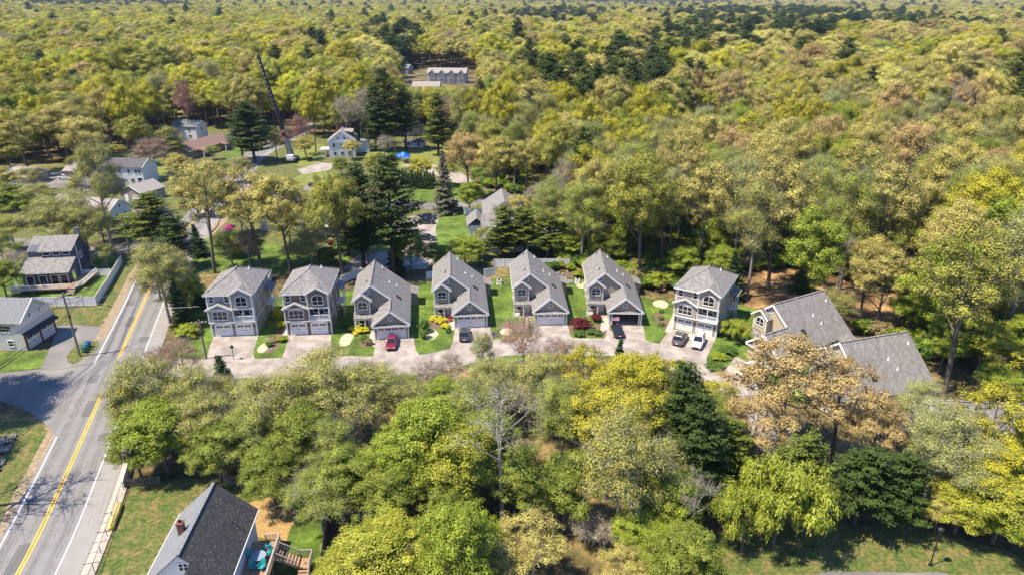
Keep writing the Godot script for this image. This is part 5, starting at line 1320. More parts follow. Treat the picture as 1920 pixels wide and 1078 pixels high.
# A car pointing to +z. tall: an SUV with an upright tail, else a saloon; bed: a pickup.
func car(label: String, x: float, z: float, turn: float, body: Material, tall := false, bed := false, y := 0.06) -> Node3D:
	var o := thing("parked_car", label, "pickup" if bed else "car", Vector3(x, y, z), turn, "parked cars")
	var L := 2.65 if bed else 2.3
	var hw := 0.93 if tall or bed else 0.9
	var belt := 1.05 if tall or bed else 0.92
	var s := Shape.new()
	# lower body: cross-sections from tail to nose: z, underside, top, half width
	var rear_top := belt + (0.02 if tall else 0.0)
	var secs := [[-L, 0.5, rear_top - 0.22, hw * 0.8], [-L + 0.12, 0.32, rear_top - 0.04, hw * 0.94], [-L * 0.7, 0.24, rear_top, hw], [0.0, 0.22, belt, hw], [L * 0.38, 0.22, belt - 0.02, hw], [L * 0.72, 0.24, belt - 0.1, hw * 0.98], [L - 0.18, 0.3, belt - 0.22, hw * 0.92], [L, 0.42, belt - 0.36, hw * 0.78]]
	var rings := []
	for q in secs:
		rings.append([Vector3(-q[3] * 0.93, q[1], q[0]), Vector3(-q[3], q[1] + 0.16, q[0]), Vector3(-q[3], q[2] - 0.16, q[0]), Vector3(-q[3] * 0.9, q[2], q[0]), Vector3(q[3] * 0.9, q[2], q[0]), Vector3(q[3], q[2] - 0.16, q[0]), Vector3(q[3], q[1] + 0.16, q[0]), Vector3(q[3] * 0.93, q[1], q[0])])
	for i in rings.size() - 1:
		for k in 8:
			var j := (k + 1) % 8
			s.quad(rings[i][k], rings[i][j], rings[i + 1][j], rings[i + 1][k])
	for k in range(1, 7):
		s.tri(rings[0][0], rings[0][k + 1], rings[0][k])
		s.tri(rings[-1][0], rings[-1][k], rings[-1][k + 1])
	put("body", s, body, o)
	# cabin
	var top := 1.72 if tall else (1.8 if bed else 1.45)
	var zs := [-L * 0.86, -L * 0.7, L * 0.12, L * 0.42] if tall else ([-L * 0.12, -L * 0.04, L * 0.25, L * 0.5] if bed else [-L * 0.72, -L * 0.36, L * 0.1, L * 0.42])
	var wb := hw * 0.9
	var wt := hw * 0.72
	var b0 := Vector3(-wb, belt - 0.03, zs[0])
	var b1 := Vector3(wb, belt - 0.03, zs[0])
	var b2 := Vector3(wb, belt - 0.03, zs[3])
	var b3 := Vector3(-wb, belt - 0.03, zs[3])
	var t0 := Vector3(-wt, top - 0.05, zs[1])
	var t1 := Vector3(wt, top - 0.05, zs[1])
	var t2 := Vector3(wt, top - 0.05, zs[2])
	var t3 := Vector3(-wt, top - 0.05, zs[2])
	for g in [["windscreen", b3, b2, t2, t3], ["rear_window", b1, b0, t0, t1], ["side_window", b2, b1, t1, t2], ["side_window", b0, b3, t3, t0]]:
		s = Shape.new()
		s.quad(g[1], g[4], g[3], g[2])
		var inward: Vector3 = (Vector3(0, belt + 0.2, (zs[1] + zs[2]) / 2) - (g[1] + g[3]) * 0.5).normalized() * 0.03
		s.quad(g[1] + inward, g[2] + inward, g[3] + inward, g[4] + inward)
		put(g[0], s, M.glass, o)
	s = Shape.new()
	s.solid([t0, t3, t2, t1, t0 + Vector3(0.1, 0.07, 0.08), t3 + Vector3(0.1, 0.07, -0.1), t2 + Vector3(-0.1, 0.07, -0.1), t1 + Vector3(-0.1, 0.07, 0.08)])
	for k in [[b0, t0], [b1, t1], [b2, t2], [b3, t3]]:
		s.bar(k[0], k[1], 0.09, 0.09)
	for x2 in [-1, 1]:
		var zm: float = (zs[1] + zs[2]) * 0.5
		s.bar(Vector3(x2 * wb, belt - 0.02, zm), Vector3(x2 * wt, top - 0.04, zm), 0.08, 0.1)
	put("roof", s, body, o)
	if tall:
		s = Shape.new()
		for x2 in [-1, 1]:
			s.bar(Vector3(x2 * wt * 0.92, top + 0.08, zs[1] + 0.15), Vector3(x2 * wt * 0.92, top + 0.08, zs[2] - 0.1), 0.05, 0.05)
		put("roof_rail", s, M.steel, o)
	if bed:
		box_part("cargo_bed", o, "black", -hw * 0.8, belt - 0.02, -L + 0.2, hw * 0.8, belt + 0.01, zs[0] - 0.1)
	for x2 in [-1, 1]:
		for z2 in [-L * 0.6, L * 0.62]:
			s = Shape.new()
			s.tube([Vector3(x2 * (hw - 0.22), 0.34, z2), Vector3(x2 * (hw + 0.01), 0.34, z2)], [0.34, 0.34], 14)
			var wheel := put("wheel", s, M.rubber, o)
			s = Shape.new()
			s.tube([Vector3(x2 * (hw - 0.1), 0.34, z2), Vector3(x2 * (hw + 0.02), 0.34, z2)], [0.22, 0.2], 10)
			put("rim", s, M.chrome, wheel)
		s = Shape.new()
		s.box(x2 * hw * 0.62 - 0.16, belt - 0.4, L - 0.14, x2 * hw * 0.62 + 0.16, belt - 0.26, L - 0.03)
		put("headlight", s, M.lamp_clear, o)
		s = Shape.new()
		s.box(x2 * hw * 0.68 - 0.14, rear_top - 0.32, -L - 0.01, x2 * hw * 0.68 + 0.14, rear_top - 0.14, -L + 0.14)
		put("tail_light", s, M.lamp_red, o)
		s = Shape.new()
		s.box(x2 * (hw + 0.08) - 0.1, belt, zs[3] - 0.3, x2 * (hw + 0.08) + 0.1, belt + 0.14, zs[3] - 0.18)
		put("mirror", s, body, o)
	box_part("licence_plate", o, "white", -0.24, 0.52, -L - 0.02, 0.24, 0.66, -L + 0.05)
	box_part("grille", o, "black", -0.4, 0.42, L - 0.04, 0.4, 0.58, L + 0.01)
	return o

func fence(called: String, label: String, pts: Array, h: float, mat: String, span: float, group := "", boards := false) -> Node3D:
	var o := thing(called, label, "fence", Vector3(pts[0].x, 0, pts[0].y), 0.0, group)
	var org: Vector2 = pts[0]
	for i in pts.size() - 1:
		var a: Vector2 = pts[i] - org
		var b: Vector2 = pts[i + 1] - org
		var n := maxi(1, int(round(a.distance_to(b) / span)))
		for j in n:
			var p := a.lerp(b, float(j) / n)
			var q := a.lerp(b, float(j + 1) / n)
			var d := (q - p).normalized() * 0.07
			var s := Shape.new()
			if boards:
				s.bar(Vector3(p.x, h * 0.25, p.y), Vector3(q.x, h * 0.25, q.y), 0.05, 0.09)
				s.bar(Vector3(p.x, h * 0.85, p.y), Vector3(q.x, h * 0.85, q.y), 0.05, 0.09)
				put("rail", s, M[mat], o)
				s = Shape.new()
				var many := int(p.distance_to(q) / 0.21)
				for k in many:
					var c := p.lerp(q, (k + 0.5) / many)
					var t := h * (0.97 + 0.03 * sin(k * 7.1 + j))
					s.box(c.x - 0.045, 0.05, c.y - 0.03, c.x + 0.045, t, c.y + 0.03)
				var pk := put("pickets", s, M[mat], o)
				pk.set_meta("kind", "stuff")
			else:
				s.bar(Vector3(p.x + d.x, h * 0.5 + 0.03, p.y + d.y), Vector3(q.x - d.x, h * 0.5 + 0.03, q.y - d.y), 0.04, h - 0.1)
				s.bar(Vector3(p.x + d.x, h - 0.02, p.y + d.y), Vector3(q.x - d.x, h - 0.02, q.y - d.y), 0.07, 0.1)
				s.bar(Vector3(p.x + d.x, 0.1, p.y + d.y), Vector3(q.x - d.x, 0.1, q.y - d.y), 0.07, 0.12)
				put("panel", s, M[mat], o)
			s = Shape.new()
			s.box(p.x - 0.07, -0.1, p.y - 0.07, p.x + 0.07, h + 0.1, p.y + 0.07)
			put("post", s, M[mat], o)
		if i == pts.size() - 2:
			var s := Shape.new()
			s.box(b.x - 0.07, -0.1, b.y - 0.07, b.x + 0.07, h + 0.1, b.y + 0.07)
			put("post", s, M[mat], o)
	return o

func chain_fence(label: String, pts: Array, h: float) -> Node3D:
	if not M.has("wire"):
		var im := Image.create(64, 64, false, Image.FORMAT_RGBA8)
		im.fill(Color(0.22, 0.22, 0.21, 0.0))
		for i in 64:
			for w in 3:
				im.set_pixel((i + w) % 64, i, Color(0.25, 0.25, 0.24, 1))
				im.set_pixel((64 - i + w) % 64, i, Color(0.25, 0.25, 0.24, 1))
		var m := plain("wire", Color.WHITE, 0.6, 0.3)
		m.albedo_texture = ImageTexture.create_from_image(im)
		m.transparency = BaseMaterial3D.TRANSPARENCY_ALPHA_SCISSOR
		m.alpha_scissor_threshold = 0.5
		m.uv1_triplanar = true
		m.uv1_scale = Vector3.ONE / 0.16
	var o := thing("chain_link_fence", label, "fence", Vector3(pts[0].x, 0, pts[0].y))
	var org: Vector2 = pts[0]
	for i in pts.size() - 1:
		var a: Vector2 = pts[i] - org
		var b: Vector2 = pts[i + 1] - org
		var n := maxi(1, int(round(a.distance_to(b) / 2.6)))
		for j in n + 1:
			var p := a.lerp(b, float(j) / n)
			var s := Shape.new()
			s.tube([Vector3(p.x, 0, p.y), Vector3(p.x, h + 0.08, p.y)], [0.04, 0.04], 6)
			put("post", s, M.steel, o)
		var t := Shape.new()
		t.tube([Vector3(a.x, h, a.y), Vector3(b.x, h, b.y)], [0.035, 0.035], 6)
		put("top_rail", t, M.steel, o)
		t = Shape.new()
		t.bar(Vector3(a.x, h * 0.5, a.y), Vector3(b.x, h * 0.5, b.y), 0.012, h - 0.06)
		put("wire_mesh", t, M.wire, o)
	return o

func sheet(called: String, mat: String, pts: PackedVector2Array, y: float) -> void:
	var s := Shape.new()
	var idx := Geometry2D.triangulate_polygon(pts)
	for i in range(0, idx.size(), 3):
		var a := Vector3(pts[idx[i]].x, y, pts[idx[i]].y)
		var b := Vector3(pts[idx[i + 1]].x, y, pts[idx[i + 1]].y)
		var c := Vector3(pts[idx[i + 2]].x, y, pts[idx[i + 2]].y)
		if (a - c).cross(a - b).y < 0:
			s.tri(a, c, b)
		else:
			s.tri(a, b, c)
	structure(called, s, M[mat])

# smooth outline through points, for lawn and bed edges
func soft(pts: PackedVector2Array, seed_ := 1, rough := 0.0) -> PackedVector2Array:
	var out := PackedVector2Array()
	var r := RandomNumberGenerator.new()
	r.seed = seed_
	var n := pts.size()
	for i in n:
		for k in 5:
			out.append(pts[i].cubic_interpolate(pts[(i + 1) % n], pts[(i + n - 1) % n], pts[(i + 2) % n], k / 5.0) + Vector2(r.randf_range(-1, 1), r.randf_range(-1, 1)) * rough)
	return out

func ribbon(called: String, mat: Material, pts: Array, left: float, right: float, y: float, metres := 30.0, step := 3.0) -> void:  # a strip beside a centre line; left and right are offsets
	var v := PackedVector3Array()
	var n := PackedVector3Array()
	var uv := PackedVector2Array()
	var line := smooth_line(pts, step)
	var run := 0.0
	for i in line.size():
		var p: Vector2 = line[i]
		var d: Vector2 = (line[mini(i + 1, line.size() - 1)] - line[maxi(i - 1, 0)]).normalized()
		var s := Vector2(-d.y, d.x)
		if i > 0:
			run += p.distance_to(line[i - 1])
		v.append(Vector3(p.x + s.x * left, y, p.y + s.y * left))
		v.append(Vector3(p.x + s.x * right, y, p.y + s.y * right))
		n.append(Vector3.UP); n.append(Vector3.UP)
		uv.append(Vector2(0, run / metres)); uv.append(Vector2(1, run / metres))
	var ix := PackedInt32Array()
	for i in line.size() - 1:
		var a := i * 2
		var up := (v[a] - v[a + 3]).cross(v[a] - v[a + 1]).y > 0
		ix.append_array([a, a + 1, a + 3, a, a + 3, a + 2] if up else [a, a + 3, a + 1, a, a + 2, a + 3])
	var arr := []
	arr.resize(Mesh.ARRAY_MAX)
	arr[Mesh.ARRAY_VERTEX] = v
	arr[Mesh.ARRAY_NORMAL] = n
	arr[Mesh.ARRAY_TEX_UV] = uv
	arr[Mesh.ARRAY_INDEX] = ix
	var m := ArrayMesh.new()
	m.add_surface_from_arrays(Mesh.PRIMITIVE_TRIANGLES, arr)
	structure(called, m, mat)

func smooth_line(pts: Array, step: float) -> Array:
	var c := Curve2D.new()
	for i in pts.size():
		var t: Vector2 = (pts[mini(i + 1, pts.size() - 1)] - pts[maxi(i - 1, 0)]) / 6.0
		c.add_point(pts[i], -t, t)
	var out := []
	var n := int(c.get_baked_length() / step)
	for i in n + 1:
		out.append(c.sample_baked(c.get_baked_length() * i / n))
	return out

func utility_pole(label: String, x: float, z: float, h: float, arm_turn: float, lamp := false) -> Node3D:
	var o := thing("utility_pole", label, "utility pole", Vector3(x, 0, z), arm_turn)
	var s := Shape.new()
	s.tube([Vector3(0, -0.2, 0), Vector3(0, h, 0)], [0.19, 0.13], 10)
	put("pole", s, M.pole_wood, o)
	s = Shape.new()
	s.box(-1.2, h - 0.5, 0.12, 1.2, h - 0.36, 0.24)
	put("crossarm", s, M.pole_wood, o)
	for k in [-1.1, -0.45, 0.45, 1.1]:
		s = Shape.new()
		s.lathe([Vector2(0.05, h - 0.36), Vector2(0.07, h - 0.2), Vector2(0.0, h - 0.14)], 8, Vector3(k, 0, 0.18))
		put("insulator", s, M.vinyl, o)
	s = Shape.new()
	s.box(-0.12, h * 0.62, 0.15, 0.12, h * 0.62 + 0.5, 0.32)
	put("junction_box", s, M.black, o)
	if lamp:
		s = Shape.new()
		s.tube([Vector3(0.1, h - 2.2, 0), Vector3(0.7, h - 1.5, 0.0), Vector3(1.7, h - 1.3, 0)], [0.05, 0.05, 0.05], 6)
		put("lamp_arm", s, M.steel, o)
		s = Shape.new()
		s.box(1.6, h - 1.42, -0.12, 2.3, h - 1.25, 0.12)
		put("lamp_head", s, M.steel, o)
	return o

func wire(label: String, a: Vector3, b: Vector3, sag: float, thick := 0.028, pale := false) -> void:
	var pts := []
	var rad := []
	for i in 13:
		var t := i / 12.0
		pts.append(a.lerp(b, t) - a - Vector3(0, sag * 4 * t * (1 - t), 0))
		rad.append(thick)
	var s := Shape.new()
	s.tube(pts, rad, 4)
	var o := put("power_line", s, M.steel if pale else M.rubber)
	o.position = a
	tag(o, label, "power line", "power lines along the road")

func bin(label: String, x: float, z: float, turn: float, r: float, g: float, b: float) -> void:
	var o := thing("wheeled_bin", label, "bin", Vector3(x, 0.05, z), turn, "wheeled bins by the pole")
	var m := paint(r, g, b)
	var s := Shape.new()
	s.solid([Vector3(-0.24, 0.08, 0.3), Vector3(0.24, 0.08, 0.3), Vector3(0.24, 0.08, -0.26), Vector3(-0.24, 0.08, -0.26), Vector3(-0.3, 1.0, 0.38), Vector3(0.3, 1.0, 0.38), Vector3(0.3, 1.0, -0.38), Vector3(-0.3, 1.0, -0.38)])
	put("body", s, m, o)
	s = Shape.new()
	s.solid([Vector3(-0.32, 1.0, 0.4), Vector3(0.32, 1.0, 0.4), Vector3(0.32, 1.0, -0.42), Vector3(-0.32, 1.0, -0.42), Vector3(-0.26, 1.1, 0.3), Vector3(0.26, 1.1, 0.3), Vector3(0.26, 1.1, -0.34), Vector3(-0.26, 1.1, -0.34)])
	put("lid", s, m, o)
	for k in [-0.26, 0.26]:
		s = Shape.new()
		s.tube([Vector3(k - 0.04, 0.12, -0.3), Vector3(k + 0.04, 0.12, -0.3)], [0.12, 0.12], 10)
		put("wheel", s, M.rubber, o)

func stone(called: String, label: String, x: float, z: float, r: float, seed_: int, group := "", y := 0.0, parent: Node3D = null) -> void:
	rng.seed = seed_
	var s := Shape.new()
	var rings := []
	for i in 5:
		var a := PI * i / 4.0
		var ring := []
		for k in 7:
			var b := TAU * k / 7.0
			var q := r * rng.randf_range(0.75, 1.15)
			ring.append(Vector3(sin(a) * cos(b) * q, y + cos(a) * q * 0.6 + r * 0.3, sin(a) * sin(b) * q * 0.9))
		rings.append(ring)
	for i in 4:
		for k in 7:
			s.quad(rings[i][k], rings[i][(k + 1) % 7], rings[i + 1][(k + 1) % 7], rings[i + 1][k])
	var o := put(called, s, M.stone, parent if parent else self)
	o.position = Vector3(x, 0, z)
	if parent == null:
		tag(o, label, "stone", group)

func ac_unit(label: String, x: float, z: float, turn: float) -> void:
	var o := thing("air_conditioner", label, "air conditioner", Vector3(x, 0.03, z), turn, "air conditioners behind the houses")
	box_part("pad", o, "concrete", -0.6, 0, -0.6, 0.6, 0.1, 0.6)
	box_part("casing", o, "white", -0.45, 0.1, -0.45, 0.45, 0.95, 0.45)
	var s := Shape.new()
	s.lathe([Vector2(0.38, 0.95), Vector2(0.38, 1.0), Vector2(0.0, 1.0)], 12)
	put("fan_grille", s, M.black, o)

func flag(label: String, x: float, z: float, turn: float) -> void:
	var o := thing("garden_flag", label, "flag", Vector3(x, 0.05, z), turn, "small striped flags")
	var s := Shape.new()
	s.tube([Vector3.ZERO, Vector3(0, 2.4, 0)], [0.025, 0.02], 5)
	put("pole", s, M.white, o)
	for i in 7:
		s = Shape.new()
		s.box(0.02 + (0.5 if i > 3 else 0.0), 1.55 + i * 0.115, -0.01, 1.25, 1.55 + (i + 1) * 0.115, 0.01)
		put("stripe", s, M.flag_red if i % 2 == 0 else M.white, o)
	s = Shape.new()
	s.box(0.02, 2.01, -0.014, 0.52, 2.355, 0.014)
	put("canton", s, M.flag_blue, o)

# ------------------------------------------------------------------ trees
class Wood:
	var v := PackedVector3Array()
	var n := PackedVector3Array()
	var ix := PackedInt32Array()
	func tube(pts: Array, radii: Array, sides: int):
		var first := v.size()
		for i in pts.size():
			var d: Vector3 = (pts[mini(i + 1, pts.size() - 1)] - pts[maxi(i - 1, 0)]).normalized()
			var s := d.cross(Vector3(0.31, 0.2, 0.93)).normalized()
			var u := d.cross(s)
			for k in sides:
				var a := TAU * k / sides
				var o := s * cos(a) + u * sin(a)
				v.append(pts[i] + o * radii[i])
				n.append(o)
		for i in pts.size() - 1:
			for k in sides:
				var a := first + i * sides + k
				var b := first + i * sides + (k + 1) % sides
				ix.append_array([a, b + sides, b, a, a + sides, b + sides])
	func mesh() -> ArrayMesh:
		var arr := []
		arr.resize(Mesh.ARRAY_MAX)
		arr[Mesh.ARRAY_VERTEX] = v
		arr[Mesh.ARRAY_NORMAL] = n
		arr[Mesh.ARRAY_INDEX] = ix
		var m := ArrayMesh.new()
		m.add_surface_from_arrays(Mesh.PRIMITIVE_TRIANGLES, arr)
		return m

class Leaves:
	var v := PackedVector3Array()
	var n := PackedVector3Array()
	var ix := PackedInt32Array()
	var tone := PackedFloat32Array()
	func add(p: Vector3, nn: Vector3, along: Vector3, long: float, wide: float, t: float):
		var a := nn.cross(along)
		if a.length_squared() < 1e-6:
			a = nn.cross(Vector3(0.3, 0.8, 0.5))
		a = a.normalized() * wide
		var b := a.cross(nn).normalized() * long
		var f := v.size()
		v.append(p + b); v.append(p + a * 0.9); v.append(p - b); v.append(p - a)
		n.append(nn); n.append(nn); n.append(nn); n.append(nn)
		ix.append(f); ix.append(f + 2); ix.append(f + 1)
		ix.append(f); ix.append(f + 3); ix.append(f + 2)
		tone.append(t)
	func mesh(lo: Color, hi: Color) -> ArrayMesh:
		var c := PackedColorArray()
		c.resize(v.size())
		for i in tone.size():
			var k := lo.lerp(hi, tone[i])
			for j in 4:
				c[i * 4 + j] = k
		var arr := []
		arr.resize(Mesh.ARRAY_MAX)
		arr[Mesh.ARRAY_VERTEX] = v
		arr[Mesh.ARRAY_NORMAL] = n
		arr[Mesh.ARRAY_COLOR] = c
		arr[Mesh.ARRAY_INDEX] = ix
		var m := ArrayMesh.new()
		m.add_surface_from_arrays(Mesh.PRIMITIVE_TRIANGLES, arr)
		return m

func ball() -> Vector3:
	var z := rng.randf_range(-1, 1)
	var a := rng.randf() * TAU
	var r := sqrt(1 - z * z)
	return Vector3(r * cos(a), z, r * sin(a))

# A broad-leaved tree: trunk, limbs, a branch to every clump, and clumps of leaves near the crown's outside.
func broadleaf(seed_: int, p: Dictionary) -> Dictionary:
	rng.seed = seed_
	var H: float = p.h
	var R: float = p.r
	var low: float = p.low * H
	var wood := Wood.new()
	var lv := Leaves.new()
	var lobe := FastNoiseLite.new()
	lobe.seed = seed_
	lobe.frequency = 0.55
	var cy := (low + H) * 0.5
	var ry := (H - low) * 0.5
	var lean := Vector3(rng.randf_range(-0.6, 0.6), 0, rng.randf_range(-0.6, 0.6))
	var rad: float = p.get("trunk", 0.016) * H
	var trunk := [Vector3(0, -0.3, 0), Vector3(0, 0.5, 0), lean * 0.3 + Vector3(0, H * 0.22, 0), lean * 0.7 + Vector3(0, H * 0.45, 0), lean + Vector3(0, H * 0.68, 0), lean * 1.2 + Vector3(0, H * 0.88, 0)]
	wood.tube(trunk, [rad * 1.45, rad * 1.05, rad * 0.9, rad * 0.68, rad * 0.38, rad * 0.1], 7)
	var limbs := []
	var pads := []
	var count: int = p.pads
	for i in count:  # each limb carries a spray of its own, so the crown has lobes and gaps
		var t := (i + 0.5) / count
		var a := i * 2.4 + rng.randf_range(-0.5, 0.5) + seed_
		var yy := lerpf(-0.35, 0.97, t)
		var flat := sqrt(maxf(0.02, 1 - yy * yy))
		var k: float = rng.randf_range(0.5, 0.8) * p.get("padk", 1.0)
		var end := Vector3(cos(a) * flat * R * k, cy + yy * ry * rng.randf_range(0.66, 0.84) * p.get("padk", 1.0), sin(a) * flat * R * k) + lean
		var pr: float = R * rng.randf_range(0.3, 0.5) * p.get("pad", 1.0)
		pads.append([end, pr])
		var h0: float = clampf(end.y - Vector2(end.x, end.z).length() * rng.randf_range(0.6, 1.1), low * 0.7 + 0.08 * H, H * 0.72)
		var from := lean * (h0 / (H * 0.8)) + Vector3(0, h0, 0)
		var mid := from.lerp(end, 0.5) + ball() * R * 0.07 - Vector3(0, R * 0.04, 0)
		var r0 := rad * lerpf(0.5, 0.22, t)
		wood.tube([from, mid, end], [r0, r0 * 0.6, r0 * 0.2], 5)
		limbs.append([from, mid, end])
	limbs.append([trunk[3], trunk[4], trunk[5]])
	var clumps: int = p.clumps
	var per: int = p.leaves
	var size: float = p.size
	var cr: float = p.clump
	for i in clumps:
		var pad: Array = pads[rng.randi() % count]
		var d := ball()
		if d.y < -0.2 and rng.randf() < 0.6:
			d.y = -d.y
		var k: float = 0.85 + 0.5 * lobe.get_noise_3d(d.x * 2.2 + pad[0].x, d.y * 2.2, d.z * 2.2 + pad[0].z)
		var r := pow(rng.randf(), p.get("shell", 0.3)) * k
		var c: Vector3 = pad[0] + d * Vector3(1, 0.62, 1) * float(pad[1]) * r
		if rng.randf() < 0.12:
			c = Vector3(cos(i * 2.4) * R * 0.5, cy + ry * rng.randf_range(-0.5, 0.8), sin(i * 2.4) * R * 0.5) * Vector3(rng.randf(), 1, rng.randf()) + lean
		var best := Vector3.ZERO
		var near := 1e9
		for l in limbs:
			for q in 6:
				var s := q / 5.0
				var b: Vector3 = l[0].lerp(l[1], s * 2) if s < 0.5 else l[1].lerp(l[2], s * 2 - 1)
				var away := b.distance_squared_to(c) + (b.y - c.y) * absf(b.y - c.y) * 0.5
				if away < near:
					near = away
					best = b
		var bend := best.lerp(c, 0.55) + ball() * 0.25 + Vector3(0, -0.15, 0)
		wood.tube([best, bend, c], [0.055 * p.get("twig", 1.0), 0.035 * p.get("twig", 1.0), 0.012], 3)
		var out: Vector3 = ((c - pad[0]).normalized() * 0.7 + (c - Vector3(0, cy - ry * 0.35, 0)).normalized() * 0.6).normalized()
		var tone := rng.randf()
		var mine := cr * rng.randf_range(0.7, 1.3)
		if p.has("sprigs"):
			for j in int(p.sprigs):
				var e := c + (ball() + out * 0.8) * mine * 1.3
				wood.tube([c.lerp(best, 0.25 * rng.randf()), e], [0.02, 0.006], 3)
		for j in int(per * rng.randf_range(0.25, 1.7)):
			var u := ball()
			var q: Vector3 = c + u * Vector3(mine, mine * 0.72, mine) * pow(rng.randf(), 0.4)
			if p.has("weep"):
				q.y -= rng.randf() * p.weep * (0.3 + r)
			var nn: Vector3 = (u * 0.8 + out * 0.45 + Vector3(-0.1, 0.45, 0.03) + ball() * 0.42).normalized()
			lv.add(q, nn, ball() if not p.has("weep") else Vector3(0, 1, 0) + ball() * 0.3, size * rng.randf_range(0.5, 1.45), size * p.get("aspect", 0.6) * rng.randf_range(0.6, 1.3), clampf(tone * 0.55 + rng.randf() * 0.45, 0, 1))
	return sized(wood, lv)

func sized(wood, lv) -> Dictionary:  # true height and reach of the crown
	var top := 0.0
	var reach := PackedFloat32Array()
	for i in range(0, lv.v.size(), 4):
		top = maxf(top, lv.v[i].y)
		reach.append(Vector2(lv.v[i].x, lv.v[i].z).length())
	reach.sort()
	return {"wood": wood.mesh(), "leaves": lv, "h": top, "r": reach[int(reach.size() * 0.97)]}

# A conifer: straight trunk, whorls of branches, flat sprays along them.
func conifer(seed_: int, p: Dictionary) -> Dictionary:
	rng.seed = seed_
	var H: float = p.h
	var R: float = p.r
	var wood := Wood.new()
	var lv := Leaves.new()
	var rad: float = H * 0.015
	var lean := Vector3(rng.randf_range(-0.5, 0.5), 0, rng.randf_range(-0.5, 0.5))
	wood.tube([Vector3(0, -0.3, 0), Vector3(0, 1, 0), lean * 0.5 + Vector3(0, H * 0.5, 0), lean + Vector3(0, H * 0.98, 0)], [rad * 1.3, rad, rad * 0.7, 0.03], 7)
	var y: float = p.low * H
	while y < H * 0.985:
		var t: float = (y - p.low * H) / (H - p.low * H)
		var reach: float = R * maxf(p.get("blunt", 0.0), pow(1 - t, p.taper) * (0.55 + 0.45 * minf(1, t * 5 + p.skirt)))
		var many: int = int(p.arms) if t < 0.85 else 4
		var spin := rng.randf() * TAU
		for i in many:
			if rng.randf() < p.gaps:
				continue
			var a := spin + TAU * (i + rng.randf_range(-0.3, 0.3)) / many
			var L := maxf(0.35, reach * rng.randf_range(0.6, 1.15))
			var rise: float = lerpf(p.droop, 0.75, t * t) + rng.randf_range(-0.1, 0.12)
			var d := Vector3(cos(a), rise, sin(a)).normalized()
			var from := lean * (y / H) + Vector3(0, y + rng.randf_range(-0.25, 0.25), 0)
			var end := from + d * L + Vector3(0, L * p.tip, 0)
			wood.tube([from, from + d * L * 0.6, end], [0.05 + L * 0.012, 0.04, 0.012], 3)
			var steps := maxi(2, int(L / p.step))
			var side := Vector3(-d.z, 0, d.x).normalized()
			for s in steps:
				var f: float = lerpf(p.inner, 1.0, (s + rng.randf()) / steps)
				var c := from.lerp(end, f) + Vector3(0, -L * p.tip * f * (1 - f), 0)
				var spread: float = (1.05 - f * 0.55) * L * p.fan
				var tone := rng.randf() * 0.5 + f * 0.25
				for j in int(p.leaves):
					var w := rng.randf_range(-1, 1)
					var q: Vector3 = c + side * w * spread + Vector3(rng.randf_range(-1, 1), rng.randf_range(-0.5, 0.7) * p.thick, rng.randf_range(-1, 1)) * p.puff
					var nn: Vector3 = (Vector3(0, 0.9, 0) + d * 0.3 + side * w * 0.3 + ball() * p.messy).normalized()
					lv.add(q, nn, d + side * w * 0.8 + ball() * 0.3, p.size * rng.randf_range(0.7, 1.3), p.size * p.aspect, clampf(tone + rng.randf() * 0.3, 0, 1))
		y += p.gap * rng.randf_range(0.75, 1.25) * (1.0 if t < 0.7 else 0.7)
	for j in 25:
		lv.add(lean + Vector3(rng.randf_range(-0.3, 0.3), H * rng.randf_range(0.94, 1.0), rng.randf_range(-0.3, 0.3)), (ball() + Vector3(0, 0.5, 0)).normalized(), Vector3.UP + ball() * 0.5, p.size, p.size * p.aspect, rng.randf())
	return sized(wood, lv)

var sorts := {}  # kind -> look -> list of {wood, crown, h, r}
var planted := []  # x, z, reach of every tree set by hand
var trees := []

func sort(kind: String, called: String, bark: String, foliage: String, shapes: Array, looks: Dictionary) -> void:
	sorts[kind] = {"called": called, "bark": bark, "foliage": foliage, "looks": {}}
	for look in looks:
		var c: Array = looks[look]
		var list := []
		for s in shapes:
			list.append({"wood": s.wood, "crown": s.leaves.mesh(Color(c[0], c[1], c[2]), Color(c[3], c[4], c[5])), "h": s.h, "r": s.r})
		sorts[kind].looks[look] = list

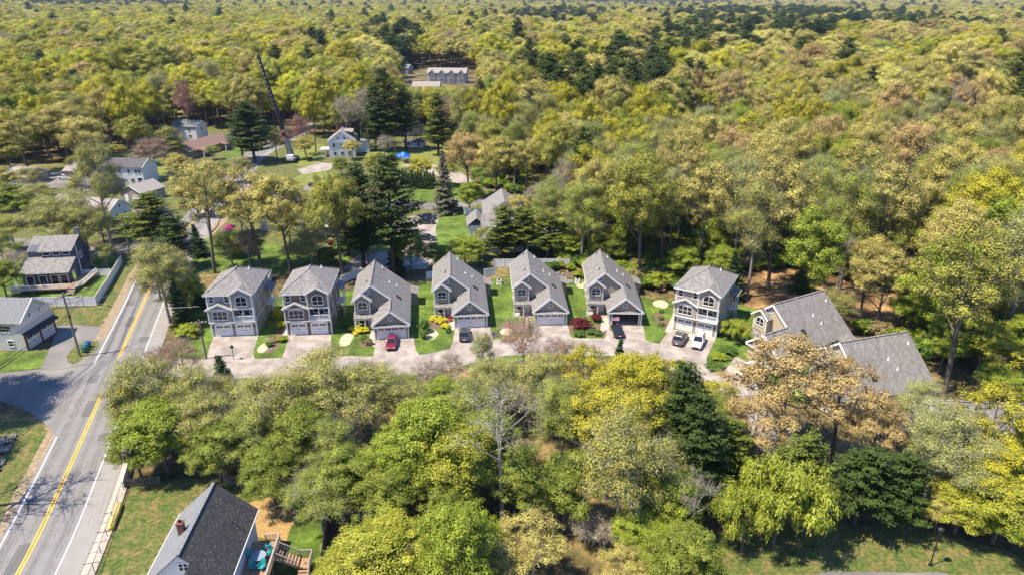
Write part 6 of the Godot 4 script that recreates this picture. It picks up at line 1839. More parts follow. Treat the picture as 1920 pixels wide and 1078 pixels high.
func make_sorts() -> void:
	var oak := []
	for i in 3:
		oak.append(broadleaf(100 + i, {"h": 16.0, "r": 5.6, "low": 0.3, "pads": 18, "clumps": 440, "leaves": 84, "size": 0.094, "clump": 0.8, "shell": 0.4, "aspect": 0.75}))
	oak.append(broadleaf(131, {"h": 16.0, "r": 5.8, "low": 0.28, "pads": 15, "pad": 0.72, "clumps": 360, "leaves": 46, "size": 0.09, "clump": 0.62, "shell": 0.45, "aspect": 0.75, "sprigs": 1}))
	sort("oak", "oak_tree", "bark", "leaf", oak, {
		"tan": [0.18, 0.14, 0.05, 0.7, 0.64, 0.165], "yellow": [0.15, 0.14, 0.015, 0.68, 0.64, 0.05], "orange": [0.2, 0.13, 0.06, 0.68, 0.52, 0.2], "olive": [0.12, 0.11, 0.03, 0.5, 0.51, 0.08]})
	var maple := []
	for i in 3:
		maple.append(broadleaf(200 + i, {"h": 14.0, "r": 4.6, "low": 0.12, "pads": 16, "pad": 1.15, "clumps": 420, "leaves": 104, "size": 0.092, "clump": 0.78, "shell": 0.38, "aspect": 0.8}))
	sort("maple", "maple_tree", "bark", "leaf", maple, {
		"bright": [0.08, 0.11, 0.012, 0.4, 0.49, 0.05], "green": [0.065, 0.085, 0.012, 0.34, 0.4, 0.055], "lime": [0.13, 0.15, 0.015, 0.5, 0.51, 0.06]})
	var ash := []
	for i in 3:
		ash.append(broadleaf(300 + i, {"h": 15.0, "r": 4.6, "low": 0.18, "pads": 15, "pad": 1.15, "clumps": 360, "leaves": 70, "size": 0.08, "clump": 0.85, "shell": 0.42, "sprigs": 2, "aspect": 0.75}))
	sort("ash", "ash_tree", "pale_bark", "leaf", ash, {
		"olive": [0.12, 0.115, 0.035, 0.54, 0.54, 0.12], "grey_green": [0.16, 0.165, 0.06, 0.5, 0.53, 0.17], "fresh": [0.09, 0.115, 0.02, 0.43, 0.49, 0.07]})
	var bare := []
	for i in 3:
		bare.append(broadleaf(400 + i, {"h": 14.0, "r": 4.4, "low": 0.22, "pads": 14, "pad": 1.2, "clumps": 260, "leaves": 24, "size": 0.095, "clump": 0.75, "shell": 0.45, "sprigs": 5}))
	sort("bare", "budding_tree", "pale_bark", "leaf", bare, {
		"red": [0.27, 0.14, 0.08, 0.5, 0.29, 0.17], "deep": [0.3, 0.075, 0.06, 0.52, 0.15, 0.1], "grey": [0.3, 0.25, 0.16, 0.52, 0.46, 0.32]})
	var dead := []
	for i in 2:
		dead.append(broadleaf(450 + i, {"h": 17.0, "r": 4.0, "low": 0.42, "pads": 13, "clumps": 110, "leaves": 4, "size": 0.11, "clump": 0.6, "shell": 0.5, "sprigs": 4, "twig": 0.8, "trunk": 0.013}))
	sort("dead", "bare_tree", "pale_bark", "leaf", dead, {"grey": [0.16, 0.17, 0.05, 0.3, 0.3, 0.1]})
	var willow := [broadleaf(500, {"h": 11.0, "r": 5.0, "low": 0.16, "pads": 13, "clumps": 320, "leaves": 64, "size": 0.2, "aspect": 0.28, "clump": 0.65, "shell": 0.35, "weep": 1.3})]
	sort("willow", "willow_tree", "bark", "leaf", willow, {"yellow": [0.15, 0.18, 0.015, 0.46, 0.52, 0.06]})
	var pine := []
	for i in 3:
		pine.append(conifer(600 + i, {"h": 22.0, "r": 5.2, "low": 0.2 + 0.05 * i, "taper": 0.42, "blunt": 0.24, "skirt": 0.3, "arms": 6, "gaps": 0.2, "droop": 0.08, "tip": 0.12, "step": 0.42, "inner": 0.22, "fan": 0.3, "leaves": 17, "thick": 0.8, "puff": 0.42, "messy": 0.7, "size": 0.25, "aspect": 0.45, "gap": 0.8}))
	sort("pine", "pine_tree", "pine_bark", "needle", pine, {
		"dark": [0.016, 0.034, 0.008, 0.07, 0.105, 0.02], "light": [0.04, 0.062, 0.009, 0.15, 0.185, 0.026]})
	var spruce := []
	for i in 2:
		spruce.append(conifer(700 + i, {"h": 14.0, "r": 3.0, "low": 0.04, "taper": 0.85, "skirt": 1.0, "arms": 7, "gaps": 0.05, "droop": -0.12, "tip": 0.06, "step": 0.36, "inner": 0.15, "fan": 0.28, "leaves": 12, "thick": 0.6, "puff": 0.3, "messy": 0.6, "size": 0.22, "aspect": 0.5, "gap": 0.5}))
	sort("spruce", "spruce_tree", "pine_bark", "needle", spruce, {
		"dark": [0.014, 0.034, 0.011, 0.055, 0.1, 0.028], "grey": [0.08, 0.08, 0.045, 0.21, 0.205, 0.125], "green": [0.035, 0.07, 0.013, 0.12, 0.19, 0.035]})
	var shrub := []
	for i in 3:
		shrub.append(broadleaf(800 + i, {"h": 2.0, "r": 1.3, "low": 0.02, "pads": 14, "pad": 1.7, "padk": 0.62, "clumps": 130, "leaves": 34, "size": 0.085, "aspect": 0.8, "clump": 0.3, "shell": 0.25, "trunk": 0.02, "twig": 0.3}))
	sort("shrub", "garden_shrub", "bark", "leaf", shrub, {
		"green": [0.045, 0.1, 0.013, 0.13, 0.22, 0.035], "lime": [0.15, 0.2, 0.012, 0.34, 0.4, 0.035], "gold": [0.36, 0.33, 0.015, 0.74, 0.66, 0.03], "maroon": [0.07, 0.009, 0.014, 0.2, 0.025, 0.035], "pink": [0.42, 0.05, 0.24, 0.7, 0.15, 0.46], "white": [0.45, 0.43, 0.34, 0.8, 0.77, 0.7], "tan": [0.18, 0.14, 0.06, 0.38, 0.3, 0.14]})

func plant(kind: String, look: String, shape: int, x: float, z: float, h: float, r: float, label: String, category: String, group := "", lean := 0.0) -> Node3D:
	var s: Dictionary = sorts[kind]
	var list: Array = s.looks[look]
	var f: Dictionary = list[shape % list.size()]
	var o := thing(s.called, label, category, Vector3(x, land(x, z), z), fmod(absf(x * 37.7 + z * 91.3), 360.0), group)
	var w := MeshInstance3D.new()
	w.name = "trunk"
	w.mesh = f.wood
	w.material_override = M[s.bark]
	o.add_child(w, true)
	var c := MeshInstance3D.new()
	c.name = "crown"
	c.mesh = f.crown
	c.material_override = M[s.foliage]
	o.add_child(c, true)
	o.scale = Vector3(r / f.r, h / f.h, r / f.r)
	if lean != 0.0:
		o.rotation.z = deg_to_rad(lean)
	planted.append(Vector3(x, z, r))
	return o

func land(x: float, z: float) -> float:  # flat near by, low rises far off
	var d := sqrt(x * x + z * z)
	if d < 900.0:
		return 0.0
	var t := clampf((d - 900.0) / 4500.0, 0, 1)
	t = t * t * (3 - 2 * t)
	var side := clampf(0.5 - x / maxf(d, 1.0) * 0.9, 0, 1)
	return t * (16.0 + 22.0 * side + 9.0 * sin(x * 0.0013 + 1.0) * cos(z * 0.0009))

func set_trees() -> void:
	plant("bare", "red", 0, -49.21, -89.01, 8, 3.2, "reddish budding tree in front of the blue-grey house, beside its drive", "budding tree")
	plant("bare", "red", 1, -52.53, -88.68, 7, 2.8, "reddish budding tree overhanging the road's right edge before the short grey pole", "budding tree")
	plant("bare", "grey", 2, -52.35, -81.21, 9, 3.4, "grey twiggy tree leaning over the road above the green trees", "budding tree")
	plant("ash", "olive", 0, -40.5, -74.37, 12, 4.4, "olive airy tree left of the small dark conifer by the court", "tree")
	plant("maple", "bright", 0, -42.56, -68.92, 10, 4.6, "bright green tree at the roadside above the white railing", "maple tree")
	plant("maple", "green", 1, -45.14, -67.6, 8, 3, "mid-green tree hanging over the sidewalk by the white railing", "maple tree")
	plant("maple", "green", 2, -35.3, -67.26, 9, 3.8, "mid-green tree behind the far end of the black-roofed house", "maple tree")
	plant("spruce", "dark", 0, -41.07, -84.79, 8, 2.4, "small dark conifer at the drive of the blue-grey house", "conifer")
	plant("ash", "olive", 1, -29.5, -71.63, 13, 5, "broad olive tree below the drive of the blue-grey house", "tree")
	plant("ash", "olive", 2, -23.84, -74.95, 14, 5.6, "broad olive tree below the drive of the taupe house", "tree")
	plant("ash", "olive", 0, -17.82, -74.25, 13, 5.2, "broad olive tree below the lawn of the red car house", "tree")
	plant("maple", "green", 0, -24.96, -68.01, 10, 4.2, "mid-green tree under the two broad olive trees", "maple tree")
	plant("ash", "fresh", 2, -31.51, -68.01, 10, 4, "fresh green airy tree behind the roof ridge of the black-roofed house", "tree")
	plant("maple", "green", 1, -27.14, -62.48, 8, 3.6, "mid-green tree just beyond the weathered fence", "maple tree")
	plant("ash", "fresh", 1, -20.79, -58.97, 8, 3.8, "light green airy tree overhanging the dry grass", "tree")
	plant("maple", "green", 2, -16.98, -61.26, 10, 4, "dark green tree left of the tall bright maple", "maple tree")
	plant("maple", "bright", 1, -9.23, -63.47, 15, 5, "tall bright green maple in the middle of the near trees", "maple tree")
	plant("maple", "bright", 2, -12.35, -61.92, 12, 4.2, "bright green maple at the left flank of the tall one", "maple tree")
	plant("maple", "lime", 0, -5.5, -60.51, 13, 4.6, "yellow-green maple left of the tall bare trunk", "maple tree")
	plant("maple", "green", 0, -12.7, -59.32, 9, 3.8, "mid-green maple above the dug bed", "maple tree")
	plant("ash", "fresh", 0, -5.1, -70.78, 12, 4.6, "fresh green airy tree behind the yellow-green maple", "tree")
	plant("dead", "grey", 0, -1, -58.61, 18.62, 4.6, "tall bare tree with a straight pale trunk amid green trees", "bare tree")
	plant("bare", "red", 2, 2, -92.55, 10, 3.8, "tan twiggy tree in front of the putty house with closed garage", "budding tree")
	plant("bare", "red", 0, 6.52, -87.48, 9, 3.4, "reddish twiggy tree at the court edge right of the tan one", "budding tree")
	plant("bare", "grey", 1, -12.49, -87.94, 5.5, 2.8, "low grey twiggy tree against the court road below the red car", "budding tree")
	plant("bare", "grey", 0, -9.32, -89.24, 5.5, 2.4, "low grey twiggy tree against the court road below the dark grey SUV", "budding tree")
	plant("ash", "grey_green", 1, -4.43, -92.5, 8, 2, "slim pale green tree beside the dark grey SUV's drive", "tree")
	plant("ash", "olive", 1, -2.1, -78.88, 11, 4.2, "olive airy tree below the small flag", "tree")
	plant("ash", "olive", 2, 3.44, -77.68, 12, 4.6, "olive airy tree below the tan twiggy tree", "tree")
	plant("ash", "fresh", 0, 6.38, -70.78, 12, 4.4, "fresh green airy tree right of the tall bare trunk", "tree")
	plant("oak", "yellow", 3, 9.89, -77.32, 13, 4.2, "yellow oak below the maroon maples", "oak tree")
	plant("oak", "yellow", 1, 14.77, -74.12, 14, 5, "yellow oak below the black saloon", "oak tree")
	plant("oak", "yellow", 3, 19.36, -74.12, 14, 4.4, "yellow oak left of the big dark pine", "oak tree")
	plant("oak", "yellow", 3, 11.3, -69.77, 13, 4.6, "yellow oak nearest the view among the court-side yellow oaks", "oak tree")
	plant("oak", "yellow", 3, 17, -68.97, 12, 3.6, "yellow oak hanging in front of the big dark pine", "oak tree")
	plant("spruce", "dark", 1, 14.38, -81.54, 12, 2.2, "dark conifer tip rising among the yellow oaks", "conifer")
	plant("pine", "dark", 0, 19.29, -65.31, 18, 3.9, "big dark pine at the bend of the court road", "pine tree")
	plant("pine", "dark", 1, 20.45, -61.6, 16, 3.6, "dark pine just right of the big one at the bend", "pine tree")
	plant("ash", "olive", 0, 15.01, -60.39, 11, 4.4, "olive tree in shade below the big dark pine", "tree")
	plant("oak", "orange", 3, 33.69, -70.86, 17, 7.2, "largest orange-tan oak, before the sideways cream house", "oak tree")
	plant("oak", "orange", 3, 28.02, -66.26, 13, 4.6, "orange-tan oak over the end of the court road", "oak tree")
	plant("oak", "orange", 3, 39.69, -69.51, 15, 5.6, "orange-tan oak before the second sideways house", "oak tree")
	plant("oak", "orange", 3, 34.04, -77.68, 12, 3.2, "small orange-tan oak over the white car", "oak tree")
	plant("oak", "orange", 3, 42.32, -66.12, 12, 3.8, "orange-tan oak nearest the pale green airy trees", "oak tree")
	plant("ash", "grey_green", 0, 47.46, -62.88, 14, 4.2, "pale green airy tree before the last roof at the right", "tree")
	plant("ash", "grey_green", 2, 47.88, -69.01, 11, 3.6, "smaller pale green airy tree left of the last roof", "tree")
	plant("ash", "grey_green", 1, 49.99, -60.17, 12, 3.9, "pale green airy tree right of the last roof", "tree")
	plant("pine", "dark", 2, 38.06, -59.85, 10.39, 3.9, "dark spreading pine under the orange-tan oaks, above the park grass", "pine tree")
	plant("pine", "dark", 0, 42.1, -59.85, 9.84, 3.6, "dark pine right of the spreading one above the park grass", "pine tree")
	plant("pine", "light", 1, 24.14, -62.93, 12, 3.6, "lighter green pine left of the orange-tan oaks", "pine tree")
	plant("pine", "light", 1, 31.12, -59.07, 13, 3.6, "dark pine showing through the orange-tan oaks", "pine tree")
	plant("willow", "yellow", 0, 28.08, -56.86, 11.79, 5, "drooping yellow-green tree at the edge of the park grass", "willow tree")
	plant("willow", "yellow", 0, 24.34, -55.86, 9.08, 3.6, "smaller drooping yellow-green tree left of the large one", "willow tree")
	plant("maple", "lime", 1, 51.9, -57.17, 9.17, 4.8, "bright lime maple at the near right corner", "maple tree")
	plant("maple", "lime", 2, 48.62, -58.61, 7.42, 3.8, "bright lime maple left of the corner one, beside the lamp post", "maple tree")
	plant("maple", "bright", 0, 54.11, -54.73, 8.34, 4, "bright green maple at the right border by the park grass", "maple tree")
	plant("oak", "tan", 1, 46.39, -58.61, 5.25, 2.4, "pale tan young oak behind the lamp post", "oak tree")
	plant("oak", "yellow", 3, 54.38, -63.91, 15, 4.8, "yellow oak at the right border behind the pale green trees", "oak tree")
	plant("oak", "yellow", 2, 52.48, -59.04, 12, 4, "yellow oak at the right border nearest the lime maples", "oak tree")
	plant("maple", "lime", 0, -12.63, -51.25, 8, 5, "wide lime-yellow tree at the lower edge beside the dug bed", "maple tree")
	plant("maple", "lime", 1, -16.32, -50.34, 5.5, 3, "low lime-yellow tree right of the deck stairs", "maple tree")
	plant("oak", "tan", 3, 1.99, -50.17, 9, 4, "pale straw-yellow oak at the lower edge", "oak tree")
	plant("oak", "tan", 3, -1.24, -49.17, 7, 3.2, "pale straw-yellow oak beside the garden shed", "oak tree")
	plant("oak", "yellow", 3, 11.06, -64.24, 15, 5.4, "ochre-yellow oak above the pale trunk", "oak tree")
	plant("ash", "olive", 1, 11.31, -57.8, 16.04, 5, "olive tree with a pale trunk in the middle of the near woods", "tree")
	plant("maple", "bright", 1, 16.85, -58.43, 9, 3.8, "bright green maple left of the dead white branches", "maple tree")
	plant("maple", "bright", 2, 13.9, -53.82, 7, 3.4, "low bright green maple at the lower edge", "maple tree")
	plant("bare", "grey", 2, 9.48, -56.58, 4.5, 3, "grey leafless brush at the foot of the pale trunk", "budding tree")
	plant("dead", "grey", 1, 18.5, -55.11, 10.34, 2.8, "dead white tree beside the drooping yellow-green ones", "bare tree")
	plant("oak", "tan", 3, 11.22, -50.16, 5, 3, "tan young oak at the lower edge below the pale trunk", "oak tree")
	plant("maple", "bright", 0, -2.86, -52.32, 7, 2.6, "bright green young tree right of the garden shed", "maple tree")
	plant("maple", "green", 1, 5.59, -58.94, 10, 4, "dark green tree right of the tall bare trunk", "maple tree")
	plant("maple", "green", 2, 1.41, -59.85, 10, 3.8, "dark green tree behind the tall bare trunk", "maple tree")
	plant("maple", "green", 0, -6.37, -57.5, 8, 3.2, "dark green tree left of the garden shed", "maple tree")
	plant("oak", "tan", 3, -63.82, -136.1, 24.61, 6.8, "tall straw-yellow oak rising behind the blue-grey house", "oak tree")
	plant("oak", "tan", 3, -54.39, -137.98, 22.67, 7.4, "spreading straw-yellow oak behind the gap of the two tall houses, left stem", "oak tree")
	plant("oak", "tan", 2, -47.46, -136.1, 22.44, 6.8, "spreading straw-yellow oak behind the taupe house, right stem", "oak tree")
	plant("ash", "olive", 2, -62.14, -111.7, 16.01, 5, "olive-tan tree between the road and the blue-grey house", "tree")
	plant("ash", "olive", 0, -64.83, -122.49, 9.99, 3.4, "olive airy tree at the roadside behind the olive-tan tree", "tree")
	plant("spruce", "dark", 0, -58.56, -109.51, 9.76, 2.2, "dark conifer at the left wall of the blue-grey house", "conifer")
	plant("pine", "light", 0, -82.47, -150.28, 14.29, 6.6, "wide layered pine beside the main road across from the corner lot", "pine tree")
	plant("pine", "dark", 1, -71.89, -138.3, 12.05, 4.2, "dark pine at the roadside below the wide layered one", "pine tree")
	plant("pine", "dark", 0, -32.43, -139.26, 23.48, 6.4, "tall pine behind the taupe house, left of the twin pines", "pine tree")
	plant("pine", "dark", 2, -25, -133.66, 26.19, 6.6, "tall pine behind the sage house, right of the twin pines", "pine tree")
	plant("pine", "dark", 1, -37.57, -146.68, 19.17, 5.2, "lighter pine close behind the twin tall pines", "pine tree")
	plant("maple", "green", 0, -21.5, -136.1, 9.59, 3.8, "dark green tree between the two sage houses", "maple tree")
	plant("spruce", "dark", 1, -24.93, -136.1, 8.65, 2.6, "dark conifer left of the gap between the two sage houses", "conifer")
	plant("maple", "bright", 1, -10.2, -138.3, 7.92, 4.4, "bright green maple behind the second sage house", "maple tree")
	plant("maple", "green", 2, -15.5, -136.72, 7.03, 3.4, "dark green tree left of the bright maple behind the sage house", "maple tree")
	plant("pine", "light", 0, -1.7, -145.98, 12.29, 4.6, "left of three small pines before the turret house", "pine tree")
	plant("pine", "light", 2, 3.05, -146.68, 11.6, 4.6, "middle of three small pines before the turret house", "pine tree")
	plant("pine", "light", 1, 8.45, -144.94, 11.14, 4.2, "right of three small pines beside the white tent", "pine tree")
	plant("spruce", "grey", 0, -18.15, -180.54, 17.28, 3.6, "slim grey-brown spruce on the lawn edge", "conifer")
	plant("maple", "bright", 2, -11.65, -179.53, 9.78, 3.8, "round bright green maple right of the grey-brown spruce", "maple tree")
	plant("oak", "orange", 1, -12.59, -195.82, 19.77, 6.6, "tan oak right of the grey-brown spruce", "oak tree")
	plant("oak", "tan", 2, -4.6, -190.11, 20.04, 6.4, "broad tan oak behind the turret house", "oak tree")
	plant("oak", "tan", 3, 3.93, -195.82, 17.82, 6.2, "tan oak furthest right behind the turret house", "oak tree")
	plant("pine", "dark", 1, -47.64, -262.46, 31.38, 7.4, "huge dark pine behind the blue tarp", "pine tree")
	plant("pine", "dark", 0, -52.92, -265.49, 24.81, 5.6, "dark pine at the left of the huge one", "pine tree")
	plant("pine", "dark", 2, -41.09, -265.49, 24.43, 5.6, "dark pine at the right of the huge one", "pine tree")
	plant("pine", "light", 0, -27.66, -255.63, 23.29, 6, "lighter pine left of the pair with dark tops", "pine tree")
	plant("pine", "light", 2, -19.1, -259.49, 21.3, 6, "second lighter pine left of the pair with dark tops", "pine tree")
	plant("pine", "dark", 0, -12.01, -280.53, 25.19, 5, "dark-topped pine, left of a pair above the tan oaks", "pine tree")
	plant("pine", "dark", 1, -6.65, -285.11, 22.24, 4.8, "dark-topped pine, right of a pair above the tan oaks", "pine tree")
	plant("bare", "red", 0, -117.77, -222.13, 12.96, 6.6, "reddish-brown tree beside the white two-storey house", "budding tree")
	plant("bare", "deep", 1, -135.12, -287.46, 24.48, 4.8, "deep red budding tree just beyond the brown-roofed house", "budding tree")
	plant("bare", "deep", 2, -78.3, -257.55, 15.42, 4.2, "pinkish red tree at the foot of the crane boom", "budding tree")
	plant("bare", "red", 0, -81.93, -248.22, 12.51, 3.4, "pinkish red tree just left of the crane foot", "budding tree")
	plant("oak", "yellow", 1, -75.56, -262.46, 23.81, 5.4, "yellow oak just right of the crane boom", "oak tree")
	plant("oak", "olive", 2, -70.23, -262.46, 18.99, 5, "olive oak beyond the porch of the white gabled house", "oak tree")
	plant("bare", "grey", 1, -58.09, -276.07, 22.24, 6.4, "pink-grey leafless tree beyond the white gabled house", "budding tree")
	plant("bare", "grey", 0, -64.2, -269.63, 20.02, 5.6, "pink-grey leafless tree above the chimneys of the white gabled house", "budding tree")
	plant("pine", "dark", 0, -92.49, -243.78, 21.84, 7.4, "dark pine left of the crane boom by the road", "pine tree")
	plant("oak", "tan", 0, -159.65, -243.78, 21.84, 9.5, "giant tan oak at the upper left, middle of three", "oak tree")
	plant("oak", "tan", 3, -162.99, -227.4, 21.98, 8.5, "giant tan oak at the left border, left of three", "oak tree")
	plant("oak", "tan", 1, -135.94, -219.94, 20.56, 7.5, "giant tan oak nearest the white two-storey house, right of three", "oak tree")
	plant("oak", "olive", 0, -163.37, -219.94, 14.72, 7, "olive oak leaning over the house at the far left edge", "oak tree")
	plant("ash", "olive", 1, -98.63, -143.91, 16.21, 6.8, "large olive street tree behind the navy house", "tree")
	plant("ash", "olive", 2, -93.78, -142.55, 13.98, 5, "second olive street tree, right behind the navy house", "tree")
	plant("ash", "fresh", 0, -109.27, -137.35, 9.65, 4.4, "light green tree at the left border beside the navy house", "tree")
	plant("bare", "grey", 2, -102.75, -130.71, 7.26, 3.4, "whitish blossoming tree left of the navy house", "budding tree")
	plant("maple", "green", 1, -99.13, -122.49, 7.82, 3.4, "dark green tree at the left border before the navy house", "maple tree")
	plant("maple", "green", 2, -130.75, -170.87, 10.66, 6, "dark green tree left of the long white house", "maple tree")
	plant("bare", "red", 1, -103.12, -162.07, 7.56, 3.6, "grey-red twiggy tree at the end of the long white house", "budding tree")
	plant("bare", "red", 0, -56.26, -136.72, 9.62, 2.4, "small rusty tree below the pink bush", "budding tree")
	plant("pine", "dark", 0, 70.03, -195.82, 14.78, 6.2, "dark pine beside the lawn clearing", "pine tree")
	plant("oak", "tan", 3, 40.03, -136.1, 24.18, 6.8, "tall straw-yellow oak at the wood's edge behind the beige house", "oak tree")
	plant("oak", "olive", 3, 32.47, -138.3, 21.16, 5.4, "olive oak at the wood's edge left of the beige house", "oak tree")
	plant("maple", "bright", 0, 25.76, -139.91, 18.52, 5.4, "bright green maple at the wood's edge behind the open garage house", "maple tree")
	plant("ash", "fresh", 2, 15.38, -141.55, 19.82, 6.2, "fresh green airy tree behind the white vinyl fence", "tree")
	plant("ash", "fresh", 1, 8.57, -147.39, 18.41, 5.6, "fresh green airy tree right of the turret house", "tree")
	plant("maple", "lime", 2, 19.99, -140.56, 9.58, 3.4, "lime-yellow tree low at the wood's edge beside the fence end", "maple tree")
	plant("maple", "green", 0, 22.03, -138.3, 7.92, 3.4, "dark green tree low at the wood's edge behind the open garage house", "maple tree")
	plant("spruce", "dark", 1, 43.08, -122.49, 9.99, 2.6, "small dark conifer at the wall of the beige house", "conifer")
	plant("spruce", "green", 0, 58.02, -126.49, 6.87, 2.4, "small green conifer on the leaf litter behind the cream house", "conifer")
	plant("oak", "olive", 3, 64.7, -87.93, 25.84, 7.5, "tall oak with a long bare grey trunk at the right", "oak tree")
	plant("oak", "tan", 3, 63.21, -106.36, 15.78, 5, "tan oak with a leaning trunk behind the cream house", "oak tree")
	plant("oak", "tan", 0, 62.4, -110.59, 17.15, 4.6, "tan oak on the leaf litter just left of the leaning one", "oak tree")
	plant("maple", "bright", 1, 67.71, -104.35, 11.84, 4, "bright green young maple behind the roof of the second sideways house", "maple tree")
	plant("maple", "bright", 2, 66.93, -93.46, 11.04, 3.6, "bright green low maple beside the long bare grey trunk", "maple tree")
	plant("bare", "grey", 0, 63.26, -122.49, 13.19, 3.6, "grey thin tree with a white snag trunk on the leaf litter", "budding tree")
	plant("willow", "yellow", 0, 37.98, -104.35, 4.25, 2.8, "low weeping tree at the right wall of the beige house", "willow tree")
	plant("dead", "grey", 0, -63.5, -62, 20, 6, "leafless tall tree at the left roadside, past the stone wall", "bare tree")
	plant("oak", "olive", 1, -75, -80, 14, 5.2, "olive oak at the corner of the side street", "oak tree")
	plant("oak", "olive", 2, -72, -71, 12, 4.4, "olive oak behind the stone wall", "oak tree")
	plant("oak", "tan", 2, -188.55, -278.28, 25.02, 8, "large tan oak high behind the giant trio at the upper left", "oak tree")
	plant("oak", "yellow", 0, -165.61, -283.95, 27.49, 7.5, "bright yellow round oak behind the giant tan oaks", "oak tree")
	plant("oak", "yellow", 3, -209.3, -289.84, 23.81, 7, "yellow oak at the left border above the giant trio", "oak tree")
	plant("pine", "dark", 2, -233.98, -355.16, 30.91, 6.4, "tall dark pine above the giant tan oaks", "pine tree")
	plant("oak", "olive", 1, -131.78, -239.49, 17.59, 6, "olive oak between the giant tan oaks and the white house by the ranch", "oak tree")
	plant("oak", "olive", 0, -147.4, -287.46, 18.83, 6.5, "olive oak left of the deep red tree", "oak tree")
	plant("oak", "olive", 2, -135.3, -315.85, 18.82, 7, "olive oak behind the brown-roofed house", "oak tree")
	plant("ash", "olive", 0, -124.85, -248.22, 12.51, 5, "olive airy tree behind the white two-storey house", "tree")
	plant("oak", "tan", 0, -131.3, -338.39, 21.2, 7, "tan oak above the dark pine by the crane", "oak tree")
	plant("oak", "yellow", 2, -125.15, -355.16, 27.16, 7, "yellow oak left of the crane boom tip", "oak tree")
	plant("maple", "lime", 1, -96.29, -315.85, 23.38, 7, "lime-yellow tree right of the crane boom's upper half", "maple tree")
	plant("maple", "bright", 0, -79.57, -302.33, 17.01, 5.5, "bright green tree beyond the yellow oak by the crane", "maple tree")
	plant("maple", "green", 2, -73.13, -315.85, 16.51, 5, "dark green tree above the pink-grey trees", "maple tree")
	plant("bare", "grey", 2, -46.82, -248.22, 9.67, 3.4, "grey twiggy tree right of the white gabled house", "budding tree")
	plant("maple", "lime", 0, -116.8, -292.26, 4.48, 3, "small lime tree before the small white cottage", "maple tree")
	plant("ash", "fresh", 0, -125.04, -223.61, 5.35, 3.4, "fresh green low tree at the end of the white two-storey house", "tree")
	plant("oak", "olive", 3, -145.34, -248.22, 5.83, 4.2, "olive low tree between giant oaks and the white two-storey house", "oak tree")
	plant("maple", "green", 0, -121.27, -170.87, 6.88, 5, "dark green tree behind the large olive street tree", "maple tree")
	plant("oak", "olive", 1, -115.86, -150.28, 9.05, 5, "olive oak at the left border behind the light green tree", "oak tree")
	plant("maple", "green", 1, -98.03, -166.37, 4.24, 3.4, "dark green tree right of the long white house", "maple tree")
	plant("spruce", "dark", 1, -71.36, -146.68, 7.64, 2.4, "dark conifer between the straw-yellow oak and the road", "conifer")
	plant("maple", "green", 0, -63.43, -146.68, 5.76, 4, "green tree below the magenta bush", "maple tree")
	plant("ash", "fresh", 1, -47.32, -141.55, 5.61, 3.6, "fresh green low tree behind the taupe house", "tree")
	plant("pine", "dark", 0, -49.65, -183.11, 9.78, 4, "dark pine behind the twin tall pines", "pine tree")
	plant("bare", "red", 1, -39.53, -188.45, 5.13, 3, "rusty low tree at the cross street", "budding tree")
	plant("oak", "tan", 1, -39.86, -150.28, 9.68, 3.2, "tan young oak before the porch house", "oak tree")
	plant("maple", "green", 2, 3.11, -150.28, 6.5, 3.4, "dark green tree hiding the turret house's right end", "maple tree")
	plant("oak", "olive", 0, 7.09, -223.61, 11.99, 6, "olive oak beyond the tan oaks by the turret house", "oak tree")
	plant("ash", "fresh", 2, 14.28, -175.58, 11.6, 5.5, "fresh green tree in the woods right of the turret house", "tree")
	plant("bare", "grey", 1, 7.32, -180.54, 8.21, 4.5, "pale grey twiggy tree over the drive beyond the turret house", "budding tree")
	plant("pine", "dark", 2, -98.52, -248.22, 18.12, 5.5, "dark pine left of the larger one by the crane boom", "pine tree")
	plant("ash", "fresh", 0, -60.64, -138.3, 8.87, 4.2, "fresh green low tree right of the straw-yellow oak's trunk", "tree")
	plant("maple", "green", 1, -57.96, -141.55, 8.05, 3.6, "mid-green low tree behind the gap of the two tall houses", "maple tree")
	plant("ash", "olive", 1, -43.4, -137.98, 9.8, 4, "olive low tree behind the taupe house", "tree")
	plant("maple", "green", 2, -40.75, -139.91, 4.71, 3, "small mid-green tree behind the taupe house", "maple tree")
	plant("ash", "olive", 0, -67.2, -162.07, 9.31, 4.6, "olive tree above the magenta bush", "tree")
	plant("oak", "olive", 1, -85, -178.03, 11.01, 5, "olive oak over the road above the straw-yellow oak", "oak tree")
	plant("oak", "tan", 0, -102.86, -209.55, 10.89, 4.6, "tan oak at the road below the brown-roofed house", "oak tree")
	plant("ash", "fresh", 2, -91.62, -212.91, 7.68, 3.4, "fresh green tree at the road right of the brown-roofed house", "tree")
	plant("oak", "yellow", 0, -62.25, -183.11, 9.78, 4.8, "yellow oak over the slate-roofed pale house", "oak tree")
	plant("ash", "olive", 2, -51.23, -162.07, 8.9, 4.6, "olive tree before the slate-roofed pale house", "tree")
	plant("maple", "bright", 1, -92.38, -157.97, 4.34, 3, "bright green low tree at the back street corner", "maple tree")
	plant("maple", "green", 1, -56.76, -223.61, 6.24, 3, "dark green tree right of the cross street below the white gabled house", "maple tree")
	plant("oak", "olive", 0, -43.9, -216.37, 9.48, 4, "olive oak right of the white gabled house, toward the tarp", "oak tree")
	plant("ash", "fresh", 2, -46.27, -72.47, 9, 3.6, "fresh green airy tree at the road's right edge above the white railing", "tree")
	plant("maple", "green", 0, -60.14, -114.65, 9.24, 3.4, "dark green tree left of the blue-grey house", "maple tree")
	plant("ash", "olive", 1, -69.02, -122.49, 9.12, 3.6, "olive tree at the road behind the olive-tan one", "tree")
	plant("spruce", "dark", 0, -59.88, -118.71, 7.65, 2.2, "dark conifer behind the blue-grey house's left corner", "conifer")
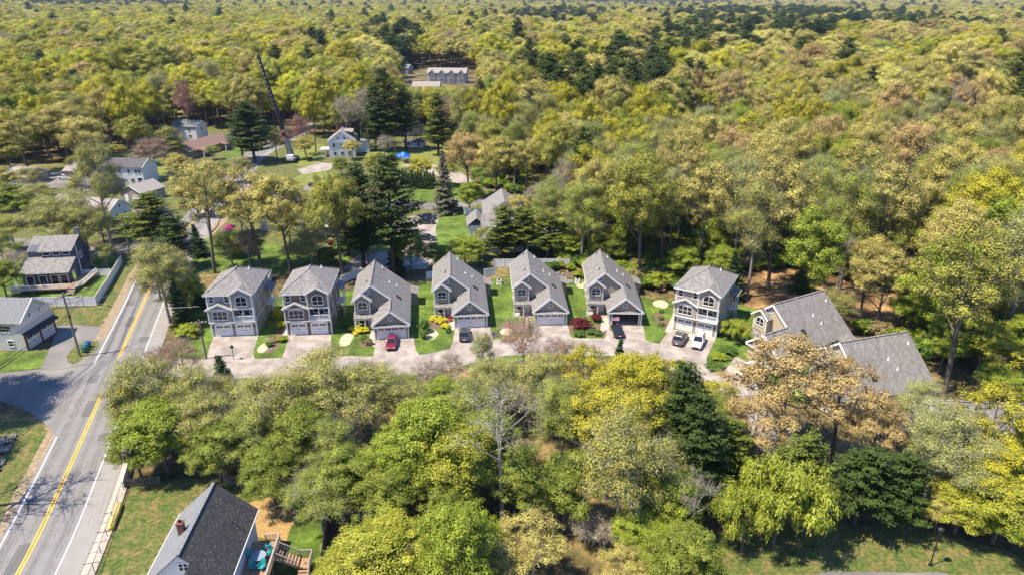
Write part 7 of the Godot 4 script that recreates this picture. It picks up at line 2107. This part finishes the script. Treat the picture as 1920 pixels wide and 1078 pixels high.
	plant("maple", "green", 2, -7.24, -144.94, 4.2, 2.6, "dark green low tree at the left wall of the turret house", "maple tree")
	plant("oak", "tan", 1, 2, -162.07, 10.24, 4, "tan oak right behind the small pines of the turret house", "oak tree")
	plant("ash", "olive", 0, -6.85, -150.28, 5.86, 2.6, "olive low tree before the turret house roof", "tree")
	plant("maple", "bright", 2, 12.19, -143.23, 7.51, 3.6, "bright green tree right of the white tent", "maple tree")
	plant("oak", "olive", 0, -127.71, -223.61, 7.99, 4.4, "olive oak right of the white two-storey house", "oak tree")
	plant("ash", "olive", 1, -128.8, -180.54, 8.94, 4.6, "olive tree before the house with the tan roof", "tree")
	plant("oak", "tan", 2, -146.35, -191.23, 10.88, 5, "tan oak at the left border below the giant trio", "oak tree")
	plant("ash", "fresh", 0, -89, -139.91, 5.56, 2.8, "fresh green tree on the corner lawn by the navy house", "tree")
	plant("oak", "yellow", 1, -48.79, -170.87, 10.66, 4.4, "yellow oak left of the twin tall pines", "oak tree")
	plant("ash", "olive", 2, -51.7, -150.28, 9.05, 4.4, "olive tree over the gap left of the porch house", "tree")
	plant("oak", "tan", 0, -85.84, -248.22, 10.62, 4.6, "tan oak between the crane foot and the bend of the road", "oak tree")
	plant("ash", "fresh", 1, -109.25, -248.22, 5.83, 2.8, "fresh green low tree before the brown-roofed house", "tree")
	plant("oak", "olive", 2, -20.07, -209.55, 8.41, 4, "olive oak behind the hedge row's right end", "oak tree")
	plant("maple", "bright", 1, -34.6, -162.07, 6.2, 3.2, "bright green tree at the drive behind the twin pines", "maple tree")
	plant("maple", "green", 0, -80.5, -84, 20, 7, "dark green maple at the left of the junction", "maple tree")
	plant("ash", "olive", 2, -79.03, -180.54, 8.21, 4.6, "olive tree over the bare ground by the road", "tree")
	plant("oak", "tan", 0, -75.11, -248.22, 8.71, 4, "tan low oak right of the crane foot", "oak tree")
	plant("ash", "fresh", 1, -64.12, -170.87, 7.16, 4.2, "fresh green tree behind the spreading straw-yellow oak", "tree")
	plant("maple", "green", 0, -143.67, -223.61, 7.12, 4, "dark green tree beside the white car at the left", "maple tree")
	plant("ash", "olive", 0, -146.34, -203.1, 7.88, 4.2, "olive tree before the pale-roofed house at the far left", "tree")
	plant("oak", "yellow", 0, -28.84, -212.91, 9.02, 4.4, "yellow oak over the hedge row", "oak tree")
	plant("ash", "fresh", 2, -32.94, -146.68, 6.39, 3.6, "fresh green tree between the twin pines' trunks and the drive", "tree")
	plant("oak", "tan", 2, -58.52, -248.22, 7.37, 3.6, "tan oak at the rear wing of the white gabled house", "oak tree")
	plant("ash", "olive", 1, -86.94, -216.37, 8.63, 4.4, "olive tree at the bend of the road below the crane", "tree")
	plant("oak", "olive", 0, -122.9, -248.22, 7.37, 4, "olive oak at the near end of the brown-roofed house", "oak tree")
	plant("ash", "grey_green", 2, 55.28, -78.94, 7.41, 3, "pale green airy tree at the lower corner of the second sideways roof", "tree")
	plant("ash", "olive", 1, 56.67, -108.45, 8.2, 3.6, "olive young tree at the back corner of the cream house", "tree")
	plant("maple", "lime", 0, 72.79, -93.46, 9.27, 4.2, "lime tree right of the long bare grey trunk", "maple tree")
	plant("maple", "bright", 2, 70.13, -84.29, 6.16, 3.6, "bright green tree at the right border beyond the last roof", "maple tree")
	plant("ash", "olive", 1, -46.86, -74.68, 13.87, 4.4, "tall olive tree at the sidewalk behind the white railing", "tree")
	plant("ash", "fresh", 0, -49.3, -74.99, 9, 3.2, "fresh green airy tree reaching over the road at the junction", "tree")
	plant("ash", "olive", 2, -36.77, -70.55, 11, 4, "olive tree between the small dark conifer and the black-roofed house", "tree")
	plant("maple", "lime", 1, -14.67, -406.74, 12, 6, "lime tree at the right end of the pale row houses", "maple tree")
	plant("ash", "fresh", 0, -52.61, -331.85, 8, 5, "fresh green low tree left of the low hall by the row houses", "tree")
	plant("ash", "olive", 1, -26.38, -354.47, 8, 5, "olive low tree before the pale row houses", "tree")
	plant("bare", "deep", 1, -53.93, -370.28, 7, 4, "rusty low tree at the left end of the low hall", "budding tree")
	plant("ash", "fresh", 2, -13.83, -330.17, 9, 6, "fresh green low tree right below the pale row houses", "tree")
	plant("ash", "olive", 0, -34.92, -326.59, 7, 5, "olive low tree below the low hall", "tree")
	planted_kinds = {"bare": 22, "ash": 53, "maple": 53, "spruce": 9, "dead": 3, "oak": 62, "pine": 26, "willow": 3}
	for i in 12:  # clipped evergreens in a hedge row
		var p := Vector2(-34.09, -208.23).lerp(Vector2(-24.47, -206.93), i / 11.0)
		var q := plant("spruce", "dark", i, p.x, p.y, 5.6 + 0.5 * sin(i * 2.3), 1.35, "%s upright evergreen of the hedge row below the blue tarp" % ["leftmost", "second from left", "third from left", "fourth from left", "fifth from left", "sixth from left", "sixth from right", "fifth from right", "fourth from right", "third from right", "second from right", "rightmost"][i], "evergreen", "hedge row evergreens")
		q.name = numbered("hedge_evergreen")
	plant("shrub", "gold", 0, -26.74, -108.02, 1.0, 1.61, "long golden bush beside the path of the red car house", "bush")
	plant("shrub", "gold", 1, -27.77, -108.45, 0.95, 1.19, "golden bush at the left end of the long golden one", "bush")
	plant("shrub", "gold", 2, -14.15, -112.82, 0.9, 1.06, "golden ball bush farthest from the court road of three", "bush")
	plant("shrub", "gold", 3, -12.9, -111.92, 1.0, 1.27, "golden ball bush in the middle of three", "bush")
	plant("shrub", "gold", 4, -12.09, -109.51, 0.85, 1.06, "golden ball bush nearest the court road of three", "bush")
	plant("shrub", "gold", 5, -41.23, -109.51, 1.4, 0.85, "yellow bush at the left wall of the taupe house", "bush")
	plant("shrub", "gold", 6, -42.95, -112.82, 2.4, 0.85, "tall yellow-green bush in the gap left of the taupe house", "bush")
	plant("shrub", "gold", 7, -55.06, -105.35, 1.0, 0.77, "yellow bush left of the blue-grey house by the rocks", "bush")
	plant("shrub", "maroon", 8, 12.36, -109.3, 2.2, 1.9, "large maroon maple bush left of the open garage house", "bush")
	plant("shrub", "maroon", 9, 15.27, -112.37, 1.5, 1.1, "small maroon maple bush near the porch of the open garage house", "bush")
	plant("shrub", "pink", 10, -71.28, -163.34, 2.3, 1.8, "magenta flowering bush on the lawn by the road", "bush")
	plant("shrub", "white", 11, -41.58, -143.23, 2.2, 2.2, "white flowering bush on the lawn behind the taupe house", "bush")
	plant("shrub", "green", 12, -29.19, -110.16, 2.0, 1.4, "dark green bush by the porch of the red car house", "bush")
	plant("shrub", "tan", 13, -24.52, -103.36, 1.2, 0.9, "brown bush at the drive edge of the red car house", "bush")
	plant("shrub", "green", 14, -25.35, -104.35, 1.2, 0.8, "round green bush at the drive edge of the red car house", "bush")
	plant("shrub", "green", 15, -15.54, -108.02, 2.4, 1.1, "upright green bush at the right wall of the red car house", "bush")
	plant("shrub", "green", 16, -15.03, -105.35, 1.6, 1.1, "low green bush beside the sand oval right of the red car", "bush")
	plant("shrub", "green", 17, -11.3, -108.02, 0.8, 0.7, "small green ball bush below the golden three", "bush")
	plant("shrub", "green", 18, 11.66, -106.77, 0.9, 1.2, "low green bush before the large maroon bush", "bush")
	plant("shrub", "green", 19, 13.61, -107.6, 0.8, 1.1, "low green bush between the maroon bushes and the path", "bush")
	plant("shrub", "green", 20, 14.97, -107.19, 0.8, 1.0, "low green bush at the path of the open garage house", "bush")
	plant("shrub", "lime", 21, -39.35, -104.35, 1.0, 0.9, "light green bush at the drive corner of the taupe house", "bush")
	plant("shrub", "green", 22, -41, -102.39, 0.9, 0.8, "green bush in the rock bed left of the taupe drive", "bush")
	plant("shrub", "tan", 23, -41.18, -104.35, 0.7, 1.0, "brown bush in the rock bed left of the taupe drive", "bush")
	plant("shrub", "green", 24, 32.25, -95.14, 0.9, 1.6, "low green shrub at the corner of the beige house's drive", "bush")
	plant("shrub", "green", 25, 35.49, -100.5, 1.2, 1.8, "green shrub under the weeping tree", "bush")
	plant("shrub", "lime", 26, 33.99, -98.3, 1.0, 1.5, "light green shrub between the drive and the weeping tree", "bush")
	plant("shrub", "green", 27, 26.88, -110.59, 0.5, 0.7, "tiny green plant in the bed left of the beige house", "bush")
	plant("shrub", "green", 28, 27.22, -113.27, 0.5, 0.7, "second tiny green plant in the bed left of the beige house", "bush")
	plant("shrub", "green", 29, 28.03, -116.29, 0.5, 0.6, "third tiny green plant in the bed left of the beige house", "bush")
	plant("shrub", "green", 30, -45.35, -150.28, 1.0, 1.2, "green bush in the pale stone bed behind the taupe house", "bush")
	plant("shrub", "maroon", 31, -43.72, -154.81, 1.0, 1.2, "dark red bush on the lawn before the porch house", "bush")
	plant("shrub", "green", 32, -39.86, -150.28, 2.6, 1.8, "dark green bush left of the twin pines' trunks", "bush")
	plant("shrub", "green", 33, -57.59, -112.82, 2.0, 2.2, "green bush at the left wall of the blue-grey house", "bush")
	plant("shrub", "lime", 34, -57.17, -106.36, 2.2, 2.6, "yellow-green bush between the road and the blue-grey house", "bush")
	plant("shrub", "green", 35, -6.44, -139.91, 1.2, 1.2, "green bush in front of the white vinyl fence stub", "bush")
	plant("shrub", "lime", 36, 14.08, -133.66, 1.4, 1.4, "light green shrub beside the end of the white vinyl fence", "bush")
	plant("shrub", "green", 37, 19.14, -133.66, 2.0, 2.0, "green shrub behind the open garage house", "bush")
	plant("shrub", "lime", 38, -74.13, -248.22, 1.2, 1.4, "small green bush before the porch of the white gabled house", "bush")
	plant("shrub", "green", 39, -7.58, -168.59, 1.4, 1.2, "yellow-green bush at the left wall of the turret house", "bush")

# the woods: every tree that shows is a tree of its own, up to 300 of a kind; the rest of the woods is one mass
func woods() -> void:
	var clear := [
		PackedVector2Array([Vector2(-66, -96), Vector2(-64, -116), Vector2(-70, -132), Vector2(-30, -131), Vector2(-12, -137), Vector2(14, -137), Vector2(30, -126), Vector2(46, -122), Vector2(60, -108), Vector2(69, -94), Vector2(68, -64), Vector2(40, -64), Vector2(29, -78), Vector2(23, -92), Vector2(10, -92.5), Vector2(-40, -86)]),
		PackedVector2Array([Vector2(-76.57, -133.66), Vector2(-97.14, -162.07), Vector2(-129.99, -139.91), Vector2(-199.9, -227.4), Vector2(-157.57, -237.81), Vector2(-142.41, -248.22), Vector2(-130.49, -251.87), Vector2(-152.36, -308.95), Vector2(-134.83, -311.68), Vector2(-115.02, -287.46), Vector2(-98.96, -276.07), Vector2(-89.33, -287.46), Vector2(-79.06, -287.46), Vector2(-58.07, -287.46), Vector2(-31.27, -287.46), Vector2(-19.51, -248.22), Vector2(-10.03, -209.55), Vector2(6.29, -195.82), Vector2(8.72, -150.28), Vector2(11.71, -139.91), Vector2(-6.89, -136.72), Vector2(-36.03, -133.66), Vector2(-65.31, -133.66)]),
		PackedVector2Array([Vector2(-200, -40), Vector2(-200, -160), Vector2(-80, -150), Vector2(-66, -118), Vector2(-58, -98), Vector2(-47.5, -72), Vector2(-47, -66.5), Vector2(-36.45, -67.64), Vector2(-26.14, -64.73), Vector2(-19.53, -62), Vector2(-15.62, -60.69), Vector2(-14.06, -58.61), Vector2(-12, -52), Vector2(-12, -30)]),
		PackedVector2Array([Vector2(20.3, -57.8), Vector2(27.64, -60.69), Vector2(35.68, -59.85), Vector2(44.23, -60.27), Vector2(48.72, -57.8), Vector2(57.47, -54), Vector2(70, -40), Vector2(16, -40)]),
		PackedVector2Array([Vector2(45.09, -243.78), Vector2(62.53, -287.46), Vector2(93.85, -315.85), Vector2(78.35, -239.49), Vector2(58.9, -232.9)]),
		PackedVector2Array([Vector2(-66.65, -413.96), Vector2(-94.73, -592.1), Vector2(-74.19, -621.3), Vector2(-30.11, -601.54), Vector2(-22.89, -466.46), Vector2(-34.58, -413.96)]),
		PackedVector2Array([Vector2(179.96, -283.95), Vector2(245.2, -400.34), Vector2(272.62, -400.34), Vector2(197.65, -287.46)]),
		PackedVector2Array([Vector2(-38.56, -742.38), Vector2(-60.03, -1203.47), Vector2(-33.55, -1203.47), Vector2(-21.33, -757.05)]),
	]
	var litter := PackedVector2Array([Vector2(42.79, -133.66), Vector2(63.24, -139.91), Vector2(79.47, -122.49), Vector2(67.71, -104.35), Vector2(60.45, -108.45), Vector2(42.54, -116.29)])
	undergrowth(clear + [litter])
	var groves := [  # where dark pines stand close
		PackedVector2Array([Vector2(8.66, -284.03), Vector2(28.86, -384.08), Vector2(73.51, -583.79), Vector2(112.01, -519.65), Vector2(68.86, -299.84), Vector2(39.73, -233.96), Vector2(13.19, -244.85)]),
		PackedVector2Array([Vector2(96.94, -464.02), Vector2(226.16, -949.71), Vector2(430.94, -1134.24), Vector2(271.36, -650.25), Vector2(216.25, -560.77), Vector2(161.34, -492.46)]),
		PackedVector2Array([Vector2(241.65, -1015.93), Vector2(485.83, -1967.9), Vector2(854.69, -2456.41), Vector2(833.35, -1736.96), Vector2(782.5, -1341.75), Vector2(549.3, -891.46), Vector2(445.35, -949.71), Vector2(430.94, -1134.24)]),
		PackedVector2Array([Vector2(-86.56, -445.58), Vector2(-166.53, -839.83), Vector2(-161.76, -981.72), Vector2(-77.53, -484)]),
		PackedVector2Array([Vector2(24.86, -1134.24), Vector2(57.16, -1967.9), Vector2(175.91, -2107.78), Vector2(99.45, -1134.24)]),
		PackedVector2Array([Vector2(-2044.92, -2941.9), Vector2(-9519.52, -13756.73), Vector2(-5172.83, -9437.18), Vector2(-5354.73, -13756.73), Vector2(-1431.21, -3664.54), Vector2(-1332.93, -2268.88)]),
		PackedVector2Array([Vector2(120.76, -4176.66), Vector2(396.65, -13756.73), Vector2(2744.51, -11195.31), Vector2(901.13, -3664.54)]),
	]
	var belt := PackedVector2Array([Vector2(-58, -97), Vector2(-44, -64), Vector2(-24, -64), Vector2(-14, -52), Vector2(16, -48), Vector2(30, -60), Vector2(64, -60), Vector2(70, -84), Vector2(40, -80), Vector2(28, -94), Vector2(-40, -90)])
	var patch := FastNoiseLite.new()
	patch.seed = 21
	patch.frequency = 0.012
	patch.fractal_octaves = 2
	var cell := FastNoiseLite.new()
	cell.seed = 23
	cell.noise_type = FastNoiseLite.TYPE_CELLULAR
	cell.cellular_return_type = FastNoiseLite.RETURN_CELL_VALUE
	cell.cellular_jitter = 1.0
	cell.frequency = 0.021
	cell.domain_warp_enabled = true
	cell.domain_warp_amplitude = 16.0
	cell.domain_warp_frequency = 0.03
	var mix := FastNoiseLite.new()
	mix.seed = 22
	mix.frequency = 0.005
	rng.seed = 4242
	var want := []  # [distance, kind, look, shape, x, z, h, r]
	var far := {}  # [kind, look, shape] -> list of transforms
	var bands := [[46.0, 110.0, 6.2], [110.0, 230.0, 6.6], [230.0, 330.0, 7.6], [330.0, 420.0, 9.0], [420.0, 900.0, 11.5], [900.0, 1800.0, 14.0], [1800.0, 3200.0, 17.0], [3200.0, 6200.0, 24.0]]
	var heroes := planted.duplicate()
	for b in bands:
		var near: float = b[0]
		var to: float = b[1]
		var step: float = b[2]
		var nz := int((to - near * 0.6) / step) + 1
		for iz in nz:
			var z0 := -near * 0.62 - iz * step
			var half := -z0 * 0.80 + 16.0
			for ixx in int(half * 2 / step):
				var x := -half + ixx * step + rng.randf_range(-0.42, 0.42) * step
				var z := z0 + rng.randf_range(-0.42, 0.42) * step
				var pick := rng.randf()
				var pick2 := rng.randf()
				var size := rng.randf()
				var d := Vector2(x, z).length()
				if d < near or d >= to or z > -47.0:
					continue
				var p := Vector2(x, z)
				var barred := false
				if d < 700.0:
					for c in clear:
						if Geometry2D.is_point_in_polygon(p, c):
							barred = true
							break
				if not barred and d < 330.0:
					for h in heroes:
						if absf(h.x - x) < 9.0 and absf(h.y - z) < 9.0 and Vector2(h.x - x, h.y - z).length() < h.z * 0.62 + 1.6:
							barred = true
							break
				if barred or (absf(x + 96.0 + (z + 300.0) * 0.08) < 6.0 and z > -345.0 and z < -220.0):
					continue
				var kind := "oak"
				var look := "tan"
				var zoom := 1.0 if d < 420.0 else (0.62 if d < 900.0 else 0.36)
				var cv := cell.get_noise_2d(x * zoom, z * zoom) * 0.5 + 0.5  # neighbours of one stand look alike
				if d > 190.0 and size < (0.74 if d > 420.0 else 0.5):
					pick = cv
					pick2 = fmod(cv * 17.31, 1.0)
				var grove := false
				for g in groves:
					if Geometry2D.is_point_in_polygon(p + Vector2(patch.get_noise_2d(x * 3.0, z * 3.0), patch.get_noise_2d(z * 3.0, x * 3.0)) * d * 0.09, g):
						grove = true
						break
				var warm := patch.get_noise_2d(x, z) + clampf(x / d, -0.5, 0.5) * 0.8 + mix.get_noise_2d(x, z) * 0.5
				if grove:
					kind = "pine" if size < 0.84 else "oak"
					look = ("dark" if pick2 < 0.75 else "light") if kind == "pine" else "tan"
				elif Geometry2D.is_point_in_polygon(p, belt):
					kind = "maple" if pick < 0.5 else ("ash" if pick < 0.85 else "oak")
					look = {"maple": "green" if pick2 < 0.5 else "bright", "ash": "olive" if pick2 < 0.5 else "fresh", "oak": "yellow"}[kind]
				elif pick < (0.05 if d > 1700 else 0.02 if d > 420 else (0.05 if d > 200 else 0.07)):
					kind = "pine"
					look = "dark" if pick2 < 0.7 else "light"
				elif pick < (0.2 if d < 300.0 else 0.15):
					kind = "bare"
					look = "red" if pick2 < 0.45 else "grey"
				elif pick < (0.46 if d < 300 else 0.25):
					kind = "ash"
					look = "olive" if pick2 < 0.45 else ("grey_green" if pick2 < 0.7 else "fresh")
				elif pick < (0.63 if d < 300 else (0.34 - warm * 0.12 if d < 1500.0 else 0.42)):
					kind = "maple"
					look = ("bright" if pick2 < 0.5 else ("lime" if pick2 < 0.7 else "green")) if d < 1500.0 else ("green" if pick2 < 0.6 else "bright")
				elif warm > 0.22:
					look = "tan" if pick2 < 0.62 else ("orange" if pick2 < 0.78 else ("yellow" if pick2 < 0.9 else "olive"))
				elif warm > -0.12:
					look = "yellow" if pick2 < 0.45 else ("tan" if pick2 < 0.75 else ("olive" if pick2 < 0.92 else "orange"))
				else:
					look = "yellow" if pick2 < 0.62 else ("olive" if pick2 < 0.84 else "tan")
				if x > 18.0 and d < 265.0 and not grove and (kind == "pine" or kind == "bare"):
					kind = "maple" if pick2 < 0.6 else "ash"
					look = ("bright" if pick2 < 0.35 else "lime") if kind == "maple" else ("olive" if pick2 < 0.8 else "fresh")
				var tall: float = {"oak": 17.5, "maple": 15.0, "ash": 16.0, "bare": 15.5, "pine": 21.0}[kind] * (0.8 + 0.42 * size)
				var wide: float = {"oak": 5.4, "maple": 4.5, "ash": 4.4, "bare": 4.4, "pine": 4.6}[kind] * (0.78 + 0.5 * size)
				if d > 112.0:
					if size < 0.3 and d < 240.0:  # young trees between the tall ones
						tall *= 0.62
						wide *= 0.85
						if kind == "oak":
							kind = "maple"
							look = "bright" if pick2 < 0.4 else ("green" if pick2 < 0.75 else "lime")
					else:
						tall *= 1.3
						wide *= 1.06 if d < 330.0 else 1.3
				if grove:
					wide *= 1.3
				if d > 210.0:
					tall *= 0.74 + 0.42 * fmod(cv * 7.77, 1.0)
				if d > 420.0:
					wide *= 1.3
					tall *= 1.08
				if Geometry2D.is_point_in_polygon(p, belt):
					tall = minf(tall * 0.7, 53.0 - 0.575 * absf(z)) if x < 26.0 else tall * 0.6
					wide *= 0.78
					if tall < 3.5:
						continue
					wide = minf(wide, tall * 0.5)
				if Geometry2D.is_point_in_polygon(p, litter) and size < 0.55:
					continue
				var bearing := x / -z
				if z < -255.0 and z > -545.0 and bearing > -0.165 and bearing < -0.035:  # the low growth before the row houses
					tall = minf(tall, 52.5 - 0.109 * -z)
				if z < -280.0 and z > -430.0 and bearing > 0.61 and bearing < 0.7:
					tall = minf(tall, 52.0 - 0.126 * -z)
				if tall < 3.0:
					continue
				wide = minf(wide, tall * 0.62)
				if d > 1000.0:
					wide *= step / 12.0
					tall *= 1.0 + (step - 13.0) * 0.015
				want.append([d, kind, look, int(size * 997) % 4, x, z, tall, wide, 0.8 + 0.52 * fmod(cv * 23.7, 1.0)])
	want.sort_custom(func(a, b): return a[0] < b[0])
	var count := {}
	for k in planted_kinds:
		count[k] = planted_kinds[k]
	for t in want:
		var n: int = count.get(t[1], 0)
		if n < 292 and t[0] < 420.0:
			count[t[1]] = n + 1
			wood_tree(t)
		else:
			var key := "%s %s %d" % [t[1], t[2], t[3] % sorts[t[1]].looks[t[2]].size()]
			if not far.has(key):
				far[key] = []
			far[key].append(t)
	var mass := Node3D.new()
	mass.name = "distant_woods"
	mass.set_meta("kind", "stuff")
	mass.set_meta("label", "unbroken spring woods running to the horizon")
	add_child(mass)
	for key in far:
		var list: Array = far[key]
		var w: PackedStringArray = key.split(" ")
		var s: Dictionary = sorts[w[0]]
		var f: Dictionary = s.looks[w[1]][int(w[2])]
		for piece in [["crown", f.crown, s.foliage], ["trunk", f.wood, s.bark]]:
			var put_in := list
			if piece[0] == "trunk":
				put_in = list.filter(func(t): return t[0] < 900.0)
			if put_in.is_empty():
				continue
			var mm := MultiMesh.new()
			mm.transform_format = MultiMesh.TRANSFORM_3D
			mm.use_colors = piece[0] == "crown"
			mm.mesh = piece[1]
			mm.instance_count = put_in.size()
			for i in put_in.size():
				var t: Array = put_in[i]
				var spin := fmod(absf(t[4] * 37.7 + t[5] * 91.3), TAU)
				var basis := Basis(Vector3.UP, spin).scaled(Vector3(t[7] / f.r, t[6] / f.h, t[7] / f.r))
				mm.set_instance_transform(i, Transform3D(basis, Vector3(t[4], land(t[4], t[5]), t[5])))
				if piece[0] == "crown":
					var k: float = t[8] * (0.88 + 0.24 * fmod(absf(t[4] * 1.73 + t[5] * 0.37), 1.0))
					var q := 0.95 + 0.14 * fmod(absf(t[4] * 0.71 + t[5] * 1.31), 1.0)
					mm.set_instance_color(i, Color(k, k * q, k))
			var o := MultiMeshInstance3D.new()
			o.name = piece[0]
			o.multimesh = mm
			o.material_override = M[piece[2]]
			o.set_meta("kind", "stuff")
			mass.add_child(o, true)

func undergrowth(clear: Array) -> void:
	var box := {"green": [], "lime": [], "tan": []}
	rng.seed = 777
	for i in 9000:
		var z := -rng.randf_range(98, 290)
		var x := rng.randf_range(-0.1, 0.78) * -z
		var pick := rng.randf()
		var size := rng.randf_range(0.7, 1.9)
		var barred := false
		for c in clear:
			if Geometry2D.is_point_in_polygon(Vector2(x, z), c):
				barred = true
				break
		if not barred:
			box["green" if pick < 0.45 else ("lime" if pick < 0.8 else "tan")].append([x, z, size])
	var mass := Node3D.new()
	mass.name = "undergrowth"
	mass.set_meta("kind", "stuff")
	mass.set_meta("label", "low green undergrowth on the floor of the woods right of the court")
	add_child(mass)
	for look in box:
		for shape in 3:
			var f: Dictionary = sorts.shrub.looks[look][shape]
			var mine: Array = box[look].filter(func(q): return int(q[2] * 1000) % 3 == shape)
			var mm := MultiMesh.new()
			mm.transform_format = MultiMesh.TRANSFORM_3D
			mm.mesh = f.crown
			mm.instance_count = mine.size()
			for i in mine.size():
				var q: Array = mine[i]
				mm.set_instance_transform(i, Transform3D(Basis(Vector3.UP, q[0] * 7.0).scaled(Vector3(q[2], q[2] * 0.9, q[2])), Vector3(q[0], 0, q[1])))
			var o := MultiMeshInstance3D.new()
			o.name = "shrubs"
			o.multimesh = mm
			o.material_override = M.leaf
			o.set_meta("kind", "stuff")
			mass.add_child(o, true)

var planted_kinds := {}
var said := {}
var marks := [["the blue-grey house", -48.0, -112.0], ["the taupe house", -35.0, -112.0], ["the gap of the sage houses", -15.0, -118.0], ["the closed putty house", 5.0, -120.0], ["the open garage house", 20.0, -120.0], ["the beige house", 34.0, -113.0], ["the cream house", 46.0, -104.0], ["the second sideways house", 53.0, -90.0], ["the last roof at the right", 58.0, -73.0], ["the long bare grey trunk", 64.7, -88.0], ["the lawn clearing", 62.0, -270.0], ["the clearing's dark pine", 70.0, -205.0], ["the turret house", -2.0, -158.0], ["the turret house's tan oaks", -8.0, -200.0], ["the pair of dark-topped pines", -14.0, -290.0], ["the huge dark pine", -50.0, -275.0], ["the crane boom", -82.0, -250.0], ["the brown-roofed house", -119.0, -262.0], ["the giant tan oaks", -165.0, -235.0], ["the white two-storey house", -122.0, -216.0], ["the deep red tree", -140.0, -300.0], ["the navy house", -94.0, -130.0], ["the pine grove", 40.0, -330.0], ["the row houses", -50.0, -500.0], ["the white gabled house", -60.0, -250.0], ["the tall bright maple", -10.0, -70.0], ["the bend's dark pine", 26.0, -75.0], ["the orange-tan oaks", 43.0, -78.0], ["the park grass", 38.0, -58.0], ["the tall straw-yellow oak", 38.0, -140.0], ["the far right house", 262.0, -400.0], ["the far right woods", 170.0, -250.0], ["the right border", 115.0, -150.0]]

func wood_tree(t: Array) -> void:
	var tone: String = {"tan": "straw-tan", "yellow": "yellow", "orange": "orange-tan", "olive": "olive", "bright": "bright green", "green": "dark green", "lime": "lime-yellow", "grey_green": "pale grey-green", "fresh": "fresh green", "red": "reddish", "grey": "grey-brown", "dark": "dark", "light": "light green"}[t[2]]
	var what: String = {"oak": "oak", "maple": "maple", "ash": "airy tree", "bare": "twiggy tree", "pine": "pine"}[t[1]]
	var best: Array = marks[0]
	var near := 1e9
	for m in marks:
		var away := Vector2(m[1] - t[4], m[2] - t[5]).length()
		if away < near:
			near = away
			best = m
	var dx: float = t[4] - best[1]
	var dz: float = t[5] - best[2]
	var side := ("behind" if dz < 0 else "before") if absf(dz) > absf(dx) * 2.2 else ("left of" if dx < 0 else "right of")
	if absf(dz) <= absf(dx) * 2.2 and absf(dx) < absf(dz) * 2.2:
		side = ("behind and " if dz < 0 else "before and ") + side
	var big: String = "large " if t[7] > 5.6 else ("small " if t[7] < 4.0 else "")
	var core := "%s%s %s %s %s" % [big, tone, what, side, best[0]]
	var n: int = said.get(core, 0)
	said[core] = n + 1
	var ordinal := ["nearest", "second-nearest", "third-nearest", "fourth-nearest", "fifth-nearest", "sixth-nearest", "seventh-nearest", "eighth-nearest", "ninth-nearest", "tenth-nearest", "eleventh-nearest", "twelfth-nearest", "thirteenth-nearest", "fourteenth-nearest", "fifteenth-nearest", "sixteenth-nearest", "seventeenth-nearest", "eighteenth-nearest", "nineteenth-nearest", "twentieth-nearest"]
	var label: String = (ordinal[n] if n < 20 else "one farther") + " " + core
	plant(t[1], t[2], t[3], t[4], t[5], t[6], t[7], label, what, "trees of the woods round the court")
